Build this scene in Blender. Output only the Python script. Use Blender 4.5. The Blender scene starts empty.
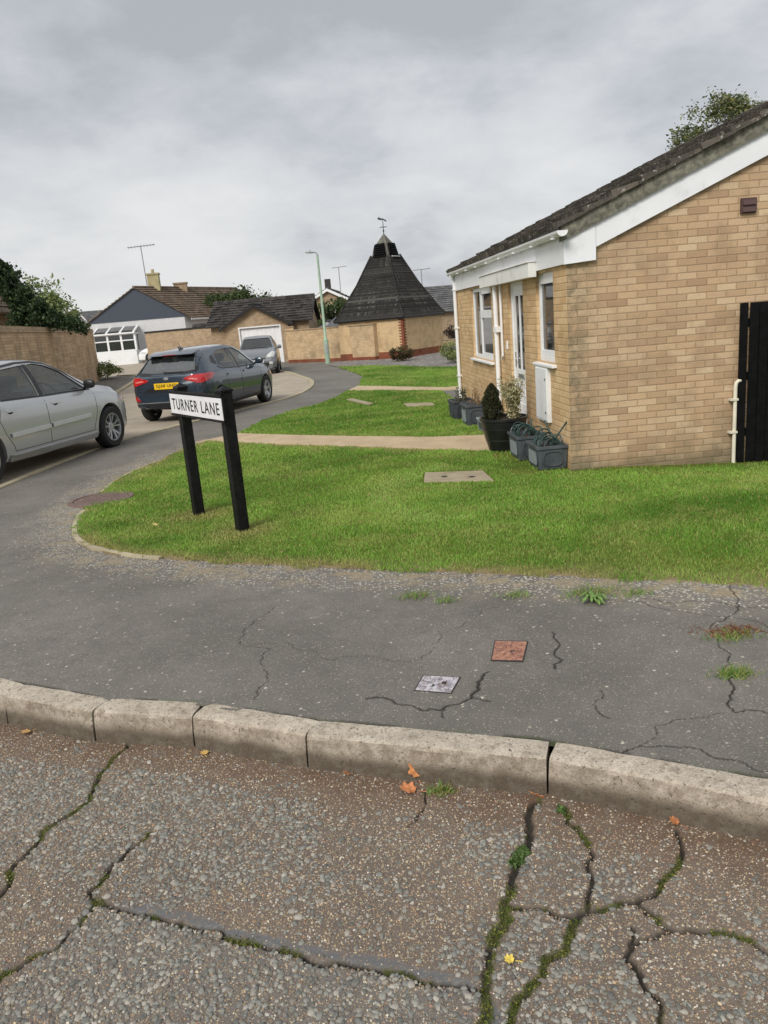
import bpy, bmesh, math, random
import numpy as np
from mathutils import Vector, Matrix
from mathutils.bvhtree import BVHTree
from mathutils.geometry import delaunay_2d_cdt
from math import sin, cos, pi, radians, sqrt, floor, atan2

random.seed(7)
RNG = np.random.default_rng(11)
SC = bpy.context.scene
COL = SC.collection

# ------------------------------------------------------------------ camera
F_PX, PITCH, YAW, ROLL, EYE = 769.0, radians(14.15), radians(2.72), radians(4.86), 1.62
_f = Vector((sin(YAW)*cos(PITCH), cos(YAW)*cos(PITCH), -sin(PITCH)))
_r0 = Vector((cos(YAW), -sin(YAW), 0)); _u0 = _r0.cross(_f)
_r = _r0*cos(ROLL) - _u0*sin(ROLL); _u = _u0*cos(ROLL) + _r0*sin(ROLL)
EYEP = Vector((0, 0, EYE))

def gz(y):
    """height of the ground: level by the road, a slight fall towards the lane"""
    if y < 3.5: return 0.0
    if y < 8.5:
        t = (y-3.5)/5; return -0.14*t*t*(3-2*t)
    return -0.14

def dip(x, y):
    """the lawn falls a little towards the gable end and fence"""
    a = np.clip((np.asarray(x)-2.5)/1.8, 0, 1); b = np.clip((np.asarray(y)-5.2)/2.4, 0, 1); c = 1-np.clip((np.asarray(y)-9.0)/3, 0, 1)
    return -.085*a*a*(3-2*a)*b*b*(3-2*b)*c

def gz_np(y):
    t = np.clip((y-3.5)/5, 0, 1); return -0.14*t*t*(3-2*t)

def at(px, py, y):
    """the point of the place that the survey picture shows at px,py, at distance y"""
    d = _f + _r*((px-384)/F_PX) - _u*((py-512)/F_PX)
    return EYEP + d*(y/d.y)

def on_ground(px, py, off=0.0):
    d = _f + _r*((px-384)/F_PX) - _u*((py-512)/F_PX)
    y = 5.0
    for _ in range(60):
        p = EYEP + d*((gz(y)+off-EYE)/d.z); y = 0.5*y + 0.5*p.y
    return p

cam_d = bpy.data.cameras.new('camera'); cam = bpy.data.objects.new('camera', cam_d); COL.objects.link(cam)
cam.matrix_world = Matrix(((_r.x, _u.x, -_f.x, 0), (_r.y, _u.y, -_f.y, 0), (_r.z, _u.z, -_f.z, EYE), (0, 0, 0, 1)))
cam_d.sensor_fit = 'VERTICAL'; cam_d.sensor_height = 24.0; cam_d.lens = 24.0*F_PX/1024
cam_d.clip_start = 0.05; cam_d.clip_end = 3000
SC.camera = cam

# ------------------------------------------------------------------ node helper
class NT:
    def __init__(s, mat):
        s.t = mat.node_tree; s.t.nodes.clear()
    def n(s, kind, inputs=None, **props):
        nd = s.t.nodes.new(kind)
        for k, v in props.items(): setattr(nd, k, v)
        for k, v in (inputs or {}).items(): s.put(nd.inputs[k], v)
        return nd
    def put(s, sock, v):
        if isinstance(v, bpy.types.NodeSocket): s.t.links.new(v, sock)
        else:
            if isinstance(v, (tuple, list)) and len(v) == 3 and sock.type == 'RGBA': v = (*v, 1)
            sock.default_value = v
    def math(s, op, a, b=None, c=None, clamp=False):
        nd = s.t.nodes.new('ShaderNodeMath'); nd.operation = op; nd.use_clamp = clamp
        for i, v in enumerate((a, b, c)):
            if v is not None: s.put(nd.inputs[i], v)
        return nd.outputs[0]
    def mix(s, fac, a, b, blend='MIX'):
        nd = s.t.nodes.new('ShaderNodeMix'); nd.data_type = 'RGBA'; nd.blend_type = blend
        s.put(nd.inputs[0], fac); s.put(nd.inputs[6], a); s.put(nd.inputs[7], b)
        return nd.outputs[2]
    def noise(s, vec, scale, detail=4, rough=0.55, dist=0.0, out=0):
        nd = s.n('ShaderNodeTexNoise', {'Vector': vec, 'Scale': scale, 'Detail': detail, 'Roughness': rough, 'Distortion': dist})
        return nd.outputs[out]
    def ramp(s, fac, stops, interp='LINEAR'):
        nd = s.t.nodes.new('ShaderNodeValToRGB'); e = nd.color_ramp.elements; nd.color_ramp.interpolation = interp
        while len(e) < len(stops): e.new(0.5)
        for el, (p, c) in zip(e, stops):
            el.position = p; el.color = (*c, 1) if len(c) == 3 else c
        s.put(nd.inputs[0], fac); return nd.outputs[0]
    def step(s, v, lo, hi):
        nd = s.t.nodes.new('ShaderNodeMapRange'); nd.interpolation_type = 'SMOOTHSTEP'
        s.put(nd.inputs[0], v); s.put(nd.inputs[1], lo); s.put(nd.inputs[2], hi)
        return nd.outputs[0]
    def attr(s, name, out='Fac'):
        return s.n('ShaderNodeAttribute', attribute_name=name).outputs[out]
    def done(s, color, rough=0.8, metal=0.0, height=None, bump=0.3, dist=0.01, spec=0.5, coat=0.0, alpha=None, **kw):
        p = s.n('ShaderNodeBsdfPrincipled')
        s.put(p.inputs['Base Color'], color); s.put(p.inputs['Roughness'], rough); s.put(p.inputs['Metallic'], metal)
        s.put(p.inputs['Specular IOR Level'], spec); s.put(p.inputs['Coat Weight'], coat); p.inputs['Coat Roughness'].default_value = 0.06
        if height is not None:
            b = s.n('ShaderNodeBump', {'Height': height, 'Strength': bump, 'Distance': dist})
            s.t.links.new(b.outputs[0], p.inputs['Normal'])
        for k, v in kw.items(): s.put(p.inputs[k], v)
        o = s.n('ShaderNodeOutputMaterial'); s.t.links.new(p.outputs[0], o.inputs[0])
        return p

def newmat(name):
    m = bpy.data.materials.new(name); m.use_nodes = True
    return m, NT(m)

def lin(*c):
    """sRGB 0-255 to linear"""
    return tuple((x/255/12.92 if x <= 10 else ((x/255+0.055)/1.055)**2.4) for x in c)

def plain(name, col, rough=0.6, metal=0.0, var=0.12, scale=6.0, bump=0.0, coat=0.0, bscale=60, dirt=0.0, spec=0.5):
    m, n = newmat(name)
    tc = n.n('ShaderNodeTexCoord').outputs['Object']
    a = n.noise(tc, scale, 5)
    dark = tuple(c*(1-var) for c in col); lite = tuple(min(1, c*(1+var)) for c in col)
    c = n.mix(n.step(a, .3, .7), dark, lite)
    if dirt > 0:
        g = n.noise(tc, scale*.37+1.3, 7, .7)
        c = n.mix(n.math('MULTIPLY', n.step(g, .5, .72), dirt), c, (.09, .08, .06))
    h = n.noise(tc, bscale, 4) if bump else None
    n.done(c, rough=rough, metal=metal, height=h, bump=bump, coat=coat, spec=spec)
    return m

# ------------------------------------------------------------------ mesh builder
class MB:
    def __init__(s): s.v = []; s.f = []; s.m = []
    def add(s, vs, fs, mi=0):
        b = len(s.v); s.v += [tuple(p) for p in vs]
        for f in fs: s.f.append([b+i for i in f]); s.m.append(mi)
        return s
    def box(s, x0, x1, y0, y1, z0, z1, mi=0, M=None):
        vs = [Vector((x, y, z)) for z in (z0, z1) for y in (y0, y1) for x in (x0, x1)]
        if M is not None: vs = [M @ p for p in vs]
        return s.add(vs, [(0, 2, 3, 1), (4, 5, 7, 6), (0, 1, 5, 4), (1, 3, 7, 5), (3, 2, 6, 7), (2, 0, 4, 6)], mi)
    def prism(s, poly, ext, mi=0):
        """poly: 3D loop; ext: extrusion vector"""
        e = Vector(ext); n = len(poly); P = [Vector(p) for p in poly]
        nrm = Vector((0, 0, 0))
        for i in range(n): nrm += P[i].cross(P[(i+1) % n])
        if nrm.dot(e) > 0: P.reverse()
        return s.add(P+[p+e for p in P], [list(range(n)), list(range(2*n-1, n-1, -1))] +
                     [(i, i+n, (i+1) % n+n, (i+1) % n) for i in range(n)], mi)
    def tube(s, path, r, n=8, mi=0, cap=True):
        P = [Vector(p) for p in path]; R = r if isinstance(r, (list, tuple)) else [r]*len(P)
        b = len(s.v); prev = None
        for i, p in enumerate(P):
            t = (P[min(i+1, len(P)-1)]-P[max(i-1, 0)]).normalized()
            a = prev if prev is not None else (Vector((0, 0, 1)) if abs(t.z) < .9 else Vector((1, 0, 0)))
            u = (a - t*a.dot(t)).normalized(); w = t.cross(u); prev = u
            for k in range(n):
                an = 2*pi*k/n; s.v.append(tuple(p+(u*cos(an)+w*sin(an))*R[i]))
        for i in range(len(P)-1):
            for k in range(n):
                a0 = b+i*n+k; a1 = b+i*n+(k+1) % n
                s.f.append([a0, a1, a1+n, a0+n]); s.m.append(mi)
        if cap:
            s.f.append([b+k for k in range(n-1, -1, -1)]); s.m.append(mi)
            s.f.append([b+(len(P)-1)*n+k for k in range(n)]); s.m.append(mi)
        return s
    def lathe(s, prof, n=24, M=None, mi=0, closed=False):
        b = len(s.v)
        for r, z in prof:
            for k in range(n):
                p = Vector((r*cos(2*pi*k/n), r*sin(2*pi*k/n), z)); s.v.append(tuple(M @ p if M is not None else p))
        m = len(prof)
        for i in range(m if closed else m-1):
            j = (i+1) % m
            for k in range(n):
                s.f.append([b+i*n+k, b+i*n+(k+1) % n, b+j*n+(k+1) % n, b+j*n+k]); s.m.append(mi)
        if not closed:
            s.f.append([b+k for k in range(n-1, -1, -1)]); s.m.append(mi)
            s.f.append([b+(m-1)*n+k for k in range(n)]); s.m.append(mi)
        return s
    def build(s, name, mats, parent=None, smooth=None, bevel=0.0):
        me = bpy.data.meshes.new(name); me.from_pydata(s.v, [], s.f)
        mats = mats if isinstance(mats, (list, tuple)) else [mats]
        for m in mats: me.materials.append(m)
        me.polygons.foreach_set('material_index', s.m)
        bm = bmesh.new(); bm.from_mesh(me)
        if bevel > 0:
            es = [e for e in bm.edges if len(e.link_faces) == 2 and e.calc_face_angle(0) > .5]
            bmesh.ops.bevel(bm, geom=es, offset=bevel, segments=2, affect='EDGES', profile=.6, clamp_overlap=True)
        bmesh.ops.recalc_face_normals(bm, faces=bm.faces)
        bm.to_mesh(me); bm.free()
        if smooth is not None:
            me.polygons.foreach_set('use_smooth', [True]*len(me.polygons)); me.set_sharp_from_angle(angle=radians(smooth))
        o = bpy.data.objects.new(name, me); COL.objects.link(o)
        if parent is not None: o.parent = parent
        return o

def tag(o, label=None, cat=None, group=None, kind=None):
    if label: o['label'] = label
    if cat: o['category'] = cat
    if group: o['group'] = group
    if kind: o['kind'] = kind
    return o

def thing(name, label, cat, loc=(0, 0, 0), rotz=0.0, group=None):
    o = bpy.data.objects.new(name, None); COL.objects.link(o); o.empty_display_size = .2
    o.location = loc; o.rotation_euler = (0, 0, rotz)
    return tag(o, label, cat, group)

def copy_tree(o, parent=None):
    c = o.copy(); COL.objects.link(c)
    if parent is not None: c.parent = parent
    for ch in [x for x in COL.objects if x.parent == o]: copy_tree(ch, c)
    return c

def np_mesh(name, verts, faces_flat, nper, mat, parent=None, attrs=None, smooth=False):
    """verts (N,3) array; faces all with nper corners (list of groups allowed)"""
    me = bpy.data.meshes.new(name)
    groups = faces_flat if isinstance(faces_flat, list) else [(faces_flat, nper)]
    loops = np.concatenate([g.reshape(-1) for g, k in groups]).astype(np.int32)
    tot = np.concatenate([np.full(g.size//k, k, np.int32) for g, k in groups])
    start = np.concatenate([[0], np.cumsum(tot)[:-1]]).astype(np.int32)
    me.vertices.add(len(verts)); me.vertices.foreach_set('co', verts.astype(np.float32).ravel())
    me.loops.add(len(loops)); me.loops.foreach_set('vertex_index', loops)
    me.polygons.add(len(tot)); me.polygons.foreach_set('loop_start', start)
    try: me.polygons.foreach_set('loop_total', tot)
    except Exception: pass
    for k, a in (attrs or {}).items():
        if a.ndim == 1:
            at_ = me.attributes.new(k, 'FLOAT', 'POINT'); at_.data.foreach_set('value', a.astype(np.float32))
        else:
            at_ = me.attributes.new(k, 'FLOAT_COLOR', 'POINT')
            at_.data.foreach_set('color', np.c_[a, np.ones(len(a))].astype(np.float32).ravel())
    me.materials.append(mat)
    me.update(calc_edges=True); me.validate()
    if smooth: me.polygons.foreach_set('use_smooth', [True]*len(me.polygons))
    o = bpy.data.objects.new(name, me); COL.objects.link(o)
    if parent is not None: o.parent = parent
    return o

def inside(poly, x, y):
    P = np.asarray(poly, float); r = np.zeros(x.shape, bool); j = len(P)-1
    for i in range(len(P)):
        xi, yi = P[i]; xj, yj = P[j]
        c = ((yi > y) != (yj > y)) & (x < (xj-xi)*(y-yi)/((yj-yi) if yj != yi else 1e-9)+xi)
        r ^= c; j = i
    return r

def seg_dist(pts, polys):
    d = np.full(len(pts), 9.0)
    for pl in polys:
        for a, b in zip(pl[:-1], pl[1:]):
            a = np.asarray(a); b = np.asarray(b); ab = b-a; L = (ab@ab)+1e-12
            t = np.clip(((pts-a)@ab)/L, 0, 1); q = a+t[:, None]*ab
            d = np.minimum(d, np.hypot(*(pts-q).T))
    return d

def jag(pl, n=3, amp=.12, rng=random):
    """midpoint displacement so that a crack wanders"""
    pl = [tuple(p) for p in pl]
    for _ in range(n):
        out = [pl[0]]
        for a, b in zip(pl[:-1], pl[1:]):
            dx, dy = b[0]-a[0], b[1]-a[1]; k = rng.uniform(-amp, amp)
            out += [((a[0]+b[0])/2-dy*k, (a[1]+b[1])/2+dx*k), b]
        pl = out
    return pl

def spline(pl, n=6):
    out = []
    P = [Vector((*p, 0)) for p in pl]
    for i in range(len(P)-1):
        p0, p1, p2, p3 = P[max(i-1, 0)], P[i], P[i+1], P[min(i+2, len(P)-1)]
        for k in range(n):
            t = k/n
            q = .5*((2*p1)+(p2-p0)*t+(2*p0-5*p1+4*p2-p3)*t*t+(3*p1-p0-3*p2+p3)*t**3)
            out.append((q.x, q.y))
    out.append(tuple(pl[-1])); return out

def sheet(name, poly, mat, off, cell, label=None, cat=None, kind='structure', edge=0.0, thick=0.0, attrs=None):
    """a surface draped over the ground, bounded by poly, with optional side skirts"""
    pl = []
    n = len(poly)
    for i in range(n):
        a, b = poly[i], poly[(i+1) % n]; L = math.hypot(b[0]-a[0], b[1]-a[1]); k = max(1, int(L/cell))
        for j in range(k): pl.append((a[0]+(b[0]-a[0])*j/k, a[1]+(b[1]-a[1])*j/k))
    if edge: pl = [(x+random.uniform(-edge, edge), y+random.uniform(-edge, edge)) for x, y in pl]
    A = np.array(pl); x0, y0 = A.min(0); x1, y1 = A.max(0)
    gx, gy = np.meshgrid(np.arange(x0, x1, cell), np.arange(y0, y1, cell)); gx = gx.ravel(); gy = gy.ravel()
    k = inside(pl, gx, gy); gx = gx[k]; gy = gy[k]
    if len(gx):
        k = seg_dist(np.c_[gx, gy], [pl+[pl[0]]]) > cell*.35; gx = gx[k]; gy = gy[k]
    pts = [Vector(p) for p in pl]+[Vector((a, b)) for a, b in zip(gx, gy)]
    vo, eo, fo, *_ = delaunay_2d_cdt(pts, [(i, (i+1) % len(pl)) for i in range(len(pl))], [list(range(len(pl)))], 1, 1e-6)
    vs = [(p.x, p.y, gz(p.y)+float(dip(p.x, p.y))+off) for p in vo]; mb = MB().add(vs, fo)
    if thick:
        m = len(pl)
        mb.add([(x, y, gz(y)+float(dip(x, y))+off) for x, y in pl]+[(x, y, gz(y)+float(dip(x, y))+off-thick) for x, y in pl],
               [(i, (i+1) % m, (i+1) % m+m, i+m) for i in range(m)])
    o = mb.build(name, mat)
    if attrs:
        X = np.array([v[:2] for v in mb.v])
        for k2, fn in attrs.items():
            at_ = o.data.attributes.new(k2, 'FLOAT', 'POINT'); at_.data.foreach_set('value', fn(X).astype(np.float32))
    return tag(o, label, cat, None, kind)

def text_mb(s, height, depth, width=None, M=None, mi=0, bold=0.0, space=1.0):
    cu = bpy.data.curves.new('lettering_curve', 'FONT'); cu.body = s; cu.size = 1; cu.extrude = .5; cu.resolution_u = 3
    cu.align_x = 'CENTER'; cu.align_y = 'CENTER'; cu.offset = bold; cu.space_character = space
    o = bpy.data.objects.new('lettering_curve', cu); COL.objects.link(o)
    dg = bpy.context.evaluated_depsgraph_get(); me = bpy.data.meshes.new_from_object(o.evaluated_get(dg))
    vs = np.array([v.co for v in me.vertices]); fs = [list(p.vertices) for p in me.polygons]
    bpy.data.objects.remove(o); bpy.data.curves.remove(cu); bpy.data.meshes.remove(me)
    lo = vs.min(0); hi = vs.max(0); vs -= (lo+hi)/2; k = height/(hi[1]-lo[1]); kx = k if width is None else width/(hi[0]-lo[0])
    vs *= np.array([kx, k, depth])
    mb = MB(); mb.add([tuple((M @ Vector(v)) if M is not None else v) for v in vs], fs, mi); return mb
# ------------------------------------------------------------------ materials
def brick_mat(name, cols, mortar=(.30, .24, .17), bw=.209, bh=.0695, joint=.009, stain=.3, moss=0.0, rough=.88, corner=0.0, low_dirt=0.0):
    m, n = newmat(name)
    t = n.n('ShaderNodeTexCoord'); ob = t.outputs['Object']
    wob = n.n('ShaderNodeTexNoise', {'Vector': ob, 'Scale': 18.0, 'Detail': 3})
    off = n.n('ShaderNodeVectorMath', {0: wob.outputs['Color'], 1: (.5, .5, .5)}, operation='SUBTRACT').outputs[0]
    off = n.n('ShaderNodeVectorMath', {0: off, 'Scale': .008}, operation='SCALE').outputs[0]
    pos = n.n('ShaderNodeVectorMath', {0: ob, 1: off}, operation='ADD').outputs[0]
    s = n.n('ShaderNodeSeparateXYZ', {0: pos}); nn = n.n('ShaderNodeSeparateXYZ', {0: t.outputs['Normal']})
    isx = n.math('GREATER_THAN', n.math('ABSOLUTE', nn.outputs[0]), n.math('ABSOLUTE', nn.outputs[1]))
    u = n.math('ADD', n.math('MULTIPLY', s.outputs[1], isx), n.math('MULTIPLY', s.outputs[0], n.math('SUBTRACT', 1.0, isx)))
    v = n.math('DIVIDE', s.outputs[2], bh)
    row = n.math('FLOOR', v)
    u2 = n.math('ADD', n.math('DIVIDE', u, bw), n.math('MULTIPLY', n.math('FLOORED_MODULO', row, 2.0), .5))
    u2 = n.math('ADD', u2, n.math('MULTIPLY', isx, .25))
    col = n.math('FLOOR', u2); fu = n.math('FRACT', u2); fv = n.math('FRACT', v)
    def edge(fr, w):   # 1 inside the brick, 0 in the joint
        d = n.math('MINIMUM', fr, n.math('SUBTRACT', 1.0, fr))
        return n.step(d, w*.25, w*1.0)
    mask = n.math('MULTIPLY', edge(fu, joint/bw), edge(fv, joint/bh))
    cell = n.n('ShaderNodeCombineXYZ', {0: col, 1: row, 2: isx}).outputs[0]
    wn = n.n('ShaderNodeTexWhiteNoise', {'Vector': cell}, noise_dimensions='3D')
    k = len(cols)
    bc = n.ramp(wn.outputs['Value'], [(i/(k-1), c) for i, c in enumerate(cols)])
    fine = n.noise(ob, 55, 5, .7)
    bc = n.mix(n.math('MULTIPLY', n.step(fine, .35, .75), .35), bc, tuple(c*.62 for c in cols[0]))
    bc = n.mix(n.math('MULTIPLY', n.step(n.noise(ob, 130, 2), .62, .75), .35), bc, tuple(min(1, c*1.5) for c in cols[-1]))
    c = n.mix(n.math('ADD', .42, n.math('MULTIPLY', mask, .58)), n.mix(n.noise(ob, 40, 3), tuple(x*.75 for x in mortar), mortar), bc)
    grp = n.noise(ob, 2.6, 3, .5); c = n.mix(n.math('MULTIPLY', n.step(grp, .48, .64), .42), c, tuple(x*.62 for x in cols[0]))
    big = n.noise(ob, .9, 6, .65)
    c = n.mix(n.math('MULTIPLY', n.step(big, .48, .72), stain), c, (.16, .13, .085))
    if moss:
        g = n.noise(ob, 2.3, 6, .7)
        c = n.mix(n.math('MULTIPLY', n.step(g, .52, .66), moss), c, (.17, .18, .10))
    if corner:
        xx = n.math('ADD', n.n('ShaderNodeSeparateXYZ', {0: ob}).outputs[0], n.math('MULTIPLY', n.math('SUBTRACT', n.noise(ob, 2.2, 6, .7), .5), .7))
        c = n.mix(n.math('MULTIPLY', n.step(xx, .42, .0), n.math('MULTIPLY', corner, n.step(n.noise(ob, 9, 5, .7), .3, .65))), c, (.15, .135, .085))
    if low_dirt:
        z = n.n('ShaderNodeSeparateXYZ', {0: ob}).outputs[2]
        zz = n.math('ADD', z, n.math('MULTIPLY', n.math('SUBTRACT', n.noise(ob, 3.0, 6, .7), .5), .5))
        c = n.mix(n.math('MULTIPLY', n.step(zz, .22, -.05), low_dirt), c, (.13, .115, .07))
    h = n.math('ADD', n.math('MULTIPLY', mask, 1.0), n.math('MULTIPLY', fine, .35))
    n.done(c, rough=rough, height=h, bump=.55, dist=.006, spec=.25)
    return m

BUFF = [lin(180, 152, 121), lin(196, 168, 136), lin(204, 177, 145), lin(187, 157, 124), lin(212, 188, 156), lin(170, 141, 113), lin(199, 170, 136), lin(191, 162, 131)]
BUFFW = [lin(202, 170, 126), lin(212, 181, 138), lin(218, 189, 148), lin(198, 164, 120), lin(220, 192, 150), lin(190, 156, 114)]
M = {}
M['brick'] = brick_mat('buff_brick', BUFF, mortar=lin(150, 126, 98), stain=.42, corner=.8, low_dirt=.75)
M['brick_front'] = brick_mat('warm_buff_brick', BUFFW, mortar=lin(184, 154, 118), stain=.22, low_dirt=.35)
M['brick_old'] = brick_mat('weathered_buff_brick', [lin(178, 150, 118), lin(198, 170, 136), lin(206, 180, 146), lin(184, 156, 122)], mortar=lin(140, 120, 96), bw=.88, stain=.6, moss=.3)
M['brick_far'] = brick_mat('garden_wall_brick', [lin(190, 164, 130), lin(202, 176, 140), lin(208, 182, 148)], mortar=lin(166, 142, 112), stain=.55, moss=.15)
M['brick_red'] = brick_mat('red_brick', [lin(120, 62, 42), lin(140, 74, 50), lin(108, 58, 44)], stain=.25)
M['brick_tower'] = brick_mat('pale_buff_brick', [lin(202, 174, 134), lin(212, 184, 144), lin(206, 178, 138)], mortar=lin(180, 154, 118), stain=.28)
M['brick_brown'] = brick_mat('brown_brick', [lin(168, 146, 120), lin(184, 162, 134), lin(160, 138, 114)], mortar=lin(146, 126, 104), stain=.5)
M['brick_cream'] = brick_mat('cream_brick', [lin(176, 166, 128), lin(190, 180, 140), lin(170, 158, 118)], stain=.3)

def upvc():
    m, n = newmat('white_plastic')
    tc = n.n('ShaderNodeTexCoord').outputs['Object']
    g = n.noise(tc, 1.7, 7, .7); c = n.mix(n.math('MULTIPLY', n.step(g, .48, .72), .42), (.80, .81, .82), (.48, .48, .42))
    n.done(c, rough=n.math('ADD', .28, n.math('MULTIPLY', g, .25)), height=n.noise(tc, 9, 2), bump=.03)
    return m
M['white'] = upvc()
M['room'] = plain('dim_room', (.22, .21, .20), rough=.9)
M['white_clean'] = plain('white_board', (.80, .82, .85), rough=.4, var=.04, scale=1.6, dirt=.22)
M['white_door'] = plain('garage_white', (.78, .78, .79), rough=.45, var=.03, dirt=.1)
M['canopy'] = plain('stained_white_board', (.74, .74, .71), rough=.5, var=.05, scale=3, dirt=.45)
M['cream'] = plain('cream_plastic', (.70, .66, .54), rough=.45, var=.05, dirt=.15)
M['black_wood'] = plain('black_stained_timber', (.003, .003, .0034), rough=.7, var=.5, scale=12, bump=.3, bscale=30, spec=.12)
M['post_black'] = plain('black_painted_timber', (.006, .006, .0066), rough=.5, var=.5, scale=14, bump=.25, bscale=40, spec=.22, dirt=.12)
M['black_iron'] = plain('black_plastic', (.011, .011, .012), rough=.32, var=.3)
M['dark_rubber'] = plain('tyre_rubber', (.013, .013, .014), rough=.75, var=.25, scale=20, bump=.1)
M['lead'] = plain('lead_grey_resin', (.062, .073, .084), rough=.55, var=.25, scale=7, dirt=.35, bump=.1)
M['lead_pale_skylit'] = plain('pale_and_skylit_lead_resin', (.26, .29, .31), rough=.55, var=.15, scale=7, dirt=.3, bump=.1)  # one trough's own colour; painted skylight on the other troughs' sides
M['lead_dark'] = plain('dark_lead_resin', (.045, .052, .062), rough=.5, var=.3, scale=7, bump=.1)
M['tub'] = plain('black_tub_plastic', (.012, .013, .014), rough=.35, var=.4, scale=5, dirt=.1, bump=.05)
M['soil'] = plain('dark_soil', (.06, .042, .028), rough=.95, var=.5, scale=25, bump=.8, bscale=50)
M['wire_green'] = plain('dark_green_plastic', (.025, .055, .05), rough=.45, var=.3)
M['bark'] = plain('tree_bark', (.11, .085, .06), rough=.9, var=.35, scale=9, bump=.6, bscale=22)
M['bark_pale'] = plain('pale_bark', (.35, .33, .30), rough=.85, var=.4, scale=9, bump=.4, bscale=22)
M['twig'] = plain('brown_twig', (.12, .09, .05), rough=.85, var=.3)
M['lamp_green'] = plain('pale_green_paint', (.30, .42, .31), rough=.45, var=.1, scale=3, dirt=.2)
M['lamp_grey'] = plain('grey_alloy', (.33, .34, .35), rough=.4, var=.1)
M['lens'] = plain('lantern_lens', (.6, .6, .58), rough=.15)
M['steel'] = plain('dull_steel', (.30, .31, .32), rough=.4, metal=.7, var=.15)
M['dark'] = plain('dark_interior', (.035, .035, .037), rough=.7, var=.2)
M['seat_cloth'] = plain('grey_seat_cloth', (.17, .17, .175), rough=.9, var=.2)
M['vent_brown'] = plain('brown_vent_plastic', (.075, .04, .038), rough=.55, var=.15)
M['render_white'] = plain('white_render', (.60, .60, .61), rough=.85, var=.05, scale=2, dirt=.12, bump=.1)
M['slate_clad'] = None
M['text_black'] = plain('black_lettering', (.012, .012, .014), rough=.45)
M['plate_white'] = plain('white_sign_enamel', (.78, .78, .80), rough=.3, var=.05, scale=6, dirt=.12)
M['plate_yellow'] = plain('yellow_plate_plastic', (.80, .50, .02), rough=.25, var=.03)
M['chrome'] = plain('bright_chrome', (.72, .73, .74), rough=.12, metal=1.0, var=.05)
M['alloy'] = plain('silver_alloy', (.50, .51, .53), rough=.3, metal=.75, var=.1)
M['brake'] = plain('dark_brake', (.03, .03, .032), rough=.6, metal=.3)
M['black_trim'] = plain('black_trim', (.012, .012, .013), rough=.4, var=.2)
M['seam'] = plain('panel_gap', (.01, .01, .011), rough=.9)
M['net'] = plain('added_net_curtain', (.62, .63, .64), rough=.9, var=.06, scale=14)  # pale net added behind panes to lighten them
M['soot_roof'] = plain('dark_felt_roof', (.10, .105, .115), rough=.9, var=.2, scale=3)
M['verge_mortar'] = plain('mossy_verge_mortar', (.17, .165, .13), rough=.95, var=.45, scale=12, bump=.8, bscale=35, dirt=.5)

def tile_mat(name, base, lite, row, colw, moss=.35, pale=.25, mosscol=(.10, .105, .05), seam=.5, streak=0.0):
    """roof tiles laid in courses: uses object z for nothing; u along local y, courses are geometry"""
    m, n = newmat(name)
    t = n.n('ShaderNodeTexCoord'); ob = t.outputs['Object']
    s = n.n('ShaderNodeSeparateXYZ', {0: ob})
    uv = n.n('ShaderNodeUVMap').outputs[0]; q = n.n('ShaderNodeSeparateXYZ', {0: uv})
    v = n.math('DIVIDE', q.outputs[1], row); r_ = n.math('FLOOR', v)
    u = n.math('ADD', n.math('DIVIDE', q.outputs[0], colw), n.math('MULTIPLY', n.math('FLOORED_MODULO', r_, 2.0), .5))
    wn = n.n('ShaderNodeTexWhiteNoise', {'Vector': n.n('ShaderNodeCombineXYZ', {0: n.math('FLOOR', u), 1: r_}).outputs[0]}, noise_dimensions='3D').outputs['Value']
    c = n.mix(wn, base, lite)
    c = n.mix(n.math('MULTIPLY', n.step(n.noise(ob, 26, 6, .75), .45, .7), .5), c, tuple(x*.5 for x in base))
    c = n.mix(n.math('MULTIPLY', n.step(n.noise(ob, 3.1, 7, .75), .5, .68), moss), c, mosscol)
    c = n.mix(n.math('MULTIPLY', n.step(n.noise(ob, 17, 4, .6), .60, .66), pale), c, (.42, .42, .38))
    if streak:
        sv = n.n('ShaderNodeCombineXYZ', {0: n.math('MULTIPLY', q.outputs[0], 5.5), 1: n.math('MULTIPLY', q.outputs[1], .55)}).outputs[0]
        sn = n.noise(sv, 1.0, 5, .6); c = n.mix(n.math('MULTIPLY', n.step(sn, .54, .68), streak), c, (.15, .15, .13)); c = n.mix(n.math('MULTIPLY', n.step(sn, .46, .36), streak), c, (.012, .012, .012))
    fu = n.math('FRACT', u); fv = n.math('FRACT', v)
    d = n.math('MINIMUM', fu, n.math('SUBTRACT', 1.0, fu))
    gap = n.math('MULTIPLY', n.step(d, .0, .05), n.step(fv, .0, .08))
    c = n.mix(n.math('MULTIPLY', n.math('SUBTRACT', 1.0, gap), seam), c, tuple(x*.25 for x in base))
    h = n.math('ADD', n.math('ADD', gap, n.math('MULTIPLY', fv, -.7)), n.math('MULTIPLY', n.noise(ob, 40, 5), .5))
    n.done(c, rough=.92, height=h, bump=.7, dist=.02, spec=.2)
    return m
M['tile_main'] = tile_mat('mossy_concrete_tile', lin(74, 70, 66), lin(112, 105, 96), .30, .30, moss=.4, pale=.75)
M['tile_dark'] = tile_mat('dark_plain_tile', lin(44, 43, 42), lin(60, 58, 56), .16, .20, moss=.2, pale=.08, mosscol=(.10, .095, .07), seam=.3, streak=.6)
M['tile_garage'] = tile_mat('dark_pantile', lin(48, 46, 46), lin(84, 80, 78), .30, .28, moss=.15, pale=.2)
M['tile_brown'] = tile_mat('brown_concrete_tile', lin(100, 86, 74), lin(128, 112, 98), .32, .30, moss=.35, pale=.1)
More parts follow.
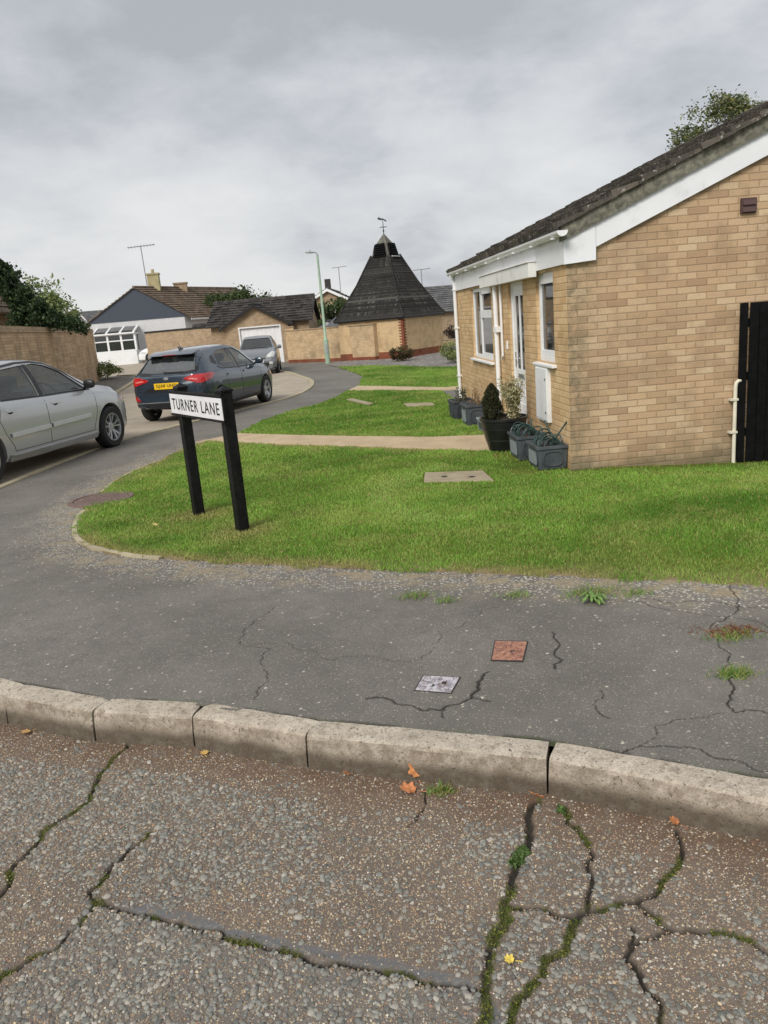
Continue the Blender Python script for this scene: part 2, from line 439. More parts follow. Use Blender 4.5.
M['tile_grey'] = tile_mat('grey_concrete_tile', lin(92, 92, 94), lin(118, 118, 118), .32, .30, moss=.15, pale=.05)

def clad():
    m, n = newmat('slate_blue_boarding')
    t = n.n('ShaderNodeTexCoord').outputs['Object']; z = n.n('ShaderNodeSeparateXYZ', {0: t}).outputs[2]
    f = n.math('FRACT', n.math('DIVIDE', z, .17)); c = n.mix(n.step(f, 0, .12), lin(38, 42, 50), lin(68, 75, 88))
    c = n.mix(n.math('MULTIPLY', n.noise(t, 3, 5), .3), c, lin(58, 64, 74))
    n.done(c, rough=.6, height=f, bump=.4, dist=.02); return m
M['slate_clad'] = clad()

def glass_mat(name, tint, alpha, rough=.03, ior=1.85):
    m, n = newmat(name)
    tr = n.n('ShaderNodeBsdfTransparent', {'Color': (*tint, 1)})
    p = n.n('ShaderNodeBsdfPrincipled', {'Base Color': (.02, .024, .024, 1), 'Roughness': rough, 'IOR': ior})
    lw = n.n('ShaderNodeLayerWeight', {'Blend': .5}).outputs['Facing']
    f = n.math('ADD', alpha, n.math('MULTIPLY', n.math('POWER', lw, 3.0), 1.0-alpha), clamp=True)
    mx = n.n('ShaderNodeMixShader', {0: f, 1: tr.outputs[0], 2: p.outputs[0]})
    o = n.n('ShaderNodeOutputMaterial'); n.t.links.new(mx.outputs[0], o.inputs[0]); return m
M['car_glass'] = glass_mat('car_glass', (.88, .94, .90), .46, ior=2.5)
M['car_glass_dark'] = glass_mat('privacy_glass', (.30, .33, .33), .35)
M['window_glass'] = glass_mat('window_glass', (.92, .95, .94), .66, ior=2.1)

def paint(name, col, metal=.55, rough=.32, coat=1.0):
    m, n = newmat(name)
    tc = n.n('ShaderNodeTexCoord').outputs['Object']
    fl = n.noise(tc, 900, 1); c = n.mix(n.math('MULTIPLY', fl, .35), col, tuple(min(1, x*1.5) for x in col))
    z = n.n('ShaderNodeSeparateXYZ', {0: tc}).outputs[2]
    g = n.math('MULTIPLY', n.step(n.math('ADD', z, n.math('MULTIPLY', n.noise(tc, 5, 6, .7), .25)), .48, .2), .4)
    c = n.mix(g, c, (.16, .14, .115))
    n.done(c, rough=n.math('ADD', rough, n.math('MULTIPLY', g, .4)), metal=metal, coat=coat, height=n.noise(tc, 2.2, 2), bump=.015); return m
M['paint_silver'] = paint('silver_metallic_paint', (.47, .48, .495), metal=.38, rough=.30)
M['paint_blue'] = paint('slate_blue_metallic_paint', (.026, .043, .066), metal=.35, rough=.22)
M['paint_black'] = paint('dark_grey_metallic_paint', (.16, .17, .185), metal=.4)
M['paint_white'] = paint('white_paint', (.75, .76, .77), metal=0, rough=.3)

def lens(name, col, emit=None):
    m, n = newmat(name); tc = n.n('ShaderNodeTexCoord').outputs['Object']
    w = n.n('ShaderNodeTexWave', {'Vector': tc, 'Scale': 22.0, 'Distortion': .3}).outputs['Fac']
    c = n.mix(n.math('MULTIPLY', w, .5), col, tuple(x*.45 for x in col)); n.done(c, rough=.12, coat=1.0); return m
M['tail_red'] = lens('red_tail_lens', (.55, .012, .018)); M['tail_pink'] = lens('pale_red_tail_lens', (.75, .20, .18))
M['head_lens'] = lens('clear_head_lens', (.62, .64, .62)); M['reflector'] = lens('red_reflector', (.45, .01, .015))

# ground materials (world space so that neighbouring sheets run on)
def wpos(n): return n.n('ShaderNodeNewGeometry').outputs['Position']

def asphalt():
    m, n = newmat('worn_dark_asphalt'); p = wpos(n)
    big = n.noise(p, .8, 5, .6); mid = n.noise(p, 7, 6, .7); fine = n.noise(p, 140, 3, .6)
    c = n.mix(n.step(big, .3, .7), lin(106, 103, 96), lin(134, 130, 122))
    c = n.mix(n.math('MULTIPLY', n.step(mid, .35, .7), .45), c, lin(96, 93, 90))
    c = n.mix(n.math('MULTIPLY', n.step(fine, .35, .7), .65), c, lin(74, 72, 69))
    v = n.n('ShaderNodeTexVoronoi', {'Vector': p, 'Scale': 95.0}, feature='F1')
    rnd = n.n('ShaderNodeSeparateColor', {0: v.outputs['Color']})
    dot = n.math('MULTIPLY', n.math('GREATER_THAN', rnd.outputs[0], .80), n.step(v.outputs['Distance'], .46, .30))
    c = n.mix(n.math('MULTIPLY', dot, .6), c, n.mix(rnd.outputs[1], lin(138, 130, 119), lin(182, 175, 164)))
    v2 = n.n('ShaderNodeTexVoronoi', {'Vector': p, 'Scale': 52.0}, feature='F1')
    r2 = n.n('ShaderNodeSeparateColor', {0: v2.outputs['Color']})
    fr = n.attr('fringe')
    thr = n.math('SUBTRACT', .985, n.math('MULTIPLY', fr, n.math('ADD', .35, n.math('MULTIPLY', .75, n.step(n.noise(p, 4.0, 4), .3, .58)))))
    d2 = n.math('MULTIPLY', n.math('GREATER_THAN', r2.outputs[0], thr), n.step(v2.outputs['Distance'], .50, .34))
    c = n.mix(n.math('MULTIPLY', d2, .8), c, n.mix(r2.outputs[1], lin(150, 140, 124), lin(205, 200, 188)))
    c = n.mix(n.math('MULTIPLY', n.math('MULTIPLY', fr, n.step(n.noise(p, 5, 5, .7), .47, .6)), .75), c, lin(146, 132, 106))
    cr = n.attr('crack'); c = n.mix(cr, c, (.026, .024, .019))
    mo = n.attr('moss'); c = n.mix(n.math('MULTIPLY', mo, n.step(n.noise(p, 30, 4), .35, .6)), c, (.07, .10, .02))
    h = n.math('ADD', fine, n.math('ADD', n.math('MULTIPLY', dot, .4), n.math('MULTIPLY', d2, .5)))
    n.done(c, rough=.86, height=h, bump=.55, dist=.004, spec=.35); return m
M['asphalt'] = asphalt()

def roadbase():
    m, n = newmat('brown_chip_sealed_road'); p = wpos(n)
    big = n.noise(p, 1.3, 5, .6); mid = n.noise(p, 9, 6, .7)
    c = n.mix(n.step(big, .35, .65), lin(104, 94, 86), lin(119, 106, 95))
    c = n.mix(n.math('MULTIPLY', n.step(mid, .4, .7), .5), c, lin(98, 90, 84))
    c = n.mix(n.attr('patch'), c, n.mix(mid, lin(104, 98, 93), lin(119, 113, 107)))
    v = n.n('ShaderNodeTexVoronoi', {'Vector': p, 'Scale': 150.0, 'Randomness': 1.0}, feature='F1')
    rn = n.n('ShaderNodeSeparateColor', {0: v.outputs['Color']})
    grit = n.math('MULTIPLY', n.math('GREATER_THAN', rn.outputs[0], .45), n.step(v.outputs['Distance'], .5, .3))
    gc = n.ramp(rn.outputs[1], [(0, lin(84, 78, 72)), (.3, lin(140, 124, 104)), (.6, lin(165, 145, 112)), (.85, lin(196, 176, 138)), (1, lin(120, 116, 112))])
    c = n.mix(n.math('MULTIPLY', grit, .8), c, gc)
    gut = n.attr('gutter'); c = n.mix(n.math('MULTIPLY', gut, n.step(mid, .25, .6)), c, lin(104, 84, 68))
    se = n.attr('seal'); c = n.mix(n.math('MULTIPLY', se, n.math('MULTIPLY', .8, n.step(n.noise(p, 30, 4, .7), .3, .55))), c, lin(92, 96, 100))
    cr = n.attr('crack'); c = n.mix(cr, c, (.030, .025, .018))
    mo = n.attr('moss'); c = n.mix(n.math('MULTIPLY', mo, n.step(n.noise(p, 40, 4, .7), .3, .6)), c, n.mix(mid, (.032, .042, .010), (.095, .098, .022)))
    fine = n.noise(p, 260, 3, .6)
    h = n.math('MULTIPLY', n.math('SUBTRACT', 1.0, se), n.math('ADD', n.math('MULTIPLY', grit, .7), n.math('MULTIPLY', fine, .6)))
    n.done(c, rough=n.math('SUBTRACT', .85, n.math('MULTIPLY', se, .35)), height=h, bump=.7, dist=.005, spec=.4); return m
M['road'] = roadbase()

def vcol_mat(name, attr, rough=.8, sss=0.0, bumpscale=0, var=None, trans=0.0):
    m, n = newmat(name); c = n.attr(attr, 'Color')
    h = None
    if bumpscale:
        p = wpos(n); h = n.noise(p, bumpscale, 3)
        c = n.mix(n.math('MULTIPLY', n.step(h, .35, .7), .35), c, (.08, .075, .07))
    n.done(c, rough=rough, height=h, bump=.3, dist=.002, spec=.3, **({'Transmission Weight': 0.0} if not trans else {}))
    if trans:
        p = [x for x in n.t.nodes if x.type == 'BSDF_PRINCIPLED'][0]; o = [x for x in n.t.nodes if x.type == 'OUTPUT_MATERIAL'][0]
        tl = n.n('ShaderNodeBsdfTranslucent', {'Color': c}); mx = n.n('ShaderNodeMixShader', {0: trans, 1: p.outputs[0], 2: tl.outputs[0]})
        n.t.links.new(mx.outputs[0], o.inputs[0])
    return m
M['chip'] = vcol_mat('road_stone', 'tint', rough=.62, bumpscale=400)
M['blade'] = vcol_mat('grass_blade', 'tint', rough=.6, trans=.3)
M['leafcol'] = vcol_mat('leaf', 'tint', rough=.55, trans=.2)

def soilgrass():
    m, n = newmat('lawn_soil'); p = wpos(n)
    a = n.noise(p, 1.1, 6, .65); b = n.noise(p, 22, 5, .7)
    c = n.mix(n.step(a, .35, .65), lin(82, 98, 38), lin(108, 116, 50))
    c = n.mix(n.math('MULTIPLY', n.step(b, .45, .7), .6), c, lin(70, 66, 34)); c = n.mix(n.attr('fringe'), c, n.mix(b, lin(112, 98, 70), lin(156, 142, 112))); n.done(c, rough=.95, height=b, bump=.8, dist=.02, spec=.1); return m
M['lawn_soil'] = soilgrass()

def concrete(name, a, b, rough=.88, scale=1.0, moss=.0, edge=.0, agg=.35):
    m, n = newmat(name); p = wpos(n)
    big = n.noise(p, 1.6*scale, 6, .65); fine = n.noise(p, 120*scale, 4, .7)
    c = n.mix(n.step(big, .3, .7), a, b); c = n.mix(n.math('MULTIPLY', n.step(fine, .4, .7), agg), c, tuple(x*.6 for x in a))
    c = n.mix(n.math('MULTIPLY', n.step(n.noise(p, 6*scale, 7, .75), .52, .72), .4), c, tuple(x*.55 for x in a))
    if moss: c = n.mix(n.math('MULTIPLY', n.step(n.noise(p, 3.5, 6, .7), .55, .68), moss), c, (.12, .13, .05))
    n.done(c, rough=rough, height=fine, bump=.4, dist=.004, spec=.3); return m
M['lane'] = concrete('worn_beige_lane', lin(156, 146, 131), lin(176, 165, 149), moss=.12)
M['path'] = concrete('tan_concrete_path', lin(176, 156, 128), lin(196, 176, 146), scale=1.5)
M['slab'] = concrete('pale_concrete_slab', lin(150, 138, 116), lin(172, 160, 136), scale=2.5, moss=.4)
M['far_ground'] = concrete('far_ground', lin(88, 92, 66), lin(104, 104, 80))

def kerbmat():
    m, n = newmat('weathered_kerb_concrete'); t = n.n('ShaderNodeTexCoord'); p = wpos(n)
    rnd = n.n('ShaderNodeObjectInfo').outputs['Random']
    big = n.noise(p, 4.5, 7, .7); fine = n.noise(p, 150, 4, .7); mid = n.noise(p, 22, 5, .75)
    c = n.mix(n.step(big, .3, .7), lin(176, 165, 150), lin(206, 195, 178))
    c = n.mix(n.math('MULTIPLY', rnd, .3), c, lin(186, 178, 164))
    c = n.mix(n.math('MULTIPLY', n.step(mid, .46, .66), .55), c, lin(132, 119, 104))
    c = n.mix(n.math('MULTIPLY', n.step(fine, .42, .66), .45), c, lin(100, 92, 84))
    c = n.mix(n.math('MULTIPLY', n.step(n.noise(p, 70, 3), .60, .68), .8), c, lin(70, 62, 54)); c = n.mix(n.math('MULTIPLY', n.step(n.noise(p, 7, 7, .75), .52, .64), .5), c, lin(104, 94, 82))
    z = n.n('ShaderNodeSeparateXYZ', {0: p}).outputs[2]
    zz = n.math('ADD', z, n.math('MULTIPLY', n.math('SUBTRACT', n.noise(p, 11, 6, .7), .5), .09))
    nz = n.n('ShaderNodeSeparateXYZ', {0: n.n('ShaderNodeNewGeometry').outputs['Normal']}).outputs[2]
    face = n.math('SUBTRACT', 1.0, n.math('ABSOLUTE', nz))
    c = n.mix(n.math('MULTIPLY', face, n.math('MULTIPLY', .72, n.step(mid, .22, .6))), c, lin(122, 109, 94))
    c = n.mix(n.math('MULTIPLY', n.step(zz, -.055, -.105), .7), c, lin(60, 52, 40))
    n.done(c, rough=.9, height=n.math('ADD', fine, mid), bump=.6, dist=.006, spec=.25); return m
M['kerb'] = kerbmat()
M['kerb_lane'] = concrete('mossy_kerb_concrete', lin(158, 148, 124), lin(186, 176, 150), scale=2, moss=.35)
M['car_lining'] = plain('car_lining', (.24, .24, .24), rough=.8)

def gravelmat():
    m, n = newmat('grey_gravel'); p = wpos(n)
    v = n.n('ShaderNodeTexVoronoi', {'Vector': p, 'Scale': 14.0}); r = n.n('ShaderNodeSeparateColor', {0: v.outputs['Color']}).outputs[0]
    c = n.ramp(r, [(0, lin(88, 84, 82)), (.5, lin(122, 117, 112)), (1, lin(158, 152, 146))])
    n.done(c, rough=.9, height=v.outputs['Distance'], bump=.8, dist=.05); return m
M['gravel'] = gravelmat()

def covermat(name, base, alt, third):
    m, n = newmat(name); t = n.n('ShaderNodeTexCoord').outputs['Object']
    c = n.mix(n.step(n.noise(t, 30, 4, .7), .4, .6), base, alt); c = n.mix(n.math('MULTIPLY', n.step(n.noise(t, 75, 4, .7), .5, .62), .8), c, third)
    n.done(c, rough=.7, metal=.1, height=n.noise(t, 160, 3), bump=.5, dist=.003); return m
M['cover_rust'] = covermat('rusty_orange_iron', lin(176, 130, 108), lin(152, 106, 90), lin(104, 82, 76))
M['cover_pale'] = covermat('worn_pale_iron', lin(196, 194, 200), lin(150, 148, 156), lin(120, 92, 78))
M['cover_round'] = covermat('brown_iron', lin(104, 84, 80), lin(126, 104, 96), lin(86, 80, 66))
M['iron_dark'] = plain('dark_iron', (.03, .025, .025), rough=.7)
# ------------------------------------------------------------------ ground
def vnoise(x, y, s, seed=0):
    x = x*s; y = y*s; xi = np.floor(x).astype(np.int64); yi = np.floor(y).astype(np.int64); fx = x-xi; fy = y-yi
    fx = fx*fx*(3-2*fx); fy = fy*fy*(3-2*fy)
    def h(a, b):
        k = (a*374761393+b*668265263+seed*974634777) & 0x7fffffff
        k = ((k ^ (k >> 13))*1274126177) & 0x7fffffff
        return ((k ^ (k >> 16)) & 0xffff)/65535.0
    return (h(xi, yi)*(1-fx)+h(xi+1, yi)*fx)*(1-fy)+(h(xi, yi+1)*(1-fx)+h(xi+1, yi+1)*fx)*fy
def fbm(x, y, s, seed=0, o=4):
    r = 0; a = .5; t = 0
    for i in range(o): r = r+a*vnoise(x, y, s*2**i, seed+i*17); t += a; a *= .55
    return r/t
def sstep(v, a, b):
    t = np.clip((v-a)/(b-a), 0, 1); return t*t*(3-2*t)

ROADZ = -.15
KS = 1.77/1.73     # road features were surveyed for a 0.11 m kerb; the kerb is 0.15 m
joints = [on_ground(*p) for p in [(-125, 660), (3, 695), (91, 711), (191, 716), (305, 735), (547, 758), (800, 806)]]
J = [Vector((p.x, p.y)) for p in joints]
J = [J[0]+(J[0]-J[1])*3.0, J[0]]+J[1:]+[J[-1]+(J[-1]-J[-2])*1.0, J[-1]+(J[-1]-J[-2])*6]
KL = [tuple(p) for p in J]

def kerb_side(x, y):   # >0 : pavement side, distance behind the kerb's front edge
    P = np.array(KL); yy = np.interp(x, P[:, 0], P[:, 1]); k = np.interp(x, (P[:-1, 0]+P[1:, 0])/2, np.diff(P[:, 1])/np.diff(P[:, 0]))
    return (y-yy)/np.sqrt(1+k*k)

# lawns, paths and pavement outlines (metres, camera stands at 0,0)
LAWN_A = [(6.5, 1.7), (2.28, 3.89), (1.47, 4.32), (.31, 4.9), (-.38, 5.25), (-1.15, 5.65), (-1.61, 6.0), (-1.8, 6.12), (-2.0, 6.3), (-2.3, 6.64), (-2.57, 7.15),
          (-2.79, 7.9), (-2.87, 8.26), (-2.95, 9.18), (-2.96, 10.04), (-2.87, 10.62), (-2.71, 11.24), (-2.53, 12.12), (-2.24, 12.95), (-.9, 11.75), (.2, 10.92), (1.2, 10.1), (1.87, 9.6), (2.42, 9.3),
          (2.42, 7.99), (4.6, 7.99), (6.5, 7.7)]
LAWN_B = [(-1.79, 13.6), (-1.46, 15.27), (-1.01, 16.49), (-.47, 17.31), (.08, 18.97), (.29, 20.1), (1.5, 18.95), (2.43, 18.0), (2.43, 10.75), (1.35, 11.12), (.23, 11.9), (-.8, 12.7)]
LAWN_C = [(.6, 21.3), (.9, 24.7), (.62, 27.4), (.1, 31.3), (1.37, 30.2), (2.4, 28.4), (3.09, 26.6), (4.6, 24.5), (5.2, 18.4), (2.6, 18.6)]
PATH_A = [(-2.42, 12.92), (-1.77, 13.53), (-.8, 12.7), (.23, 11.9), (1.35, 11.12), (2.42, 10.75), (2.42, 9.3), (1.87, 9.6), (1.2, 10.1), (.2, 10.92), (-.9, 11.75), (-2.21, 12.9)]
PATH_B = [(.29, 20.1), (.6, 21.3), (2.6, 18.6), (5.0, 18.4), (5.0, 17.7), (2.43, 18.0), (1.5, 18.95)]
K1 = [(-4.9, 5.2), (-4.75, 8.2), (-4.58, 10.34), (-4.41, 11.96), (-4.13, 13.68), (-3.85, 14.41), (-3.21, 15.74), (-2.42, 17.42), (-1.75, 18.7), (-1.2, 19.82), (-.85, 21.5), (-.72, 23.6), (-.85, 25.6), (-1.24, 27.74), (-1.7, 30.2), (-2.3, 32.4)]
K1s = spline(K1, 5)
LAWN_EDGE = LAWN_A[:22]

# base sheet to the horizon, well below the modelled surfaces
g = MB(); R_ = [(0, 0)]; rings = [6, 15, 30, 45, 70, 120, 300, 900, 2400]; n_ = 48; vs = [(0, 15, -.45)]; fs = []
for i, r in enumerate(rings):
    for k in range(n_):
        a = 2*pi*k/n_; vs.append((r*cos(a), 15+r*sin(a), -.45 if r < 80 else -.45-.0*(r-80)))
for k in range(n_): fs.append((0, 1+k, 1+(k+1) % n_))
for i in range(len(rings)-1):
    for k in range(n_):
        a = 1+i*n_+k; b = 1+i*n_+(k+1) % n_; fs.append((a, a+n_, b+n_, b))
g.add(vs, fs); tag(g.build('ground', M['far_ground']), kind='structure')

fringe_fn = lambda X: 1-sstep(seg_dist(X, [LAWN_EDGE]), .08, .60)
zero_fn = lambda X: np.zeros(len(X))
# pavement (outer sheet); the strip in front is a finer one on top of it
kb = [(x+.12*.45, y+.12*.9) for x, y in KL]
PAVE = kb[1:-1]+[(9.5, kb[-1][1]+1), (13, 10), (13, 40), (7.2, 47), (-2.0, 47), (-3.6, 41), (-3.2, 35)]+K1s[::-1]+[(-5.0, 5.0)]
sheet('pavement', PAVE, M['asphalt'], -.009, .30, attrs={'fringe': fringe_fn})
# side lane, lower than the pavement
sheet('lane', [(-34, 5.2), (1.5, 5.2), (1.5, 36), (-1, 48), (-1, 75), (-34, 75)], M['lane'], -.02, 1.5)
P2 = [(-9.6, 24.5), (-7.2, 24.8), (-7.3, 26.0), (-7.56, 27.2), (-7.95, 29.9), (-8.35, 32.6), (-8.9, 35.6), (-9.6, 38.6), (-11.0, 40.5), (-12.5, 40.8), (-13, 36)]
sheet('pavement', P2, M['asphalt'], -.006, .6, attrs={'fringe': zero_fn})
# main road outer sheet
sheet('main_road', [(-14, -6), (14, -10), (14, -2)]+[(x, y) for x, y in KL[::-1]]+[(-14, 9)], M['road'], 0, .9)
COL.objects['main_road'].location.z = ROADZ-.024

# ---- fine road surface with real cracks
def sc(pl): return [(x*KS, y*KS) for x, y in pl]
rr = random.Random(3)
C = {}
C['c1'] = sc([(-1.03, 3.20), (-1.066, 3.117), (-1.105, 3.005), (-1.125, 2.826), (-1.114, 2.723), (-1.193, 2.613), (-1.236, 2.477), (-1.255, 2.301), (-1.35, 2.1)])
C['c2'] = sc([(-.83, 2.47), (-.882, 2.388), (-.928, 2.305), (-.959, 2.205), (-.922, 2.132), (-.989, 1.962), (-1.2, 1.78)])
C['c3'] = sc([(-.928, 2.155), (-.799, 2.082), (-.631, 2.014), (-.467, 1.918), (-.258, 1.831), (-.024, 1.736), (.121, 1.672), (.233, 1.624)])
C['c4'] = sc([(.18, 1.40), (.206, 1.526), (.233, 1.624), (.254, 1.701), (.3, 1.816), (.358, 1.944), (.417, 2.065), (.505, 2.248), (.575, 2.395)])
C['c5'] = sc([(.655, 2.33), (.673, 2.187), (.643, 2.018), (.595, 1.889), (.573, 1.861)])
C['c6'] = sc([(.35, 1.93), (.38, 1.908), (.478, 1.88), (.573, 1.861), (.652, 1.864), (.734, 1.874), (.835, 1.941), (.934, 2.023), (.985, 2.16)])
C['c7'] = sc([(.573, 1.861), (.533, 1.828), (.418, 1.709), (.309, 1.598), (.274, 1.516), (.22, 1.38)])
C['c8'] = sc([(.734, 1.874), (.753, 1.832), (.802, 1.756), (.884, 1.735), (.986, 1.67), (1.3, 1.5)])
C['c9'] = sc([(.802, 1.756), (.68, 1.735), (.634, 1.69), (.646, 1.622), (.667, 1.545), (.62, 1.36)])
C['c10'] = sc([(.69, 1.79), (.66, 1.73)])
C['c11'] = sc([(.18, 2.55), (.16, 2.42), (.10, 2.33)])
CJ = {k: jag(v, 3, .16, rr) for k, v in C.items()}
gx = np.arange(-3.3, 2.8, .0065); gy = np.arange(1.0, 5.2, .0065)
X, Y = np.meshgrid(gx, gy); nx, ny = len(gx), len(gy); xf = X.ravel(); yf = Y.ravel()
side = kerb_side(xf, yf)
pts = np.c_[xf, yf]
vis = (side < .05) & (np.abs(xf) < .62*yf+1.0)
D = {k: np.full(len(pts), 9.) for k in CJ}
iv = np.where(vis)[0]
for k, pl in CJ.items():
    A = np.array(pl); lo = A.min(0)-.12; hi = A.max(0)+.12
    kk = iv[((pts[iv] > lo) & (pts[iv] < hi)).all(1)]
    D[k][kk] = seg_dist(pts[kk], [pl])
wv = .55+.9*fbm(xf, yf, 9, 5)
width = {'c1': .014, 'c2': .012, 'c3': .014, 'c4': .020, 'c5': .011, 'c6': .014, 'c7': .016, 'c8': .014, 'c9': .013, 'c10': .009, 'c11': .006}
crack = np.zeros(len(pts)); moss = np.zeros(len(pts)); seal = np.zeros(len(pts))
for k in D:
    w = .68*width[k]*wv; dj = np.where(D[k] < .1, np.maximum(0, D[k]+.006*(fbm(xf, yf, 60, 91, 3)-.5)), D[k]); crack = np.maximum(crack, 1-sstep(dj, w*.5, w*1.15))
mfac = {'c1': .30, 'c2': .12, 'c3': .16, 'c4': .55, 'c5': .34, 'c6': .22, 'c7': .42, 'c8': .22, 'c9': .26}
mn = fbm(xf, yf, 6, 9)
for k, a in mfac.items():
    w = (.008+.016*a)*(.4+1.2*mn)
    moss = np.maximum(moss, (1-sstep(D[k], w*.6, w*1.3))*sstep(fbm(xf, yf, 13, 19, 3)+a*.22, .54, .66))
# bitumen sealing band on the far side of the joint c3
c3 = np.array(C['c3']); yl = np.interp(xf, c3[:, 0], c3[:, 1]); dd = yf-yl
seal = sstep(dd, .004, .012)*(1-sstep(dd, .036+.03*(mn-.5), .05+.03*(mn-.5)))*(xf > -.86)*(xf < .22)*sstep(fbm(xf, yf, 5, 31)+.12, .44, .5)*(vis)
seal = np.maximum(seal, (1-sstep(np.hypot((xf-.245)/.9, (yf-1.60)/1.6), .018, .035))*vis)
patch = ((yf < yl) & (xf > -.95+.45*(yf-2.2)) & (xf < .2)).astype(float)
patch = sstep(patch, .2, .8)
zrel = .0035*(fbm(xf, yf, 45, 2, 3)-.5)+.010*(fbm(xf, yf, 1.7, 8, 2)-.5)
zz = ROADZ+zrel-.016*crack*(1-.5*moss)+.004*moss*fbm(xf, yf, 70, 3, 2)-.004*patch*(1-sstep(seg_dist(pts, [C['c3']]) if False else np.abs(dd), 0, .03))
gutter = 1-sstep(-side, .02, .42)
quad = np.arange(nx*ny).reshape(ny, nx)
q = np.stack([quad[:-1, :-1], quad[:-1, 1:], quad[1:, 1:], quad[1:, :-1]], -1).reshape(-1, 4)
q = q[vis[q].all(1)]
used = np.unique(q); remap = -np.ones(nx*ny, np.int64); remap[used] = np.arange(len(used))
A_ = {k: v[used] for k, v in dict(crack=crack, moss=moss, seal=seal, patch=patch, gutter=gutter).items()}
o = np_mesh('main_road', np.c_[xf, yf, zz][used], remap[q], 4, M['road'], attrs=A_, smooth=True); tag(o, kind='structure')

# ---- the road's surface dressing: loose-looking stones set in the binder (nobody could count them)
def stones(N, xs, ys, zs, size, flat, tint, name, mat):
    a = RNG.uniform(0, 2*pi, N); t = []
    K = 5; ang = np.arange(K)/K*2*pi
    rad = 1+RNG.uniform(-.42, .42, (N, K)); el = RNG.uniform(.6, 1.0, N)
    tilt = RNG.normal(0, .10, (N, 2))
    def ring(sc_, h):
        rx = size[:, None]*rad*np.cos(ang)*sc_; ry = size[:, None]*rad*np.sin(ang)*el[:, None]*sc_
        x = rx*np.cos(a)[:, None]-ry*np.sin(a)[:, None]; y = rx*np.sin(a)[:, None]+ry*np.cos(a)[:, None]
        z = h[:, None]+x*tilt[:, :1]+y*tilt[:, 1:]
        return np.stack([x+xs[:, None], y+ys[:, None], z+zs[:, None]], -1)
    lo = ring(1.0, -.5*flat); mi_ = ring(.98, .45*flat); hi = ring(.78, flat)
    V = np.concatenate([lo, mi_, hi], 1).reshape(-1, 3)
    b = (np.arange(N)*3*K)[:, None, None]; i = np.arange(K); j = (i+1) % K
    s1 = np.stack([i, j, j+K, i+K], -1)[None]+b; s2 = np.stack([i+K, j+K, j+2*K, i+2*K], -1)[None]+b
    top = (np.arange(K)+2*K)[None]+b[:, :, 0]
    T = np.repeat(tint, 3*K, 0)
    return np_mesh(name, V, [(np.concatenate([s1, s2], 1).reshape(-1, 4), 4), (top, K)], 0, mat, attrs={'tint': T})
N = 430000
xs = RNG.uniform(-3.2, 2.7, N); ys = RNG.uniform(1.05, 5.1, N)
sd = kerb_side(xs, ys); ix = np.clip(((xs+3.3)/.0065).astype(int), 0, nx-1); iy = np.clip(((ys-1.0)/.0065).astype(int), 0, ny-1); kk = iy*nx+ix
pt = patch[kk] > .5; cl = fbm(xs, ys, 2.0, 41, 4)
plarge = np.where(pt, .24, .045+.20*sstep(cl, .47, .58)); large = RNG.uniform(0, 1, N) < plarge
size = np.where(large, np.clip(np.exp(RNG.normal(np.log(.0074), .27, N)), .0042, .0130), np.clip(np.exp(RNG.normal(np.log(.0027), .32, N)), .0014, .0055))
keep = (sd < -.005) & (np.abs(xs) < .60*ys+.8) & (crack[kk] < .15) & (moss[kk] < .3) & (seal[kk] < RNG.uniform(.1, 1.2, N))
keep &= ~((-sd < .30) & (RNG.uniform(0, 1, N) < .5-1.5*(-sd)))
keep &= ~(large & (-sd < .22) & (RNG.uniform(0, 1, N) < .85))
xs, ys, size, kk, pt, cl, large = (v[keep] for v in (xs, ys, size, kk, pt, cl, large)); N = len(xs)
palL = np.array([lin(134, 134, 126), lin(150, 148, 139), lin(118, 118, 113), lin(162, 157, 147), lin(142, 134, 123), lin(126, 127, 121)])
palS = np.array([lin(168, 148, 120), lin(198, 180, 148), lin(148, 128, 108), lin(190, 186, 176), lin(122, 112, 102), lin(176, 138, 110), lin(214, 206, 188), lin(138, 132, 124)])
tint = np.where(large[:, None], palL[RNG.integers(0, len(palL), N)], palS[RNG.choice(len(palS), N, p=[.18, .12, .2, .1, .18, .06, .05, .11])])
tint = np.minimum(.85, tint*np.where(large, 1.02, 1.0)[:, None]*RNG.uniform(.6, 1.25, (N, 1)))
o = stones(N, xs, ys, zz[kk]+.0006, size, np.where(large, np.clip(size*.34, .0016, .0036), .0010), tint, 'road_chippings', M['chip'])
tag(o, 'grey and tan stone chippings bedded in the road surface', 'chippings', kind='stuff')

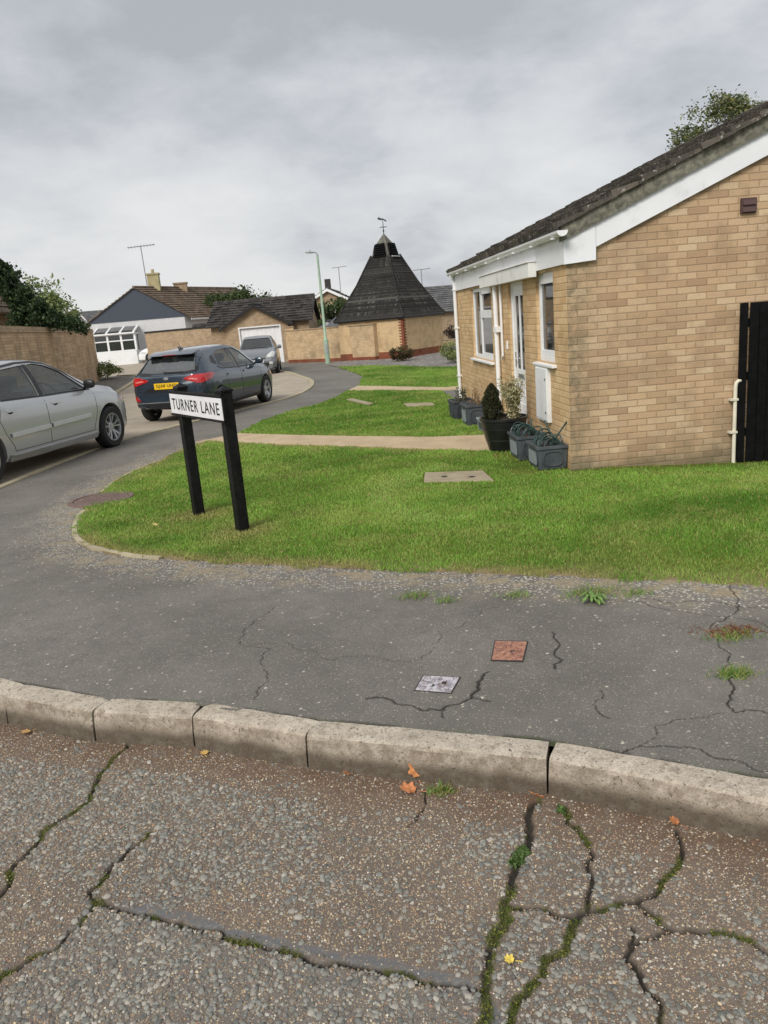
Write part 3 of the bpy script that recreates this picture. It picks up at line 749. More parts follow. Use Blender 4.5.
# ---- fine pavement strip with cracks
PC = {'a': [(.0, 3.10), (.038, 3.104), (.103, 3.07), (.184, 2.998), (.304, 2.927), (.374, 2.964), (.457, 3.018), (.501, 3.112), (.576, 3.236)], 'b': [(.455, 3.009), (.524, 2.957)], 'c': [(.326, 2.931), (.312, 2.86)],
      'd': [(.98, 3.60), (.971, 3.479), (.928, 3.382), (.879, 3.195)], 'e': [(1.62, 3.05), (1.535, 2.844), (1.443, 2.659), (1.65, 2.58)], 'f': [(.80, 2.50), (.856, 2.48), (.998, 2.506), (1.132, 2.465), (1.236, 2.37), (1.5, 2.25)],
      'g': [(.999, 2.949), (.96, 2.717)], 'h': [(1.565, 3.927), (1.795, 3.81), (1.994, 3.66), (2.3, 3.5)], 'i': [(2.107, 3.983), (1.895, 3.572), (1.6, 3.0)], 'j': [(1.313, 4.02), (1.547, 3.883), (1.984, 3.376), (2.4, 3.1)],
      'k': [(-.50, 3.2), (-.496, 3.294), (-.464, 3.475), (-.66, 3.95), (-.5, 4.4)], 'l': [(-.6, 3.85), (-.317, 3.698), (.1, 3.5), (.276, 3.43), (.36, 3.6), (.422, 3.769), (.927, 4.087)], 'm': [(1.0, 2.506), (1.1, 2.62), (1.4, 2.66)]}
PW = dict(a=.014, b=.009, c=.008, d=.011, e=.010, f=.007, g=.006, h=.008, i=.007, j=.006, k=.005, l=.004, m=.004)
gx2 = np.arange(-2.6, 3.0, .0062); gy2 = np.arange(1.7, 4.75, .0062)
X, Y = np.meshgrid(gx2, gy2); n2 = len(gx2); xf2 = X.ravel(); yf2 = Y.ravel(); s2 = kerb_side(xf2, yf2); p2 = np.c_[xf2, yf2]
vis2 = (s2 > .09) & (np.abs(xf2) < .60*yf2+.2) & ~inside([(x+.0, y+.25) for x, y in LAWN_A], xf2, yf2)
ck = np.zeros(len(p2)); iv = np.where(vis2)[0]; w2 = .5+fbm(xf2, yf2, 8, 77)
for k, pl in PC.items():
    jj = jag(pl, 4, .2, rr); A = np.array(jj); kk2 = iv[((p2[iv] > A.min(0)-.05) & (p2[iv] < A.max(0)+.05)).all(1)]
    d = seg_dist(p2[kk2], [jj]); w = .62*PW[k]*w2[kk2]; d = np.maximum(0, d+.004*(fbm(xf2[kk2], yf2[kk2], 70, 33, 3)-.5)); ck[kk2] = np.maximum(ck[kk2], (1-sstep(d, w*.35, w*1.1))*(1 if PW[k] > .004 else .75))
back = 1-sstep(s2, .12, .15); ck = np.maximum(ck, back*sstep(fbm(xf2, yf2, 7, 15), .42, .55))
fr = np.zeros(len(p2)); fr[iv] = fringe_fn(p2[iv])
m2 = np.zeros(len(p2)); m2[iv] = .35*back[iv]*sstep(fbm(xf2[iv], yf2[iv], 5, 21), .55, .65)
z2 = gz_np(yf2)+.0018*(fbm(xf2, yf2, 40, 6, 3)-.5)+.008*(fbm(xf2, yf2, 1.2, 12, 2)-.5)-.0055*ck
quad = np.arange(len(xf2)).reshape(len(gy2), n2); q = np.stack([quad[:-1, :-1], quad[:-1, 1:], quad[1:, 1:], quad[1:, :-1]], -1).reshape(-1, 4)
q = q[vis2[q].all(1)]; used = np.unique(q); remap = -np.ones(len(xf2), np.int64); remap[used] = np.arange(len(used))
o = np_mesh('pavement', np.c_[xf2, yf2, z2][used], remap[q], 4, M['asphalt'], attrs=dict(crack=ck[used], fringe=fr[used], moss=m2[used]), smooth=True); tag(o, kind='structure')

# ---- kerb stones
rk = random.Random(5)
def kerb_stone(a, b):
    L = (b-a).length; d = (b-a)/L; nrm = Vector((-d.y, d.x)); k = max(6, int(L/.03)); mb = MB()
    prof = [(-.016, ROADZ-.12), (-.014, ROADZ), (-.008, -.08), (-.003, -.018), (.001, -.007), (.009, -.001), (.03, .002), (.08, .003), (.118, .001), (.124, -.02), (.124, ROADZ-.12)]
    vs = []; s0 = rk.random()*50
    for i in range(k+1):
        t = .004+(L-.008)*i/k
        chip = max(0, vnoise(np.array([t+s0]), np.array([0.]), 9, 3)[0]-.62)*.035
        endr = .006 if i in (0, k) else 0
        for j, (o_, z) in enumerate(prof):
            w = (vnoise(np.array([t*1.0+s0]), np.array([j*.37]), 14, 4)[0]-.5)*.006
            oo = o_+w+(chip if 3 <= j <= 6 else 0)+(endr if j < 6 else 0); z_ = z-(chip*.5 if 4 <= j <= 7 else 0)-(endr*.6 if 3 <= j <= 8 else 0)+w*.4
            p = a+d*t+nrm*oo; vs.append((p.x, p.y, z_))
    m = len(prof); fs = [(i*m+j, (i+1)*m+j, (i+1)*m+j+1, i*m+j+1) for i in range(k) for j in range(m-1)]
    fs += [list(range(m)), [k*m+j for j in range(m-1, -1, -1)]]
    mb.add(vs, fs); o = mb.build('kerb', M['kerb'], smooth=20); return tag(o, kind='structure')
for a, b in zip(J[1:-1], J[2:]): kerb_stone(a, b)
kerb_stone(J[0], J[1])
# lane kerb: low concrete edging along the pavement
def edging(name, line, w, top, bot, mat):
    P = [Vector(p) for p in line]; vs = []; mb = MB()
    for i, p in enumerate(P):
        t = (P[min(i+1, len(P)-1)]-P[max(i-1, 0)]).normalized(); nr = Vector((-t.y, t.x)); g0 = gz(p.y)
        for o_, z in ((w/2, bot), (w/2, top-.012), (w/2-.015, top), (-w/2, top), (-w/2, bot)): q_ = p+nr*o_; vs.append((q_.x, q_.y, g0+z))
    m = 5; mb.add(vs, [(i*m+j, (i+1)*m+j, (i+1)*m+j+1, i*m+j+1) for i in range(len(P)-1) for j in range(m-1)]+[list(range(m)), [(len(P)-1)*m+j for j in range(m)]])
    return tag(mb.build(name, mat), kind='structure')
edging('kerb', K1s, .13, .012, -.2, M['kerb_lane'])
edging('kerb', spline(P2[1:9], 4)[::-1], .15, .05, -.2, M['kerb_lane'])
edging('lawn_edging', spline([(-2.84, 8.3), (-2.79, 7.9), (-2.57, 7.15), (-2.3, 6.64), (-2.0, 6.3), (-1.75, 6.07), (-1.5, 5.9)], 4), .06, .012, -.1, M['kerb_lane'])
edging('lawn_edging', spline([(-2.95, 9.3), (-2.97, 10.04), (-2.88, 10.62), (-2.72, 11.24)], 4), .05, .01, -.1, M['kerb_lane'])

# ---- paths, lawns, gravel
sheet('garden_path', PATH_A, M['path'], .014, .4, thick=.08)
sheet('garden_path', PATH_B, M['path'], .014, .4, thick=.08)
for L_ in (LAWN_A, LAWN_B, LAWN_C): sheet('lawn_soil', L_, M['lawn_soil'], .004, .22, edge=.05, thick=.03, attrs={'fringe': (lambda X: (1-sstep(seg_dist(X, [LAWN_EDGE]), .05, .30))) if L_ is LAWN_A else zero_fn})
sheet('gravel_bed', [(-.25, 33.4), (.1, 31.35), (1.37, 30.25), (2.4, 28.45), (3.09, 26.65), (4.6, 24.6), (8, 26), (8, 39.5), (5.2, 37.4), (3.6, 34.1), (2.3, 34.8), (0, 36.4)], M['gravel'], .01, .8)

# ---- grass blades
SLABS = [[(.89, 8.57), (1.56, 8.37), (1.56, 7.74), (.82, 8.04)], [(.18, 17.67), (.36, 17.7), (.77, 16.26), (.62, 16.07)], [(1.32, 15.77), (1.9, 15.47), (1.9, 15.02), (1.34, 15.2)]]
def grass(poly, dens, far, hmin, hmax, seed):
    P = np.array(poly); x0, y0 = P.min(0); x1, y1 = P.max(0); A = (x1-x0)*(y1-y0); r = np.random.default_rng(seed)
    N = int(A*dens); x = r.uniform(x0, x1, N); y = r.uniform(y0, y1, N)
    jx = x+(fbm(x, y, 5, seed)-.5)*.22; jy = y+(fbm(x, y, 7, seed+9)-.5)*.26
    k = inside(poly, jx, jy) & (np.abs(x+.0) < .62*y+.5) & (r.uniform(0, 1, N) < np.clip((far/y)**1.6, .04, 1))
    for s_ in SLABS: k &= ~inside(s_, x, y)
    k &= ~((x > 2.4) & (y+.12*fbm(x, y, 4, 8) > 7.82+.06*(x < 3.2)) & (y < 8.2) & (r.uniform(0, 1, N) < .9))
    k &= ~((x > 1.82) & (y > 8.0) & (y < 9.4) & (x < 2.5) & (r.uniform(0, 1, N) < .86))
    k &= ((x+2.95)**2/.9+(y-8.85)**2/.16 > .33)
    return x[k], y[k]
def blades(x, y, hmin, hmax, seed, worn=True, z0=.0):
    r = np.random.default_rng(seed); N = len(x)
    big = fbm(x, y, .7, 51, 4); mid = fbm(x, y, 3.1, 52, 4)
    mow = .5+.5*np.sin(np.hypot(x-3.2, y-4.2)*2*pi/.95)
    h = r.uniform(hmin, hmax, N)*(.7+.6*mid)*(1+.020*np.maximum(y-7, 0)); w = (.0028+.00042*np.maximum(y-4, 0))*r.uniform(.7, 1.3, N)
    a = r.uniform(0, 2*pi, N); lean = np.abs(r.normal(.45, .3, N)); b = r.uniform(0, 2*pi, N)
    dx, dy = np.cos(a), np.sin(a); lx, ly = np.cos(b)*lean*h, np.sin(b)*lean*h; zg = gz_np(y)+dip(x, y)+z0
    v = np.empty((N, 5, 3))
    for i, (s_, t) in enumerate(((-1, 0), (1, 0), (.75, .5), (-.75, .5))):
        v[:, i, 0] = x+dx*w*s_+lx*t*.4; v[:, i, 1] = y+dy*w*s_+ly*t*.4; v[:, i, 2] = zg+h*t*(1-.1*lean)
    v[:, 4, 0] = x+lx; v[:, 4, 1] = y+ly; v[:, 4, 2] = zg+h*np.sqrt(np.clip(1-.35*lean**2, .2, 1))
    c1 = np.array(lin(92, 136, 46)); c2 = np.array(lin(152, 190, 84)); c3 = np.array(lin(194, 194, 118)); c4 = np.array(lin(186, 168, 116))
    f = np.clip((big-.5)*1.5+.45+.6*(mid-.5)+.20*(mow-.5)+r.normal(0, .13, N), 0, 1)[:, None]
    t = c1*(1-f)+c2*f
    yel = sstep(fbm(x, y, 2.6, 61, 4)+r.normal(0, .08, N), .50, .68)[:, None]*.34; t = t*(1-yel)+c3*yel
    if worn:
        arc = (1-sstep(np.abs(np.hypot(x-2.1, y-7.4)-1.75), .05, .26))*(x < 1.2)*(y > 6.2)*.45; t = t*(1-arc[:, None])+np.array(lin(176, 204, 112))*arc[:, None]
        pd_ = np.minimum(np.hypot(x+.94, y-6.55), np.hypot(x+1.48, y-7.47)); pk = ((1-sstep(pd_, .1, .5))*.6)[:, None]; t = t*(1-pk)+c4*pk
    dry = (r.uniform(0, 1, N) < .05)[:, None]; t = np.where(dry, c4, t)
    if worn:
        e = seg_dist(np.c_[x, y], [LAWN_EDGE]); ed = ((1-sstep(e, .03, .24))*sstep(fbm(x, y, 2.2, 71), .40, .58)*.55)[:, None]; t = t*(1-ed)+c4*ed
    t = t*r.uniform(.70, 1.12, (N, 1))
    idx = (np.arange(N)*5)[:, None]
    return v.reshape(-1, 3), idx+np.array([[0, 1, 2, 3]]), idx+np.array([[3, 2, 4]]), np.repeat(t, 5, 0)
def grass_obj(name, poly, dens, far, hmin, hmax, seed, label, worn=True):
    x, y = grass(poly, dens, far, hmin, hmax, seed); v, q_, t_, c = blades(x, y, hmin, hmax, seed, worn)
    o = np_mesh(name, v, [(q_, 4), (t_, 3)], 0, M['blade'], attrs={'tint': c}); return tag(o, label, 'grass', kind='stuff')
grass_obj('grass', LAWN_A, 9000, 6.0, .014, .034, 101, 'short mown grass of the large corner lawn beside the name sign')
grass_obj('grass', LAWN_B, 7000, 8.0, .016, .034, 102, 'short mown grass of the lawn between the two pale paths', False)
grass_obj('grass', LAWN_C, 6000, 9.0, .016, .036, 103, 'short mown grass beyond the farther pale path', False)

# ---- concrete covers in the grass
def slab(poly, name, label, holes=(), h=.02):
    mb = MB(); P = [Vector((x, y, gz(y)-.05)) for x, y in poly]; t = thing(name, label, 'cover', (0, 0, 0))
    mb.prism(P, (0, 0, .05+h)); mb.build('slab', M['slab'], t, bevel=.008)
    for (x, y) in holes:
        m = MB(); m.lathe([(.001, gz(y)+h+.0015), (.028, gz(y)+h+.0015), (.03, gz(y)+h+.003), (.036, gz(y)+h+.003), (.038, gz(y)+h)], 16, Matrix.Translation((x, y, 0))); m.build('lifting_hole', M['iron_dark'], t)
    c = sum((Vector(p) for p in poly), Vector((0, 0)))/len(poly); t.location = (0, 0, 0); return t
slab([(.908, 8.549), (1.538, 8.354), (1.539, 7.761), (.839, 8.061)], 'concrete_cover', 'wide tan concrete cover with dark lifting holes in the near lawn', [(1.36, 8.05), (1.08, 8.2)])
slab([(.199, 17.653), (.346, 17.681), (.748, 16.26), (.64, 16.093)], 'paving_slab', 'long narrow grey slab lying aslant in the middle lawn', h=.035)
slab([(1.339, 15.751), (1.883, 15.456), (1.884, 15.036), (1.363, 15.217)], 'paving_slab', 'squarish tan slab sunk in the middle lawn near the planters', h=.03)

# ---- iron covers in the pavement
def stop_cover(name, poly, mat, label, holes):
    c = sum((Vector(p) for p in poly), Vector((0, 0)))/4; z = gz(c.y); t = thing(name, label, 'cover', (c.x, c.y, z))
    rel = [Vector((p[0]-c.x, p[1]-c.y, 0)) for p in poly]
    fr = MB(); b = len(fr.v)
    outer = [p*1.0 for p in rel]; inner = [p*.95 for p in rel]
    vs = [(p.x, p.y, .004) for p in outer]+[(p.x, p.y, .004) for p in inner]+[(p.x, p.y, -.03) for p in outer]+[(p.x, p.y, -.03) for p in inner]
    fs = []
    for i in range(4):
        j = (i+1) % 4; fs += [(i, j, j+4, i+4), (i+8, i, j, j+8) if False else (i, i+8, j+8, j), (i+4, j+4, j+12, i+12)]
    fr.add(vs, fs); fr.build('frame', M['iron_dark'], t)
    lid = MB(); lid.prism([(p.x*.94, p.y*.94, -.03) for p in rel], (0, 0, .034))
    ex = (rel[1]-rel[0])*.5; ey = (rel[0]-rel[3])*.5
    for i in range(-2, 3):
        for j in range(-2, 3):
            if (i+j) % 2: continue
            q_ = ex*i*.3+ey*j*.3; lid.prism([(q_.x+ex.x*.11*a+ey.x*.11*b_, q_.y+ex.y*.11*a+ey.y*.11*b_, .006) for a, b_ in ((-1, -1), (1, -1), (1, 1), (-1, 1))], (0, 0, .003))
    lid.build('lid', mat, t)
    for (a, b_) in holes:
        h = MB(); q_ = ex*a+ey*b_; h.lathe([(.001, .0078), (.011, .0078), (.011, .0055)], 10, Matrix.Translation((q_.x, q_.y, 0))); h.build('key_hole', M['iron_dark'], t)
    return t
stop_cover('water_cover', [(.669, 3.557), (.828, 3.508), (.75, 3.294), (.605, 3.337)], M['cover_rust'], 'small rusty orange metal cover set in the dark pavement', [(-.3, .4), (.25, -.15)])
stop_cover('water_cover', [(.271, 3.262), (.438, 3.201), (.373, 3.055), (.214, 3.12)], M['cover_pale'], 'small whitish metal cover set in the pavement by a crack', [(.35, .1), (-.2, -.3)])
z = gz(8.85)
t = thing('manhole_cover', 'round brown iron manhole cover at the lawn corner by the pavement', 'cover', (-2.82, 8.85, z))
MB().lathe([(.30, -.03), (.30, .008), (.28, .012), (.02, .012), (.001, .013)], 40).build('lid', M['cover_round'], t, smooth=30)
m = MB(); m.lathe([(.31, -.03), (.31, .013), (.36, .013), (.37, -.03)], 40, closed=True); m.build('rim', M['cover_round'], t, smooth=30)
m = MB(); m.lathe([(.001, .010), (.275, .010), (.275, .014), (.001, .014)], 32)
for i in range(-5, 6):
    for j in range(-5, 6):
        if i*i+j*j < 25 and (i+j) % 2 == 0: m.box(i*.048-.016, i*.048+.016, j*.048-.016, j*.048+.016, .011, .019)
m.build('tread_pattern', M['cover_round'], t)
# ------------------------------------------------------------------ helpers for buildings
def set_uv(o, fn):
    me = o.data; uv = me.uv_layers.new(name='UVMap')
    co = np.empty(len(me.vertices)*3); me.vertices.foreach_get('co', co); co = co.reshape(-1, 3)
    vi = np.empty(len(me.loops), np.int32); me.loops.foreach_get('vertex_index', vi)
    uv.data.foreach_set('uv', np.array(fn(co[vi]), float).T.astype(np.float32).ravel())

def holed(mb, origin, U, V, w0, w1, h0, h1, holes, depth, N, mi=0):
    """a wall face with openings and their reveals; N points outwards"""
    O = Vector(origin); U = Vector(U); V = Vector(V); N = Vector(N)
    us = sorted({w0, w1, *[h[0] for h in holes], *[h[1] for h in holes]}); vs = sorted({h0, h1, *[h[2] for h in holes], *[h[3] for h in holes]})
    for a, b in zip(us[:-1], us[1:]):
        for c, d in zip(vs[:-1], vs[1:]):
            m = ((a+b)/2, (c+d)/2)
            if any(h[0] < m[0] < h[1] and h[2] < m[1] < h[3] for h in holes): continue
            mb.add([O+U*a+V*c, O+U*b+V*c, O+U*b+V*d, O+U*a+V*d], [(0, 1, 2, 3)], mi)
    for h in holes:
        L = [(h[0], h[2]), (h[1], h[2]), (h[1], h[3]), (h[0], h[3])]
        for i in range(4):
            p, q = L[i], L[(i+1) % 4]; A = O+U*p[0]+V*p[1]; B = O+U*q[0]+V*q[1]
            mb.add([A, B, B-N*depth, A-N*depth], [(0, 1, 2, 3)], mi)

def course_roof(mb, eave, ridge, along, L, row=.3, th=.045, jitter=.012, over=.04, seed=1, tilew=None):
    """overlapping tile courses from eave to ridge (3D points at one end); 'along' unit vector, length L"""
    r = random.Random(seed); E = Vector(eave); R = Vector(ridge); A = Vector(along); S = (R-E); n = max(2, round(S.length/row)); s = S/n
    nrm = A.cross(S).normalized()
    if nrm.z < 0: nrm = -nrm
    for i in range(n):
        a0, a1 = -r.uniform(0, jitter), L+r.uniform(0, jitter)
        p0 = E+s*i; p1 = E+s*(i+1)+s*.12
        q = [p0+nrm*th, p1+nrm*.006, p1-nrm*.02, p0-nrm*.012]
        if i == n-1: q = [p0+nrm*th, E+S+nrm*.01, E+S-nrm*.02, p0-nrm*.012]
        if tilew:
            k = max(1, round((a1-a0)/tilew)); dw = (a1-a0)/k
            for j in range(k):
                lf = nrm*r.uniform(-.006, .010); sh = s.normalized()*r.uniform(-.012, .012)
                mb.prism([q[0]+lf+sh+A*(a0+j*dw+.002), q[1]+A*(a0+j*dw+.002), q[2]+A*(a0+j*dw+.002), q[3]+sh+A*(a0+j*dw+.002)], A*(dw-.004))
            continue
        mb.prism([p+A*a0 for p in q], A*(a1-a0))
    return n

# ------------------------------------------------------------------ the brick bungalow
HX, HY0, HY1 = 2.43, 8.0, 15.1
B = thing('brick_bungalow', 'buff brick bungalow with mossy tiled roof and white bargeboard beside the lawn', 'house', (HX, HY0, -.14))
ZO = -.14
def hb(): return MB()
def shift(mb): mb.v = [(x-HX, y-HY0, z-ZO) for x, y, z in mb.v]; return mb
def part(mb, name, mat, smooth=None, bevel=0, parent=None): return shift(mb).build(name, mat, parent or B, smooth, bevel)

WL = (11.82, 13.48, .83, 1.96); DR = (9.86, 10.64, -.12, 1.93); WR = (8.50, 9.22, .97, 1.96)
zr = lambda x: 2.45+.42*(x-2.44)
RX = 6.4
w = hb()
holed(w, (HX, 0, 0), (0, 1, 0), (0, 0, 1), HY0, HY1, -.4, 2.2, [WL, DR, WR], .1, (-1, 0, 0))
part(w, 'front_wall', M['brick_front'])
w = hb()
w.add([(HX, HY0, -.4), (10.3, HY0, -.4), (10.3, HY0, zr(2.44)-.15), (RX, HY0, zr(RX)-.15), (HX, HY0, zr(HX)-.15)], [(0, 1, 2, 3, 4)])
w.add([(HX, HY1, -.4), (10.3, HY1, -.4), (10.3, HY1, zr(2.44)-.15), (RX, HY1, zr(RX)-.15), (HX, HY1, zr(HX)-.15)], [(0, 1, 2, 3, 4)])
w.add([(10.3, HY0, -.4), (10.3, HY1, -.4), (10.3, HY1, 2.3), (10.3, HY0, 2.3)], [(0, 1, 2, 3)])
part(w, 'gable_wall', M['brick'])
w = hb(); w.add([(HX+.45, HY0+.1, -.2), (HX+.45, HY1-.1, -.2), (HX+.45, HY1-.1, 2.2), (HX+.45, HY0+.1, 2.2)], [(0, 1, 2, 3)])
for z in (-.2, 2.19): w.add([(HX+.105, HY0+.1, z), (HX+.45, HY0+.1, z), (HX+.45, HY1-.1, z), (HX+.105, HY1-.1, z)], [(0, 1, 2, 3)])
part(w, 'room_lining', M['room'])

# roof
rf = hb(); n1 = course_roof(rf, (2.29, 7.90, zr(2.29)-.05), (RX, 7.90, zr(RX)-.05), (0, 1, 0), 7.25, row=.31, th=.048, jitter=.035, seed=4, tilew=.30)
course_roof(rf, (2*RX-2.29, 7.90, zr(2.29)-.05), (RX, 7.90, zr(RX)-.05), (0, 1, 0), 7.35, row=.31, th=.05, seed=5)
roof = part(rf, 'roof', M['tile_main']); sl = sqrt(1+.42**2)
set_uv(roof, lambda c: (c[:, 1], c[:, 0]*sl+.14))
rd = hb(); rr_ = random.Random(9)
for i in range(17):
    y0 = 7.9+i*.435; rd.lathe([(.001, 0), (.09, 0), (.09, .42), (.001, .42)], 12, Matrix.Translation((RX, y0, zr(RX)-.09+rr_.uniform(-.01, .01))) @ Matrix.Rotation(-pi/2, 4, 'X'))
part(rd, 'ridge_tile', M['tile_main'], parent=B)
set_uv(COL.objects['ridge_tile'], lambda c: (c[:, 1], c[:, 0]))
vm = hb(); rv = random.Random(12)
for (xa, xb) in ((2.36, RX), (2*RX-2.36, RX)):
    k = 150
    for i in range(k):
        a = xa+(xb-xa)*i/k; b = xa+(xb-xa)*(i+1)/k; za = zr(a if a <= RX else 2*RX-a); zb = zr(b if b <= RX else 2*RX-b); j = rv.uniform(-.003, .003)
        vm.prism([(a, 7.925+j, za-.215), (b, 7.925+j, zb-.215), (b, 7.925+j, zb-.065), (a, 7.925+j, za-.065)], (0, .07-j, 0))
part(vm, 'verge_mortar', M['verge_mortar'])
bb = hb()
bb.prism([(2.725, 7.955, zr(2.725)-.215), (RX, 7.955, zr(RX)-.215), (RX, 7.955, zr(RX)-.44), (2.725, 7.955, zr(2.725)-.44)], (0, .03, 0))
bb.prism([(2*RX-2.725, 7.955, zr(2.725)-.215), (RX, 7.955, zr(RX)-.215), (RX, 7.955, zr(RX)-.44), (2*RX-2.725, 7.955, zr(2.725)-.44)], (0, .03, 0))
part(bb, 'bargeboard', M['white_clean'])
bb = hb(); bb.prism([(2.395, 7.95, zr(2.395)-.215), (2.72, 7.95, zr(2.72)-.215), (2.72, 7.95, 2.005), (2.395, 7.95, 1.985)], (0, .045, 0))
bb.box(2.585, 2.589, 7.9475, 7.951, 2.0, zr(2.59)-.22, 0)
part(bb, 'box_end', M['white_clean'])
fa = hb(); fa.box(2.395, 2.425, 7.996, 15.15, 1.99, zr(2.40)-.07); fa.box(2.393, 2.396, 9.03, 9.034, 2.0, 2.3)
part(fa, 'fascia', M['white'])
# gutter: half round
gu = hb(); pr = [(cos(a)*.056, sin(a)*.056) for a in np.linspace(pi, 2*pi, 9)]+[(cos(a)*.050, sin(a)*.050) for a in np.linspace(2*pi, pi, 9)]
gu.prism([(2.338+a, 7.80, 2.30+b) for a, b in pr], (0, 7.35, .02))
gu.add([(2.338+cos(a)*.05, 7.803, 2.30+sin(a)*.05) for a in np.linspace(pi, 2*pi, 9)], [list(range(9))])
for i in range(9): gu.box(2.28, 2.395, 8.0+i*.85, 8.03+i*.85, 2.235+i*.0023, 2.25+i*.0023)
part(gu, 'gutter', M['white'])
ca = hb(); ca.box(2.30, 2.394, 9.03, 12.0, 1.925, 2.085); ca.box(2.285, 2.394, 9.02, 12.01, 2.088, 2.10)
part(ca, 'door_canopy', M['canopy'], bevel=.004)
dp = hb(); dp.tube([(2.36, 14.92, 2.27), (2.36, 14.92, 2.18), (2.385, 14.92, 2.10), (2.385, 14.92, -.1)], .034, 12)
for z in (.4, 1.3, 2.0): dp.box(2.345, 2.43, 14.875, 14.965, z, z+.03)
part(dp, 'downpipe', M['white'], 40)
dp = hb(); dp.tube([(2.38, 11.28, 1.92), (2.38, 11.28, -.1)], .034, 12); dp.tube([(2.40, 11.02, 1.92), (2.40, 11.02, .95), (2.40, 11.1, .9)], .018, 8)
dp.box(2.35, 2.43, 11.20, 11.36, 1.28, 1.36)
part(dp, 'downpipe', M['white'], 40)
b_ = hb(); b_.box(2.41, 2.43, 10.78, 10.83, 1.05, 1.16); part(b_, 'doorbell', M['white'], bevel=.004)

def window(y0, y1, z0, z1, bars, sill=True, vents=(), net=None):
    x = HX+.035; t = .06
    f = hb()
    f.box(x, x+.055, y0, y0+t, z0, z1); f.box(x, x+.055, y1-t, y1, z0, z1); f.box(x, x+.055, y0+t, y1-t, z0, z0+t); f.box(x, x+.055, y0+t, y1-t, z1-t, z1)
    panes = []
    for k in bars: f.box(x+.002, x+.053, *k)
    for (a, b, c, d) in vents: f.box(x-.006, x, a, b, c, d)
    p = part(f, 'window', M['white'], bevel=.005)
    gl = hb(); gl.box(x+.025, x+.031, y0+t*.8, y1-t*.8, z0+t*.8, z1-t*.8); part(gl, 'pane', M['window_glass'], parent=p)
    if sill:
        s = hb(); s.prism([(HX-.055, 0, z0-.045), (HX-.055, 0, z0-.018), (HX+.09, 0, z0-.001), (HX+.09, 0, z0-.045)], (0, 1, 0))
        s.v = [(a, (y0-.06) if b == 0 else (y1+.06), c) for a, b, c in s.v]; part(s, 'sill', M['white'], bevel=.004, parent=p)
    if net:  # net added behind the glass so panes look pale like reflections
        c = hb(); n = 40; vs = []
        for i in range(n+1):
            y = y0+.07+(y1-y0-.14)*i/n; vs += [(HX+.13+.015*sin(i*1.9), y, net[0]), (HX+.13+.015*sin(i*1.9), y, net[1])]
        c.add(vs, [(2*i, 2*i+1, 2*i+3, 2*i+2) for i in range(n)]); part(c, 'added_net_curtain', M['net'], 60, parent=p)
    return p
y0, y1, z0, z1 = WL
window(y0, y1, z0, z1, [(12.83, 12.90, z0+.06, z1-.06), (y0+.06, 12.83, 1.52, 1.60), (y0+.06, y0+.11, 1.60, z1-.06), (12.78, 12.83, 1.60, z1-.06), (y0+.06, 12.83, z1-.11, z1-.06),
                        (y0+.06, 12.83, 1.48, 1.52), (y0+.06, 12.83, z0+.06, z0+.10)], vents=[(12.0, 12.5, z1-.04, z1-.02)], net=(z0+.05, 1.50))
y0, y1, z0, z1 = WR
window(y0, y1, z0, z1, [(y0+.06, y1-.06, z0+.06, z0+.13), (y0+.06, y1-.06, z1-.12, z1-.06)], vents=[(8.7, 9.0, z1-.04, z1-.02)], net=(z0+.08, z0+.62))
# door
d = hb(); y0, y1, z0, z1 = DR; x = HX+.03
d.box(x, x+.06, y0, y0+.05, z0, z1); d.box(x, x+.06, y1-.05, y1, z0, z1); d.box(x, x+.06, y0+.05, y1-.05, z1-.05, z1)
lx = x+.015
for (a, b, c, e) in [(y0+.05, y0+.17, -.08, z1-.05), (y1-.17, y1-.05, -.08, z1-.05), (y0+.17, y1-.17, -.08, .80), (y0+.17, y1-.17, z1-.18, z1-.05), (10.22, 10.28, .80, z1-.18)]: d.box(lx, lx+.035, a, b, c, e)
d.box(lx-.008, lx, y0+.2, y1-.2, .05, .35); d.box(lx-.008, lx, y0+.2, y1-.2, .45, .62)
dd_ = part(d, 'front_door', M['white'], bevel=.004)
g_ = hb(); g_.box(lx+.01, lx+.018, y0+.165, y1-.165, .79, z1-.17); part(g_, 'pane', M['window_glass'], parent=dd_)
g_ = hb(); g_.box(lx-.012, lx-.002, 10.10, 10.38, .69, .74); part(g_, 'letter_plate', M['steel'], parent=dd_)
g_ = hb(); g_.box(lx-.012, lx-.002, y1-.14, y1-.10, .82, 1.02); g_.tube([(lx-.03, y1-.12, .93), (lx-.03, y1-.23, .93)], .009, 8); g_.tube([(lx, y1-.12, .93), (lx-.03, y1-.12, .93)], .009, 8); part(g_, 'handle', M['chrome'], parent=dd_)
s = hb(); s.box(2.1, 2.43, 9.7, 10.8, -.2, -.06); part(s, 'door_step', M['path'], bevel=.01)
# meter cupboard
mbx = hb(); mbx.box(2.385, 2.43, 8.69, 9.20, .29, .92); mbx.box(2.379, 2.386, 8.71, 9.18, .31, .90); mt = part(mbx, 'meter_cupboard', M['white'], bevel=.005)
for z in (.40, .78):
    k = hb(); k.tube([(2.375, 8.76, z), (2.38, 8.76, z)], .014, 10); part(k, 'lock', M['iron_dark'], parent=mt)
# vent on the gable
v = hb(); xa, za = 4.22, 2.335
v.box(xa, xa+.16, 7.972, 7.998, za, za+.145); 
for k in range(2): v.prism([(xa+.015, 7.974, za+.012+k*.066), (xa+.015, 7.955, za+.012+k*.066), (xa+.015, 7.974, za+.066+k*.066)], (.13, 0, 0))
part(v, 'wall_vent', M['vent_brown'])
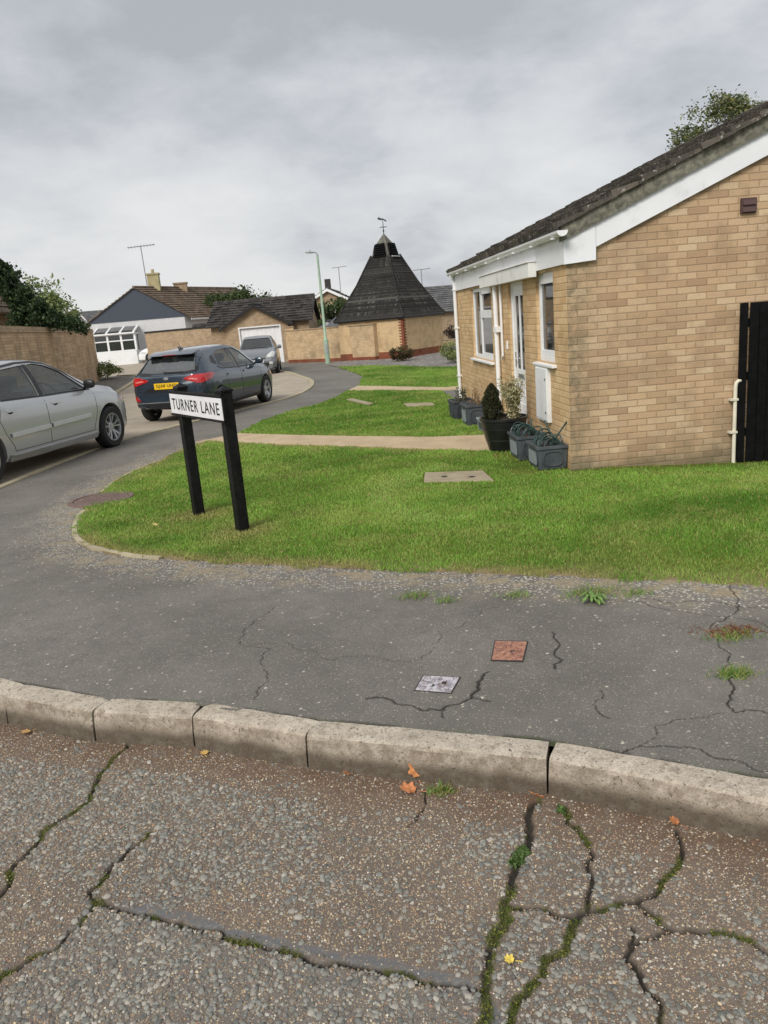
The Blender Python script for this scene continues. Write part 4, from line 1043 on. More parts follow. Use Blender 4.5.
# waste pipe
wp = hb(); wp.tube([(4.205, 7.955, -.26), (4.205, 7.955, .60), (4.212, 7.955, .645), (4.235, 7.955, .665), (4.29, 7.955, .668)], .02, 12)
for z in (.11, .46): wp.box(4.15, 4.23, 7.93, 7.999, z, z+.022)
part(wp, 'waste_pipe', M['cream'], 40)

# ------------------------------------------------------------------ black fence against the gable
Fn = thing('timber_fence', 'tall black stained close boarded fence standing against the brick gable', 'fence', (4.238, 7.965, -.12))
d_ = Vector((1, -.36, 0)).normalized(); nr_ = Vector((d_.y, -d_.x, 0)); rb = random.Random(4)
def fb(mb, s0, s1, t0, t1, z0, z1):
    P = [d_*s0-nr_*t0, d_*s1-nr_*t0, d_*s1-nr_*t1, d_*s0-nr_*t1]; mb.prism([(p.x, p.y, z0) for p in P], (0, 0, z1-z0))
m = MB(); fb(m, 0, .075, -.02, .055, -.2, 1.58); m.build('post', M['black_wood'], Fn)
m = MB(); s = .095
while s < 4.2:
    w_ = rb.uniform(.085, .12); fb(m, s, s+w_-.006, .0+rb.uniform(0, .006), .022, -.12, 1.58+rb.uniform(-.006, .006))
    fb(m, s+w_*.6, s+w_*1.3, .024, .038, -.12, 1.575); s += w_
m.build('boards', M['black_wood'], Fn)
m = MB()
for z in (.2, .8, 1.35): fb(m, .075, 4.2, .04, .08, z, z+.07)
m.build('rail', M['black_wood'], Fn)
for s_ in (1.9, 3.8): m = MB(); fb(m, s_, s_+.09, .08, .17, -.1, 1.55); m.build('post', M['black_wood'], Fn)

# ------------------------------------------------------------------ foliage
GREENS = dict(ivy=[lin(46, 64, 42), lin(60, 80, 50), lin(80, 100, 64), lin(40, 54, 38)], tree=[lin(112, 130, 78), lin(132, 146, 92), lin(150, 160, 108), lin(90, 104, 64)],
              conifer=[lin(52, 60, 36), lin(64, 70, 42), lin(44, 48, 30), lin(72, 64, 42)], pale=[lin(170, 166, 128), lin(192, 188, 152), lin(142, 142, 100), lin(150, 136, 100)],
              red=[lin(84, 62, 44), lin(72, 80, 44), lin(100, 72, 48), lin(60, 66, 38)], birch=[lin(86, 96, 60), lin(110, 118, 74), lin(66, 76, 48), lin(132, 132, 86)],
              weed=[lin(96, 134, 52), lin(120, 156, 72), lin(140, 168, 96)], moss=[lin(110, 128, 40), lin(132, 140, 56), lin(92, 112, 36)], dead=[lin(150, 112, 72), lin(122, 84, 60), lin(168, 136, 96)],
              lav=[lin(70, 84, 70), lin(92, 104, 88), lin(58, 62, 54)], hedge=[lin(52, 66, 38), lin(66, 82, 46), lin(80, 94, 54)])
def leaves(name, P, size, pal, parent, ratio=.55, up=.0, seed=1, mat=None, vary=.25, droop=None):
    """one mesh of many separate folded leaves centred at P"""
    r = np.random.default_rng(seed); P = np.asarray(P, float); N = len(P)
    s = size*np.exp(r.normal(0, .28, N)); a = r.normal(0, 1, (N, 3)); a[:, 2] = a[:, 2]*(1-up)+up*1.2
    if droop is not None: a = r.normal(0, .45, (N, 3))+np.array(droop)
    a /= np.linalg.norm(a, axis=1)[:, None]; b = r.normal(0, 1, (N, 3)); b -= (b*a).sum(1)[:, None]*a; b /= np.linalg.norm(b, axis=1)[:, None]; c = np.cross(a, b)
    s = s[:, None]; V = np.stack([P-a*s*.5, P+b*s*ratio*.5+c*s*.08, P+a*s*.5, P-b*s*ratio*.5+c*s*.08], 1).reshape(-1, 3)
    i = (np.arange(N)*4)[:, None]; tri = np.concatenate([i+np.array([[0, 1, 2]]), i+np.array([[0, 2, 3]])], 0)
    col = np.array(pal)[r.integers(0, len(pal), N)]*r.uniform(1-vary, 1+vary, (N, 1))
    return np_mesh(name, V, tri, 3, mat or M['leafcol'], parent, {'tint': np.repeat(col, 4, 0)})
def clumps(centres, n, sig, seed):
    r = np.random.default_rng(seed); C_ = np.asarray(centres, float); k = r.integers(0, len(C_), n)
    return C_[k]+r.normal(0, 1, (n, 3))*np.asarray(sig)

# ------------------------------------------------------------------ planters along the wall
def trough(name_label, x, y, lx, ly, h, rot, mats, group=None, cat='planter'):
    t = thing('trough_planter', name_label, cat, (x, y, gz(y)+.012), rot, group); mb = MB()
    tp = .9; a, b = lx/2, ly/2
    lo = [(-a*tp, -b*tp, 0), (a*tp, -b*tp, 0), (a*tp, b*tp, 0), (-a*tp, b*tp, 0)]; hi = [(-a, -b, h), (a, -b, h), (a, b, h), (-a, b, h)]
    k = .9; hin = [(x_*k, y_*(k+.04), z) for x_, y_, z in hi]; lin_ = [(x_*.86, y_*.9, h-.06) for x_, y_, z in hi]
    mb.add(lo+hi+hin+lin_, [(3, 2, 1, 0)]+[(i, (i+1) % 4, (i+1) % 4+4, i+4) for i in range(4)]+[(i+4, (i+1) % 4+4, (i+1) % 4+8, i+8) for i in range(4)]+[(i+8, (i+1) % 4+8, (i+1) % 4+12, i+12) for i in range(4)])
    mb.build('box', mats[0], t, bevel=.004)
    rim = MB()
    for (x0, x1, y0, y1) in ((-a-.012, a+.012, -b-.012, -b+.015), (-a-.012, a+.012, b-.015, b+.012), (-a-.012, -a+.015, -b+.015, b-.015), (a-.015, a+.012, -b+.015, b-.015)): rim.box(x0, x1, y0, y1, h-.025, h+.008)
    rim.build('rim', mats[0], t, bevel=.004)
    sp = MB(); sp.prism([(-a*.955-.004, -b*.62, h*.14), (-a*.955-.004, b*.62, h*.14), (-a*.99-.004, b*.66, h*.80), (-a*.99-.004, -b*.66, h*.80)], (.004, 0, 0)); sp.build('skylit_side_panel', mats[1], t)  # panel added on the sky-facing side; its tone paints in the skylight
    # raised oval / rectangle panels
    pn = MB()
    def ring(c, u, v, ru, rv, out, n=28, sq=.6):
        pts = []
        for i in range(n):
            an = 2*pi*i/n; cu = abs(cos(an))**sq*(1 if cos(an) >= 0 else -1); sv = abs(sin(an))**sq*(1 if sin(an) >= 0 else -1); pts.append((cu, sv))
        c = Vector(c); u = Vector(u); v = Vector(v); o_ = Vector(out)
        pn.tube([c+u*(ru*p)+v*(rv*q)+o_*.002 for p, q in pts+pts[:1]], .006, 6, cap=False)
    sl_ = (1-tp)/2
    ring((0, -b*(1-sl_)-.004, h*.47), (1, 0, 0), (0, -b*.1/h, 1), a*.62, h*.32, (0, -1, 0)); ring((-a*(1-sl_)-.004, 0, h*.47), (0, 1, 0), (-a*.1/h, 0, 1), b*.74, h*.32, (-1, 0, 0), sq=.35)
    pn.build('moulding', mats[0], t, 40)
    s = MB(); s.add(lin_, [(0, 1, 2, 3)]); n = 14; s.v = []; s.f = []; s.m = []
    r = random.Random(int(x*100)); vs = [(-a*.87+2*a*.87*i/n, -b*.91+2*b*.91*j/n, h-.05+r.uniform(-.012, .012)) for j in range(n+1) for i in range(n+1)]
    s.add(vs, [(j*(n+1)+i, j*(n+1)+i+1, (j+1)*(n+1)+i+1, (j+1)*(n+1)+i) for j in range(n) for i in range(n)]); s.build('soil', M['soil'], t, 60)
    return t
G1 = 'lead grey trough planters along the house wall'
trough('lead grey trough planter at the house corner holding dark green hoops and crossed stakes', 2.262, 8.33, .33, .50, .25, .0, (M['lead'], M['lead_pale_skylit']), G1)
trough('lead grey trough planter with hoops tucked between the corner planter and the big black tub', 2.20, 8.98, .33, .50, .27, .0, (M['lead'], M['lead_pale_skylit']), G1)
trough('small grey trough planter half hidden behind the big black tub', 2.22, 11.25, .30, .46, .17, .03, (M['lead_pale_skylit'], M['lead']), G1)
trough('grey trough planter with side tinted pale like skylight and withered stems', 2.13, 12.08, .33, .48, .31, .03, (M['lead'], M['lead_pale_skylit']), G1)
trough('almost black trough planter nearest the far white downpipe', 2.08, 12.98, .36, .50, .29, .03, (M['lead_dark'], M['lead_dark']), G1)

def hoops(label, x, y, z, k, seed, w=.26, l=.40):
    t = thing('wire_hoops', label, 'plant support', (x, y, z)); r = random.Random(seed); m = MB()
    for i in range(k):
        yy = -l/2+l*i/(k-1); a = r.uniform(-.5, .5); hh = r.uniform(.11, .19); ln = r.uniform(-.1, .12); ww = w*r.uniform(.42, .5)
        m.tube([(cos(s)*ww*cos(a)+ln*sin(s), yy+cos(s)*ww*sin(a)+.05*sin(s), hh*sin(s)-.03) for s in np.linspace(0, pi, 12)], .009, 6)
        m.tube([(cos(s)*ww*.8*cos(a+.6), yy+.02+cos(s)*ww*.8*sin(a+.6), hh*.8*sin(s)-.03) for s in np.linspace(0, pi, 10)], .006, 6)
    m.build('hoop', M['wire_green'], t, 60)
    return t
def stakes(t, items):
    for p, q in items: MB().tube([p, q], [.011, .009], 7).build('stake', M['wire_green'], t, 60)
t = hoops('dark green plastic hoops and two crossed stakes in the corner planter', 2.262, 8.33, gz(8.3)+.25, 6, 3)
stakes(t, [((-.02, -.10, -.05), (.17, -.22, .27)), ((.13, .02, -.05), (.03, .17, .24))])
t = hoops('dark green plastic hoops in the planter between corner planter and black tub', 2.20, 8.98, gz(8.9)+.27, 6, 8)
stakes(t, [((.05, .1, -.05), (.12, .2, .16))])

# withered plants in the far planters
def stems(name, label, x, y, z, n, h, pal, seed, spread=.16, leafn=220, leafs=.03, parent_mat=None):
    t = thing(name, label, 'plant', (x, y, z)); r = random.Random(seed); m = MB(); tips = []
    for i in range(n):
        bx, by = r.uniform(-.09, .09), r.uniform(-.18, .18); a = r.uniform(0, 2*pi); l = h*r.uniform(.6, 1.1); q = r.uniform(.15, .6)*spread/.16*.4
        P = [(bx+cos(a)*q*l*s*s, by+sin(a)*q*l*s*s, l*s) for s in (0, .3, .6, .85, 1)]; m.tube(P, [.005, .004, .0035, .003, .002], 5); tips += P[1:]
    m.build('stem', M['twig'], t, 60)
    r2 = np.random.default_rng(seed); T = np.array(tips); leaves('foliage', T[r2.integers(0, len(T), leafn)]+r2.normal(0, .022, (leafn, 3)), leafs, pal, t, seed=seed); return t
stems('withered_plant', 'thin withered stems in the pale sided trough planter', 2.13, 12.08, gz(12)+.26, 14, .26, GREENS['dead'], 5, leafn=90)
stems('lavender_plant', 'small grey green plant in the almost black planter', 2.08, 12.98, gz(13)+.24, 16, .24, GREENS['lav'], 6, leafn=260)

# the black tub with two shrubs
tc = on_ground(506, 449); TX, TY = 2.07, 9.62
t = thing('half_barrel_tub', 'large round black tub with ribbed bands standing before the front door', 'planter', (TX, TY, gz(TY)+.014))
m = MB(); prof = [(.001, .0), (.20, .0), (.205, .02), (.235, .12), (.24, .125), (.24, .145), (.245, .15), (.268, .26), (.275, .265), (.275, .285), (.278, .30), (.292, .375), (.305, .38), (.305, .41), (.285, .41), (.278, .36), (.001, .355)]
m.lathe(prof, 40); m.build('tub', M['tub'], t, 35)
m = MB(); r = random.Random(2); vs = [(0, 0, .375)]; n = 24
for j in range(1, 6):
    for i in range(n): a = 2*pi*i/n; vs.append((cos(a)*.279*j/5, sin(a)*.279*j/5, .372+r.uniform(-.01, .014)))
m.add(vs, [(0, 1+i, 1+(i+1) % n) for i in range(n)]+[(1+(j-1)*n+i, 1+j*n+i, 1+j*n+(i+1) % n, 1+(j-1)*n+(i+1) % n) for j in range(1, 5) for i in range(n)]); m.build('soil', M['soil'], t, 60)
r2 = np.random.default_rng(4)
t = thing('clipped_conifer', 'small dark green cone shaped conifer in the black tub', 'shrub', (TX-.13, TY+.05, gz(TY)+.36)); N = 9500
zz_ = r2.uniform(0, 1, N)**.8; rad = .125*np.clip(1-zz_**2.6, 0, 1)**.6*(.75+.25*np.minimum(1, zz_*5))*np.sqrt(r2.uniform(.35, 1, N)); an = r2.uniform(0, 2*pi, N)
lump = 1+.16*np.sin(an*3+zz_*9)+.1*np.sin(an*5-zz_*14)
leaves('foliage', np.c_[rad*lump*np.cos(an), rad*lump*np.sin(an), .02+.46*zz_], .027, GREENS['conifer'], t, ratio=.3, up=.6, seed=3)
MB().tube([(0, 0, -.02), (0, 0, .4)], [.014, .006], 8).build('trunk', M['bark'], t, 60)
t = thing('pale_shrub', 'pale cream leaved shrub beside the conifer in the black tub', 'shrub', (TX+.12, TY-.06, gz(TY)+.36)); cs = []; m = MB(); r = random.Random(6)
for i in range(15):
    a = r.uniform(0, 2*pi); l = r.uniform(.3, .52); q = r.uniform(.05, .40)
    P = [(cos(a)*q*l*s**1.3, sin(a)*q*l*s**1.3, l*s) for s in (0, .25, .5, .75, 1)]; m.tube(P, [.006, .005, .004, .003, .002], 5); cs += [tuple(Vector(P[k])) for k in (1, 2, 3, 3, 4)]
m.build('stem', M['twig'], t, 60); leaves('foliage', clumps(cs, 3600, (.028, .028, .034), 5), .030, GREENS['pale'], t, ratio=.5, seed=9)
# ------------------------------------------------------------------ cars
def pchip(pts):
    X = [p[0] for p in pts]; Y = [p[1] for p in pts]; n = len(X); h = [X[i+1]-X[i] for i in range(n-1)]; d = [(Y[i+1]-Y[i])/h[i] for i in range(n-1)]
    m = [d[0]]+[0 if d[i-1]*d[i] <= 0 else 2*d[i-1]*d[i]/(d[i-1]+d[i]) for i in range(1, n-1)]+[d[-1]]
    def f(x):
        if x <= X[0]: return Y[0]
        if x >= X[-1]: return Y[-1]
        i = max(k for k in range(n-1) if X[k] <= x); t = (x-X[i])/h[i]
        return (2*t**3-3*t*t+1)*Y[i]+(t**3-2*t*t+t)*h[i]*m[i]+(-2*t**3+3*t*t)*Y[i+1]+(t**3-t*t)*h[i]*m[i+1]
    return f

def car_loft(S, xs, inset=0.0, zlo=None, mi=0):
    top, belt, bot, wid, roofw = (pchip(S[k]) for k in ('top', 'belt', 'bot', 'wid', 'roofw'))
    mb = MB(); rings = []
    for x in xs:
        zt = top(x)-inset; zb = bot(x) if zlo is None else zlo; zs = min(belt(x), zt-.03); w = wid(x)-inset; wr = min(roofw(x), wid(x)*.97)-inset; h = zt-zs; H = zs-zb
        half = [(0, zb), (.72*w, zb), (.93*w, zb+.03), (.972*w, zb+.12*H), (.990*w, zb+.36*H), (1.0*w, zb+.60*H), (.992*w, zb+.80*H), (.972*w, zb+.94*H), (.945*w, zs+.012)]
        wb = .925*w
        half += [(wb, zs+min(.03, .2*h)), (wb+(wr-wb)*.5+.012*min(1, h*3), zs+.48*h), (wr, zs+.86*h), (wr-.05, zs+.945*h), (wr*.72, zt-.012), (wr*.38, zt-.002), (0, zt)]
        ring = [(x, y, z) for y, z in half]+[(x, -y, z) for y, z in half[-2:0:-1]]
        rings.append(ring)
    n = len(rings[0]); vs = [p for r in rings for p in r]
    fs = [(i*n+k, (i+1)*n+k, (i+1)*n+(k+1) % n, i*n+(k+1) % n) for i in range(len(rings)-1) for k in range(n)]
    fs += [list(range(n)), [(len(rings)-1)*n+k for k in range(n-1, -1, -1)]]
    mb.add(vs, fs, mi); return mb

def arr(poly, n=5):
    out = []
    for i in range(len(poly)):
        a, b = poly[i], poly[(i+1) % len(poly)]
        out += [(a[0]+(b[0]-a[0])*k/n, a[1]+(b[1]-a[1])*k/n) for k in range(n)]
    return out
def rounded(poly, r=.04, n=4):
    out = []; m = len(poly)
    for i in range(m):
        p = Vector(poly[i]); a = Vector(poly[i-1]); b = Vector(poly[(i+1) % m]); da = (a-p); db = (b-p); rr0 = min(r, da.length*.45, db.length*.45)
        q0 = p+da.normalized()*rr0; q1 = p+db.normalized()*rr0
        for k in range(n+1):
            t = k/n; v = q0*(1-t)**2+p*2*t*(1-t)+q1*t*t; out.append((v.x, v.y))
    return out

class Car:
    def __init__(s, S, root):
        s.S = S; s.root = root
        x0, x1 = S['top'][0][0], S['top'][-1][0]
        t = np.linspace(0, 1, 54); xs = x0+(x1-x0)*(.5-.5*np.cos(pi*t)*(.55+.45*np.abs(np.cos(pi*t))**.0)); xs = np.unique(np.concatenate([np.linspace(x0, x1, 40), x0+(x1-x0)*np.array([.004, .012, .985, .995])]))
        s.mb = car_loft(S, xs)
        bm = bmesh.new(); vv = [bm.verts.new(v) for v in s.mb.v]
        for f in s.mb.f: bm.faces.new([vv[i] for i in f])
        bmesh.ops.triangulate(bm, faces=bm.faces); s.bvh = BVHTree.FromBMesh(bm); bm.free()
    def ray(s, fr, a, b, sgn=1):
        if fr == 'S': o = Vector((a, -3*sgn, b)); d = Vector((0, sgn, 0))     # sgn +1: right side (y<0)
        elif fr == 'F': o = Vector((5, a, b)); d = Vector((-1, 0, 0))
        elif fr == 'R': o = Vector((-5, a, b)); d = Vector((1, 0, 0))
        else: o = Vector((a, b, 4)); d = Vector((0, 0, -1))
        h = s.bvh.ray_cast(o, d)
        if h[0] is None: return None, None
        return h[0], (h[1] if h[1].dot(d) < 0 else -h[1])
    def panel(s, mb, poly, fr, off, sgn=1, cell=.06, skirt=.012, mi=0):
        pl = arr(poly, 3) if len(poly) < 30 else list(poly); A = np.array(pl); lo = A.min(0); hi = A.max(0)
        gx_, gy_ = np.meshgrid(np.arange(lo[0]+cell/2, hi[0], cell), np.arange(lo[1]+cell/2, hi[1], cell)); gx_ = gx_.ravel(); gy_ = gy_.ravel(); k = inside(pl, gx_, gy_) if len(gx_) else np.zeros(0, bool)
        P = [Vector(p) for p in pl]+[Vector((a, b)) for a, b in zip(gx_[k], gy_[k])]
        vo, eo, fo, *_ = delaunay_2d_cdt(P, [(i, (i+1) % len(pl)) for i in range(len(pl))], [list(range(len(pl)))], 1, 1e-6)
        vs = []; inn = []
        for p in vo:
            h, nr = s.ray(fr, p.x, p.y, sgn)
            if h is None:
                vs.append(None); inn.append(None); continue
            vs.append(h+nr*off); inn.append(h+nr*(off-skirt))
        ok = [f for f in fo if all(vs[i] is not None for i in f)]
        if not ok: return mb
        z0 = Vector((0, 0, 0)); ecount = {}
        for f in ok:
            for i in range(len(f)):
                e = (f[i], f[(i+1) % len(f)]); kx = tuple(sorted(e)); ecount.setdefault(kx, []).append(e)
        used_ = sorted({i for f in ok for i in f}); mp = {v: i for i, v in enumerate(used_)}; m = len(used_)
        V_ = [vs[i] for i in used_]+[inn[i] for i in used_]; Fs = [[mp[i] for i in f] for f in ok]
        Fs += [[mp[e[0][1]], mp[e[0][0]], mp[e[0][0]]+m, mp[e[0][1]]+m] for e in ecount.values() if len(e) == 1]
        mb.add(V_, Fs, mi); return mb
    def strip(s, mb, line, fr, width, off=.002, sgn=1, skirt=.006, mi=0):
        P = [Vector(p) for p in line]; Q = []
        for a, b in zip(P[:-1], P[1:]):
            k = max(1, int((b-a).length/.05)); Q += [a+(b-a)*i/k for i in range(k)]
        Q.append(P[-1]); rows = []
        for i, p in enumerate(Q):
            t = (Q[min(i+1, len(Q)-1)]-Q[max(i-1, 0)]).normalized(); n_ = Vector((-t.y, t.x))*width/2
            h0, r0 = s.ray(fr, *(p+n_), sgn); h1, r1 = s.ray(fr, *(p-n_), sgn)
            if h0 is None or h1 is None: continue
            rows.append([h0-r0*(skirt-off), h0+r0*off, h1+r1*off, h1-r1*(skirt-off)])
        if len(rows) < 2: return mb
        vs = [v for r in rows for v in r]; mb.add(vs, [(i*4+k, (i+1)*4+k, (i+1)*4+k+1, i*4+k+1) for i in range(len(rows)-1) for k in range(3)], mi); return mb
    def body(s, paintm, cuts, cabin):
        """boolean: wheel wells, cabin hollow, window openings"""
        S = s.S
        tmp = []
        def ob(mb, mi=1):
            mb.m = [mi]*len(mb.f); o = mb.build('body', [paintm, M['car_lining']]); tmp.append(o); return o
        base = ob(s.mb, 0)
        x0, x1 = cabin
        cav = ob(car_loft(S, np.linspace(x0, x1, 26), inset=.055, zlo=.36))
        wells = MB()
        for xa in S['axles']:
            for sg in (1, -1): 
                Mx = Matrix.Translation((xa, sg*(S['W']/2-.12), S['wr'])) @ Matrix.Rotation(pi/2, 4, 'X'); wells.lathe([(S['wr']+S.get('gap', .045), -.16), (S['wr']+S.get('gap', .045), .30 if sg < 0 else .16)] if False else [(S['wr']+S.get('gap', .045), -.25), (S['wr']+S.get('gap', .045), .25)], 40, Mx)
        wl = ob(wells)
        cutters = [cav, wl]
        for poly, fr, rng in cuts:
            m = MB()
            if fr == 'S': m.prism([(a, -1.2, b) for a, b in poly], (0, 2.4, 0))
            else: m.prism([(rng[0], a, b) for a, b in poly], (rng[1]-rng[0], 0, 0))
            cutters.append(ob(m))
        for c in cutters:
            md = base.modifiers.new('b', 'BOOLEAN'); md.object = c; md.operation = 'DIFFERENCE'; md.solver = 'EXACT'
            try: md.material_mode = 'INDEX'
            except Exception: pass
        bpy.context.view_layer.update(); dg = bpy.context.evaluated_depsgraph_get(); me = bpy.data.meshes.new_from_object(base.evaluated_get(dg))
        for o in tmp: bpy.data.objects.remove(o)
        o = bpy.data.objects.new('body', me); COL.objects.link(o); o.parent = s.root
        me.polygons.foreach_set('use_smooth', [True]*len(me.polygons)); me.set_sharp_from_angle(angle=radians(32)); return o

def wheel(root, x, y, r, wd, style, side):
    """side: +1 left, -1 right; outer face towards side"""
    Mx = Matrix.Translation((x, y, r)) @ Matrix.Rotation(-pi/2*side, 4, 'X')
    w = wd/2; tw = MB()
    tw.lathe([(r*.66, -w), (r*.90, -w), (r*.975, -w*.8), (r, -w*.5), (r, w*.5), (r*.975, w*.8), (r*.91, w), (r*.68, w*.98), (r*.66, w*.8)], 44, Mx, closed=True)
    whl = tw.build('wheel', M['dark_rubber'], root, 40)
    rim = MB(); R = r*.675
    rim.lathe([(R, -w*.8), (R*1.0, w*.85), (R*.99, w*.93), (R*.94, w*.93), (R*.90, w*.6), (R*.90, -w*.8)], 44, Mx, closed=True)
    rim.lathe([(.001, w*.62), (.06, w*.62), (.075, w*.5), (.08, w*.2), (.001, w*.2)], 24, Mx)
    def spoke(a0, wi, wo, z0, z1, da=0.0):
        p = []
        for rr1, ww, zz1, aa in ((.05, wi, z0, a0), (R*.55, (wi+wo)/2, (z0+z1)/2+.004, a0+da*.5), (R*.92, wo, z1, a0+da)):
            c, s_ = cos(aa), sin(aa); p.append([Vector((c*rr1-s_*k*ww/2, s_*rr1+c*k*ww/2, zz1+dz)) for k, dz in ((-1, -.03), (-.7, 0), (.7, 0), (1, -.03))])
        vs = [Mx @ v for q in p for v in q]; rim.add(vs, [(i*4+k, (i+1)*4+k, (i+1)*4+(k+1) % 4, i*4+(k+1) % 4) for i in range(2) for k in range(4)]+[(0, 1, 2, 3), (11, 10, 9, 8)])
    n = 5 if style == 'double' else (7 if style == 'multi' else 5)
    for i in range(n):
        a = 2*pi*i/n+.25
        if style == 'double':
            for d in (-.17, .17): spoke(a+d, .026, .036, w*.58, w*.86, d*.45)
        elif style == 'multi': spoke(a, .035, .045, w*.55, w*.85, .1)
        else: spoke(a, .06, .075, w*.55, w*.85)
    rim.build('rim', M['alloy'], whl, 30)
    bk = MB(); bk.lathe([(.001, -w*.1), (R*.82, -w*.1), (R*.86, -w*.5), (.001, -w*.5)], 28, Mx); bk.build('brake_disc', M['brake'], whl, 40)
    return whl

def seats(car, xs, z=.36, dark='seat_cloth', zh=.0):
    for x, ys in xs:
        for y in ys:
            m = MB(); m.prism([(x+.48, y-.23, z+.05), (x+.50, y-.23, z+.17), (x+.02, y-.23, z+.14), (x-.14, y-.23, z+.66), (x-.24, y-.23, z+.64), (x-.10, y-.23, z+.05)], (0, .46, 0))
            m.prism([(x-.16, y-.12, z+.70), (x-.14, y-.12, z+.86), (x-.23, y-.12, z+.88), (x-.26, y-.12, z+.70)], (0, .24, 0)); m.box(x-.22, x-.2, y-.05, y+.05, z+.62, z+.72)
            m.build('seat', M[dark], car.root, 30, bevel=.03)

def mirror(car, x, y, z, sg, mat, s=1.0):
    m = MB(); pr = [(-.085, -.045), (-.05, -.062), (.05, -.06), (.09, -.03), (.095, .015), (.07, .055), (.02, .072), (-.06, .07), (-.09, .045), (-.10, .0)]
    vs = []
    for k, (dy, sc_) in enumerate(((0, .82), (.05, 1.0), (.12, .98), (.16, .7))): vs += [(x+a*.55*sc_*s-dy*.12, y+sg*dy*s, z+b*sc_*s) for a, b in pr]
    n = 10; m.add(vs, [(i*n+k, (i+1)*n+k, (i+1)*n+(k+1) % n, i*n+(k+1) % n) for i in range(3) for k in range(n)]+[list(range(n)), [3*n+k for k in range(n-1, -1, -1)]])
    m.tube([(x+.02, y-sg*.06, z-.06), (x, y+sg*.03, z-.035)], .022, 8); return m.build('door_mirror', mat, car.root, 50)

LANE_OFF = -.02
def place(root, front_axle, rear_axle, side_off, k=1.0):
    """wheel contact points of one side (world xy) -> transform; side_off: lateral from those wheels to the centre line (left +)"""
    f = Vector(front_axle); r = Vector(rear_axle); h = (f-r).normalized(); left = Vector((-h.y, h.x)); c = (f+r)/2+left*side_off
    root.scale = (k, k, k); root.location = (c.x, c.y, gz(c.y)+LANE_OFF); root.rotation_euler = (0, 0, atan2(h.y, h.x))

M['moulding'] = plain('pale_moulding', (.62, .63, .64), rough=.35, var=.03)
M['car_glass_rear'] = glass_mat('rear_glass', (.85, .92, .88), .82, ior=3.2)
# ---- silver saloon, seen from its near side
S1 = dict(W=1.70, axles=(-1.33, 1.36), wr=.312, gap=.05,
  top=[(-2.13, .80), (-2.10, .93), (-1.95, 1.02), (-1.62, 1.08), (-1.15, 1.31), (-.70, 1.425), (-.15, 1.455), (.30, 1.415), (.70, 1.26), (1.10, 1.03), (1.22, .985), (1.60, .91), (1.90, .81), (2.06, .68), (2.13, .52)],
  belt=[(-2.13, .78), (-1.9, .90), (-1.3, .935), (-.4, .915), (.5, .885), (1.1, .87), (1.6, .80), (1.95, .70), (2.13, .48)],
  bot=[(-2.13, .32), (-1.8, .24), (-1.2, .20), (1.2, .19), (1.8, .20), (2.13, .24)],
  wid=[(-2.13, .66), (-2.0, .77), (-1.6, .83), (-.8, .85), (.9, .85), (1.5, .835), (1.85, .78), (2.02, .68), (2.13, .52)],
  roofw=[(-2.13, .60), (-1.7, .66), (-1.2, .60), (-.6, .575), (.2, .575), (.7, .61), (1.1, .68), (1.5, .74), (2.13, .48)])
R1 = thing('parked_saloon', 'silver saloon car parked along the kerb with its side towards the pavement', 'car'); place(R1, (-3.96, 13.45), (-3.96-.2903*2.69*1.13, 13.45-.957*2.69*1.13), .86, 1.13)
c1 = Car(S1, R1)
wf = rounded([(.94, .945), (-.02, .955), (-.02, 1.36), (.13, 1.368), (.34, 1.33), (.62, 1.22)], .03); wr_ = rounded([(-.11, .955), (-.86, .985), (-1.0, 1.05), (-.92, 1.20), (-.60, 1.33), (-.11, 1.362)], .03)
ws = rounded([(-.66, 1.03), (.66, 1.03), (.50, 1.36), (-.50, 1.36)], .05); bsx = rounded([(-.60, 1.10), (.60, 1.10), (.48, 1.34), (-.48, 1.34)], .05)
c1.body(M['paint_silver'], [(wf, 'S', None), (wr_, 'S', None), (ws, 'F', (.25, 2.0)), (bsx, 'R', (-2.4, -.75))], (-1.42, 1.0))
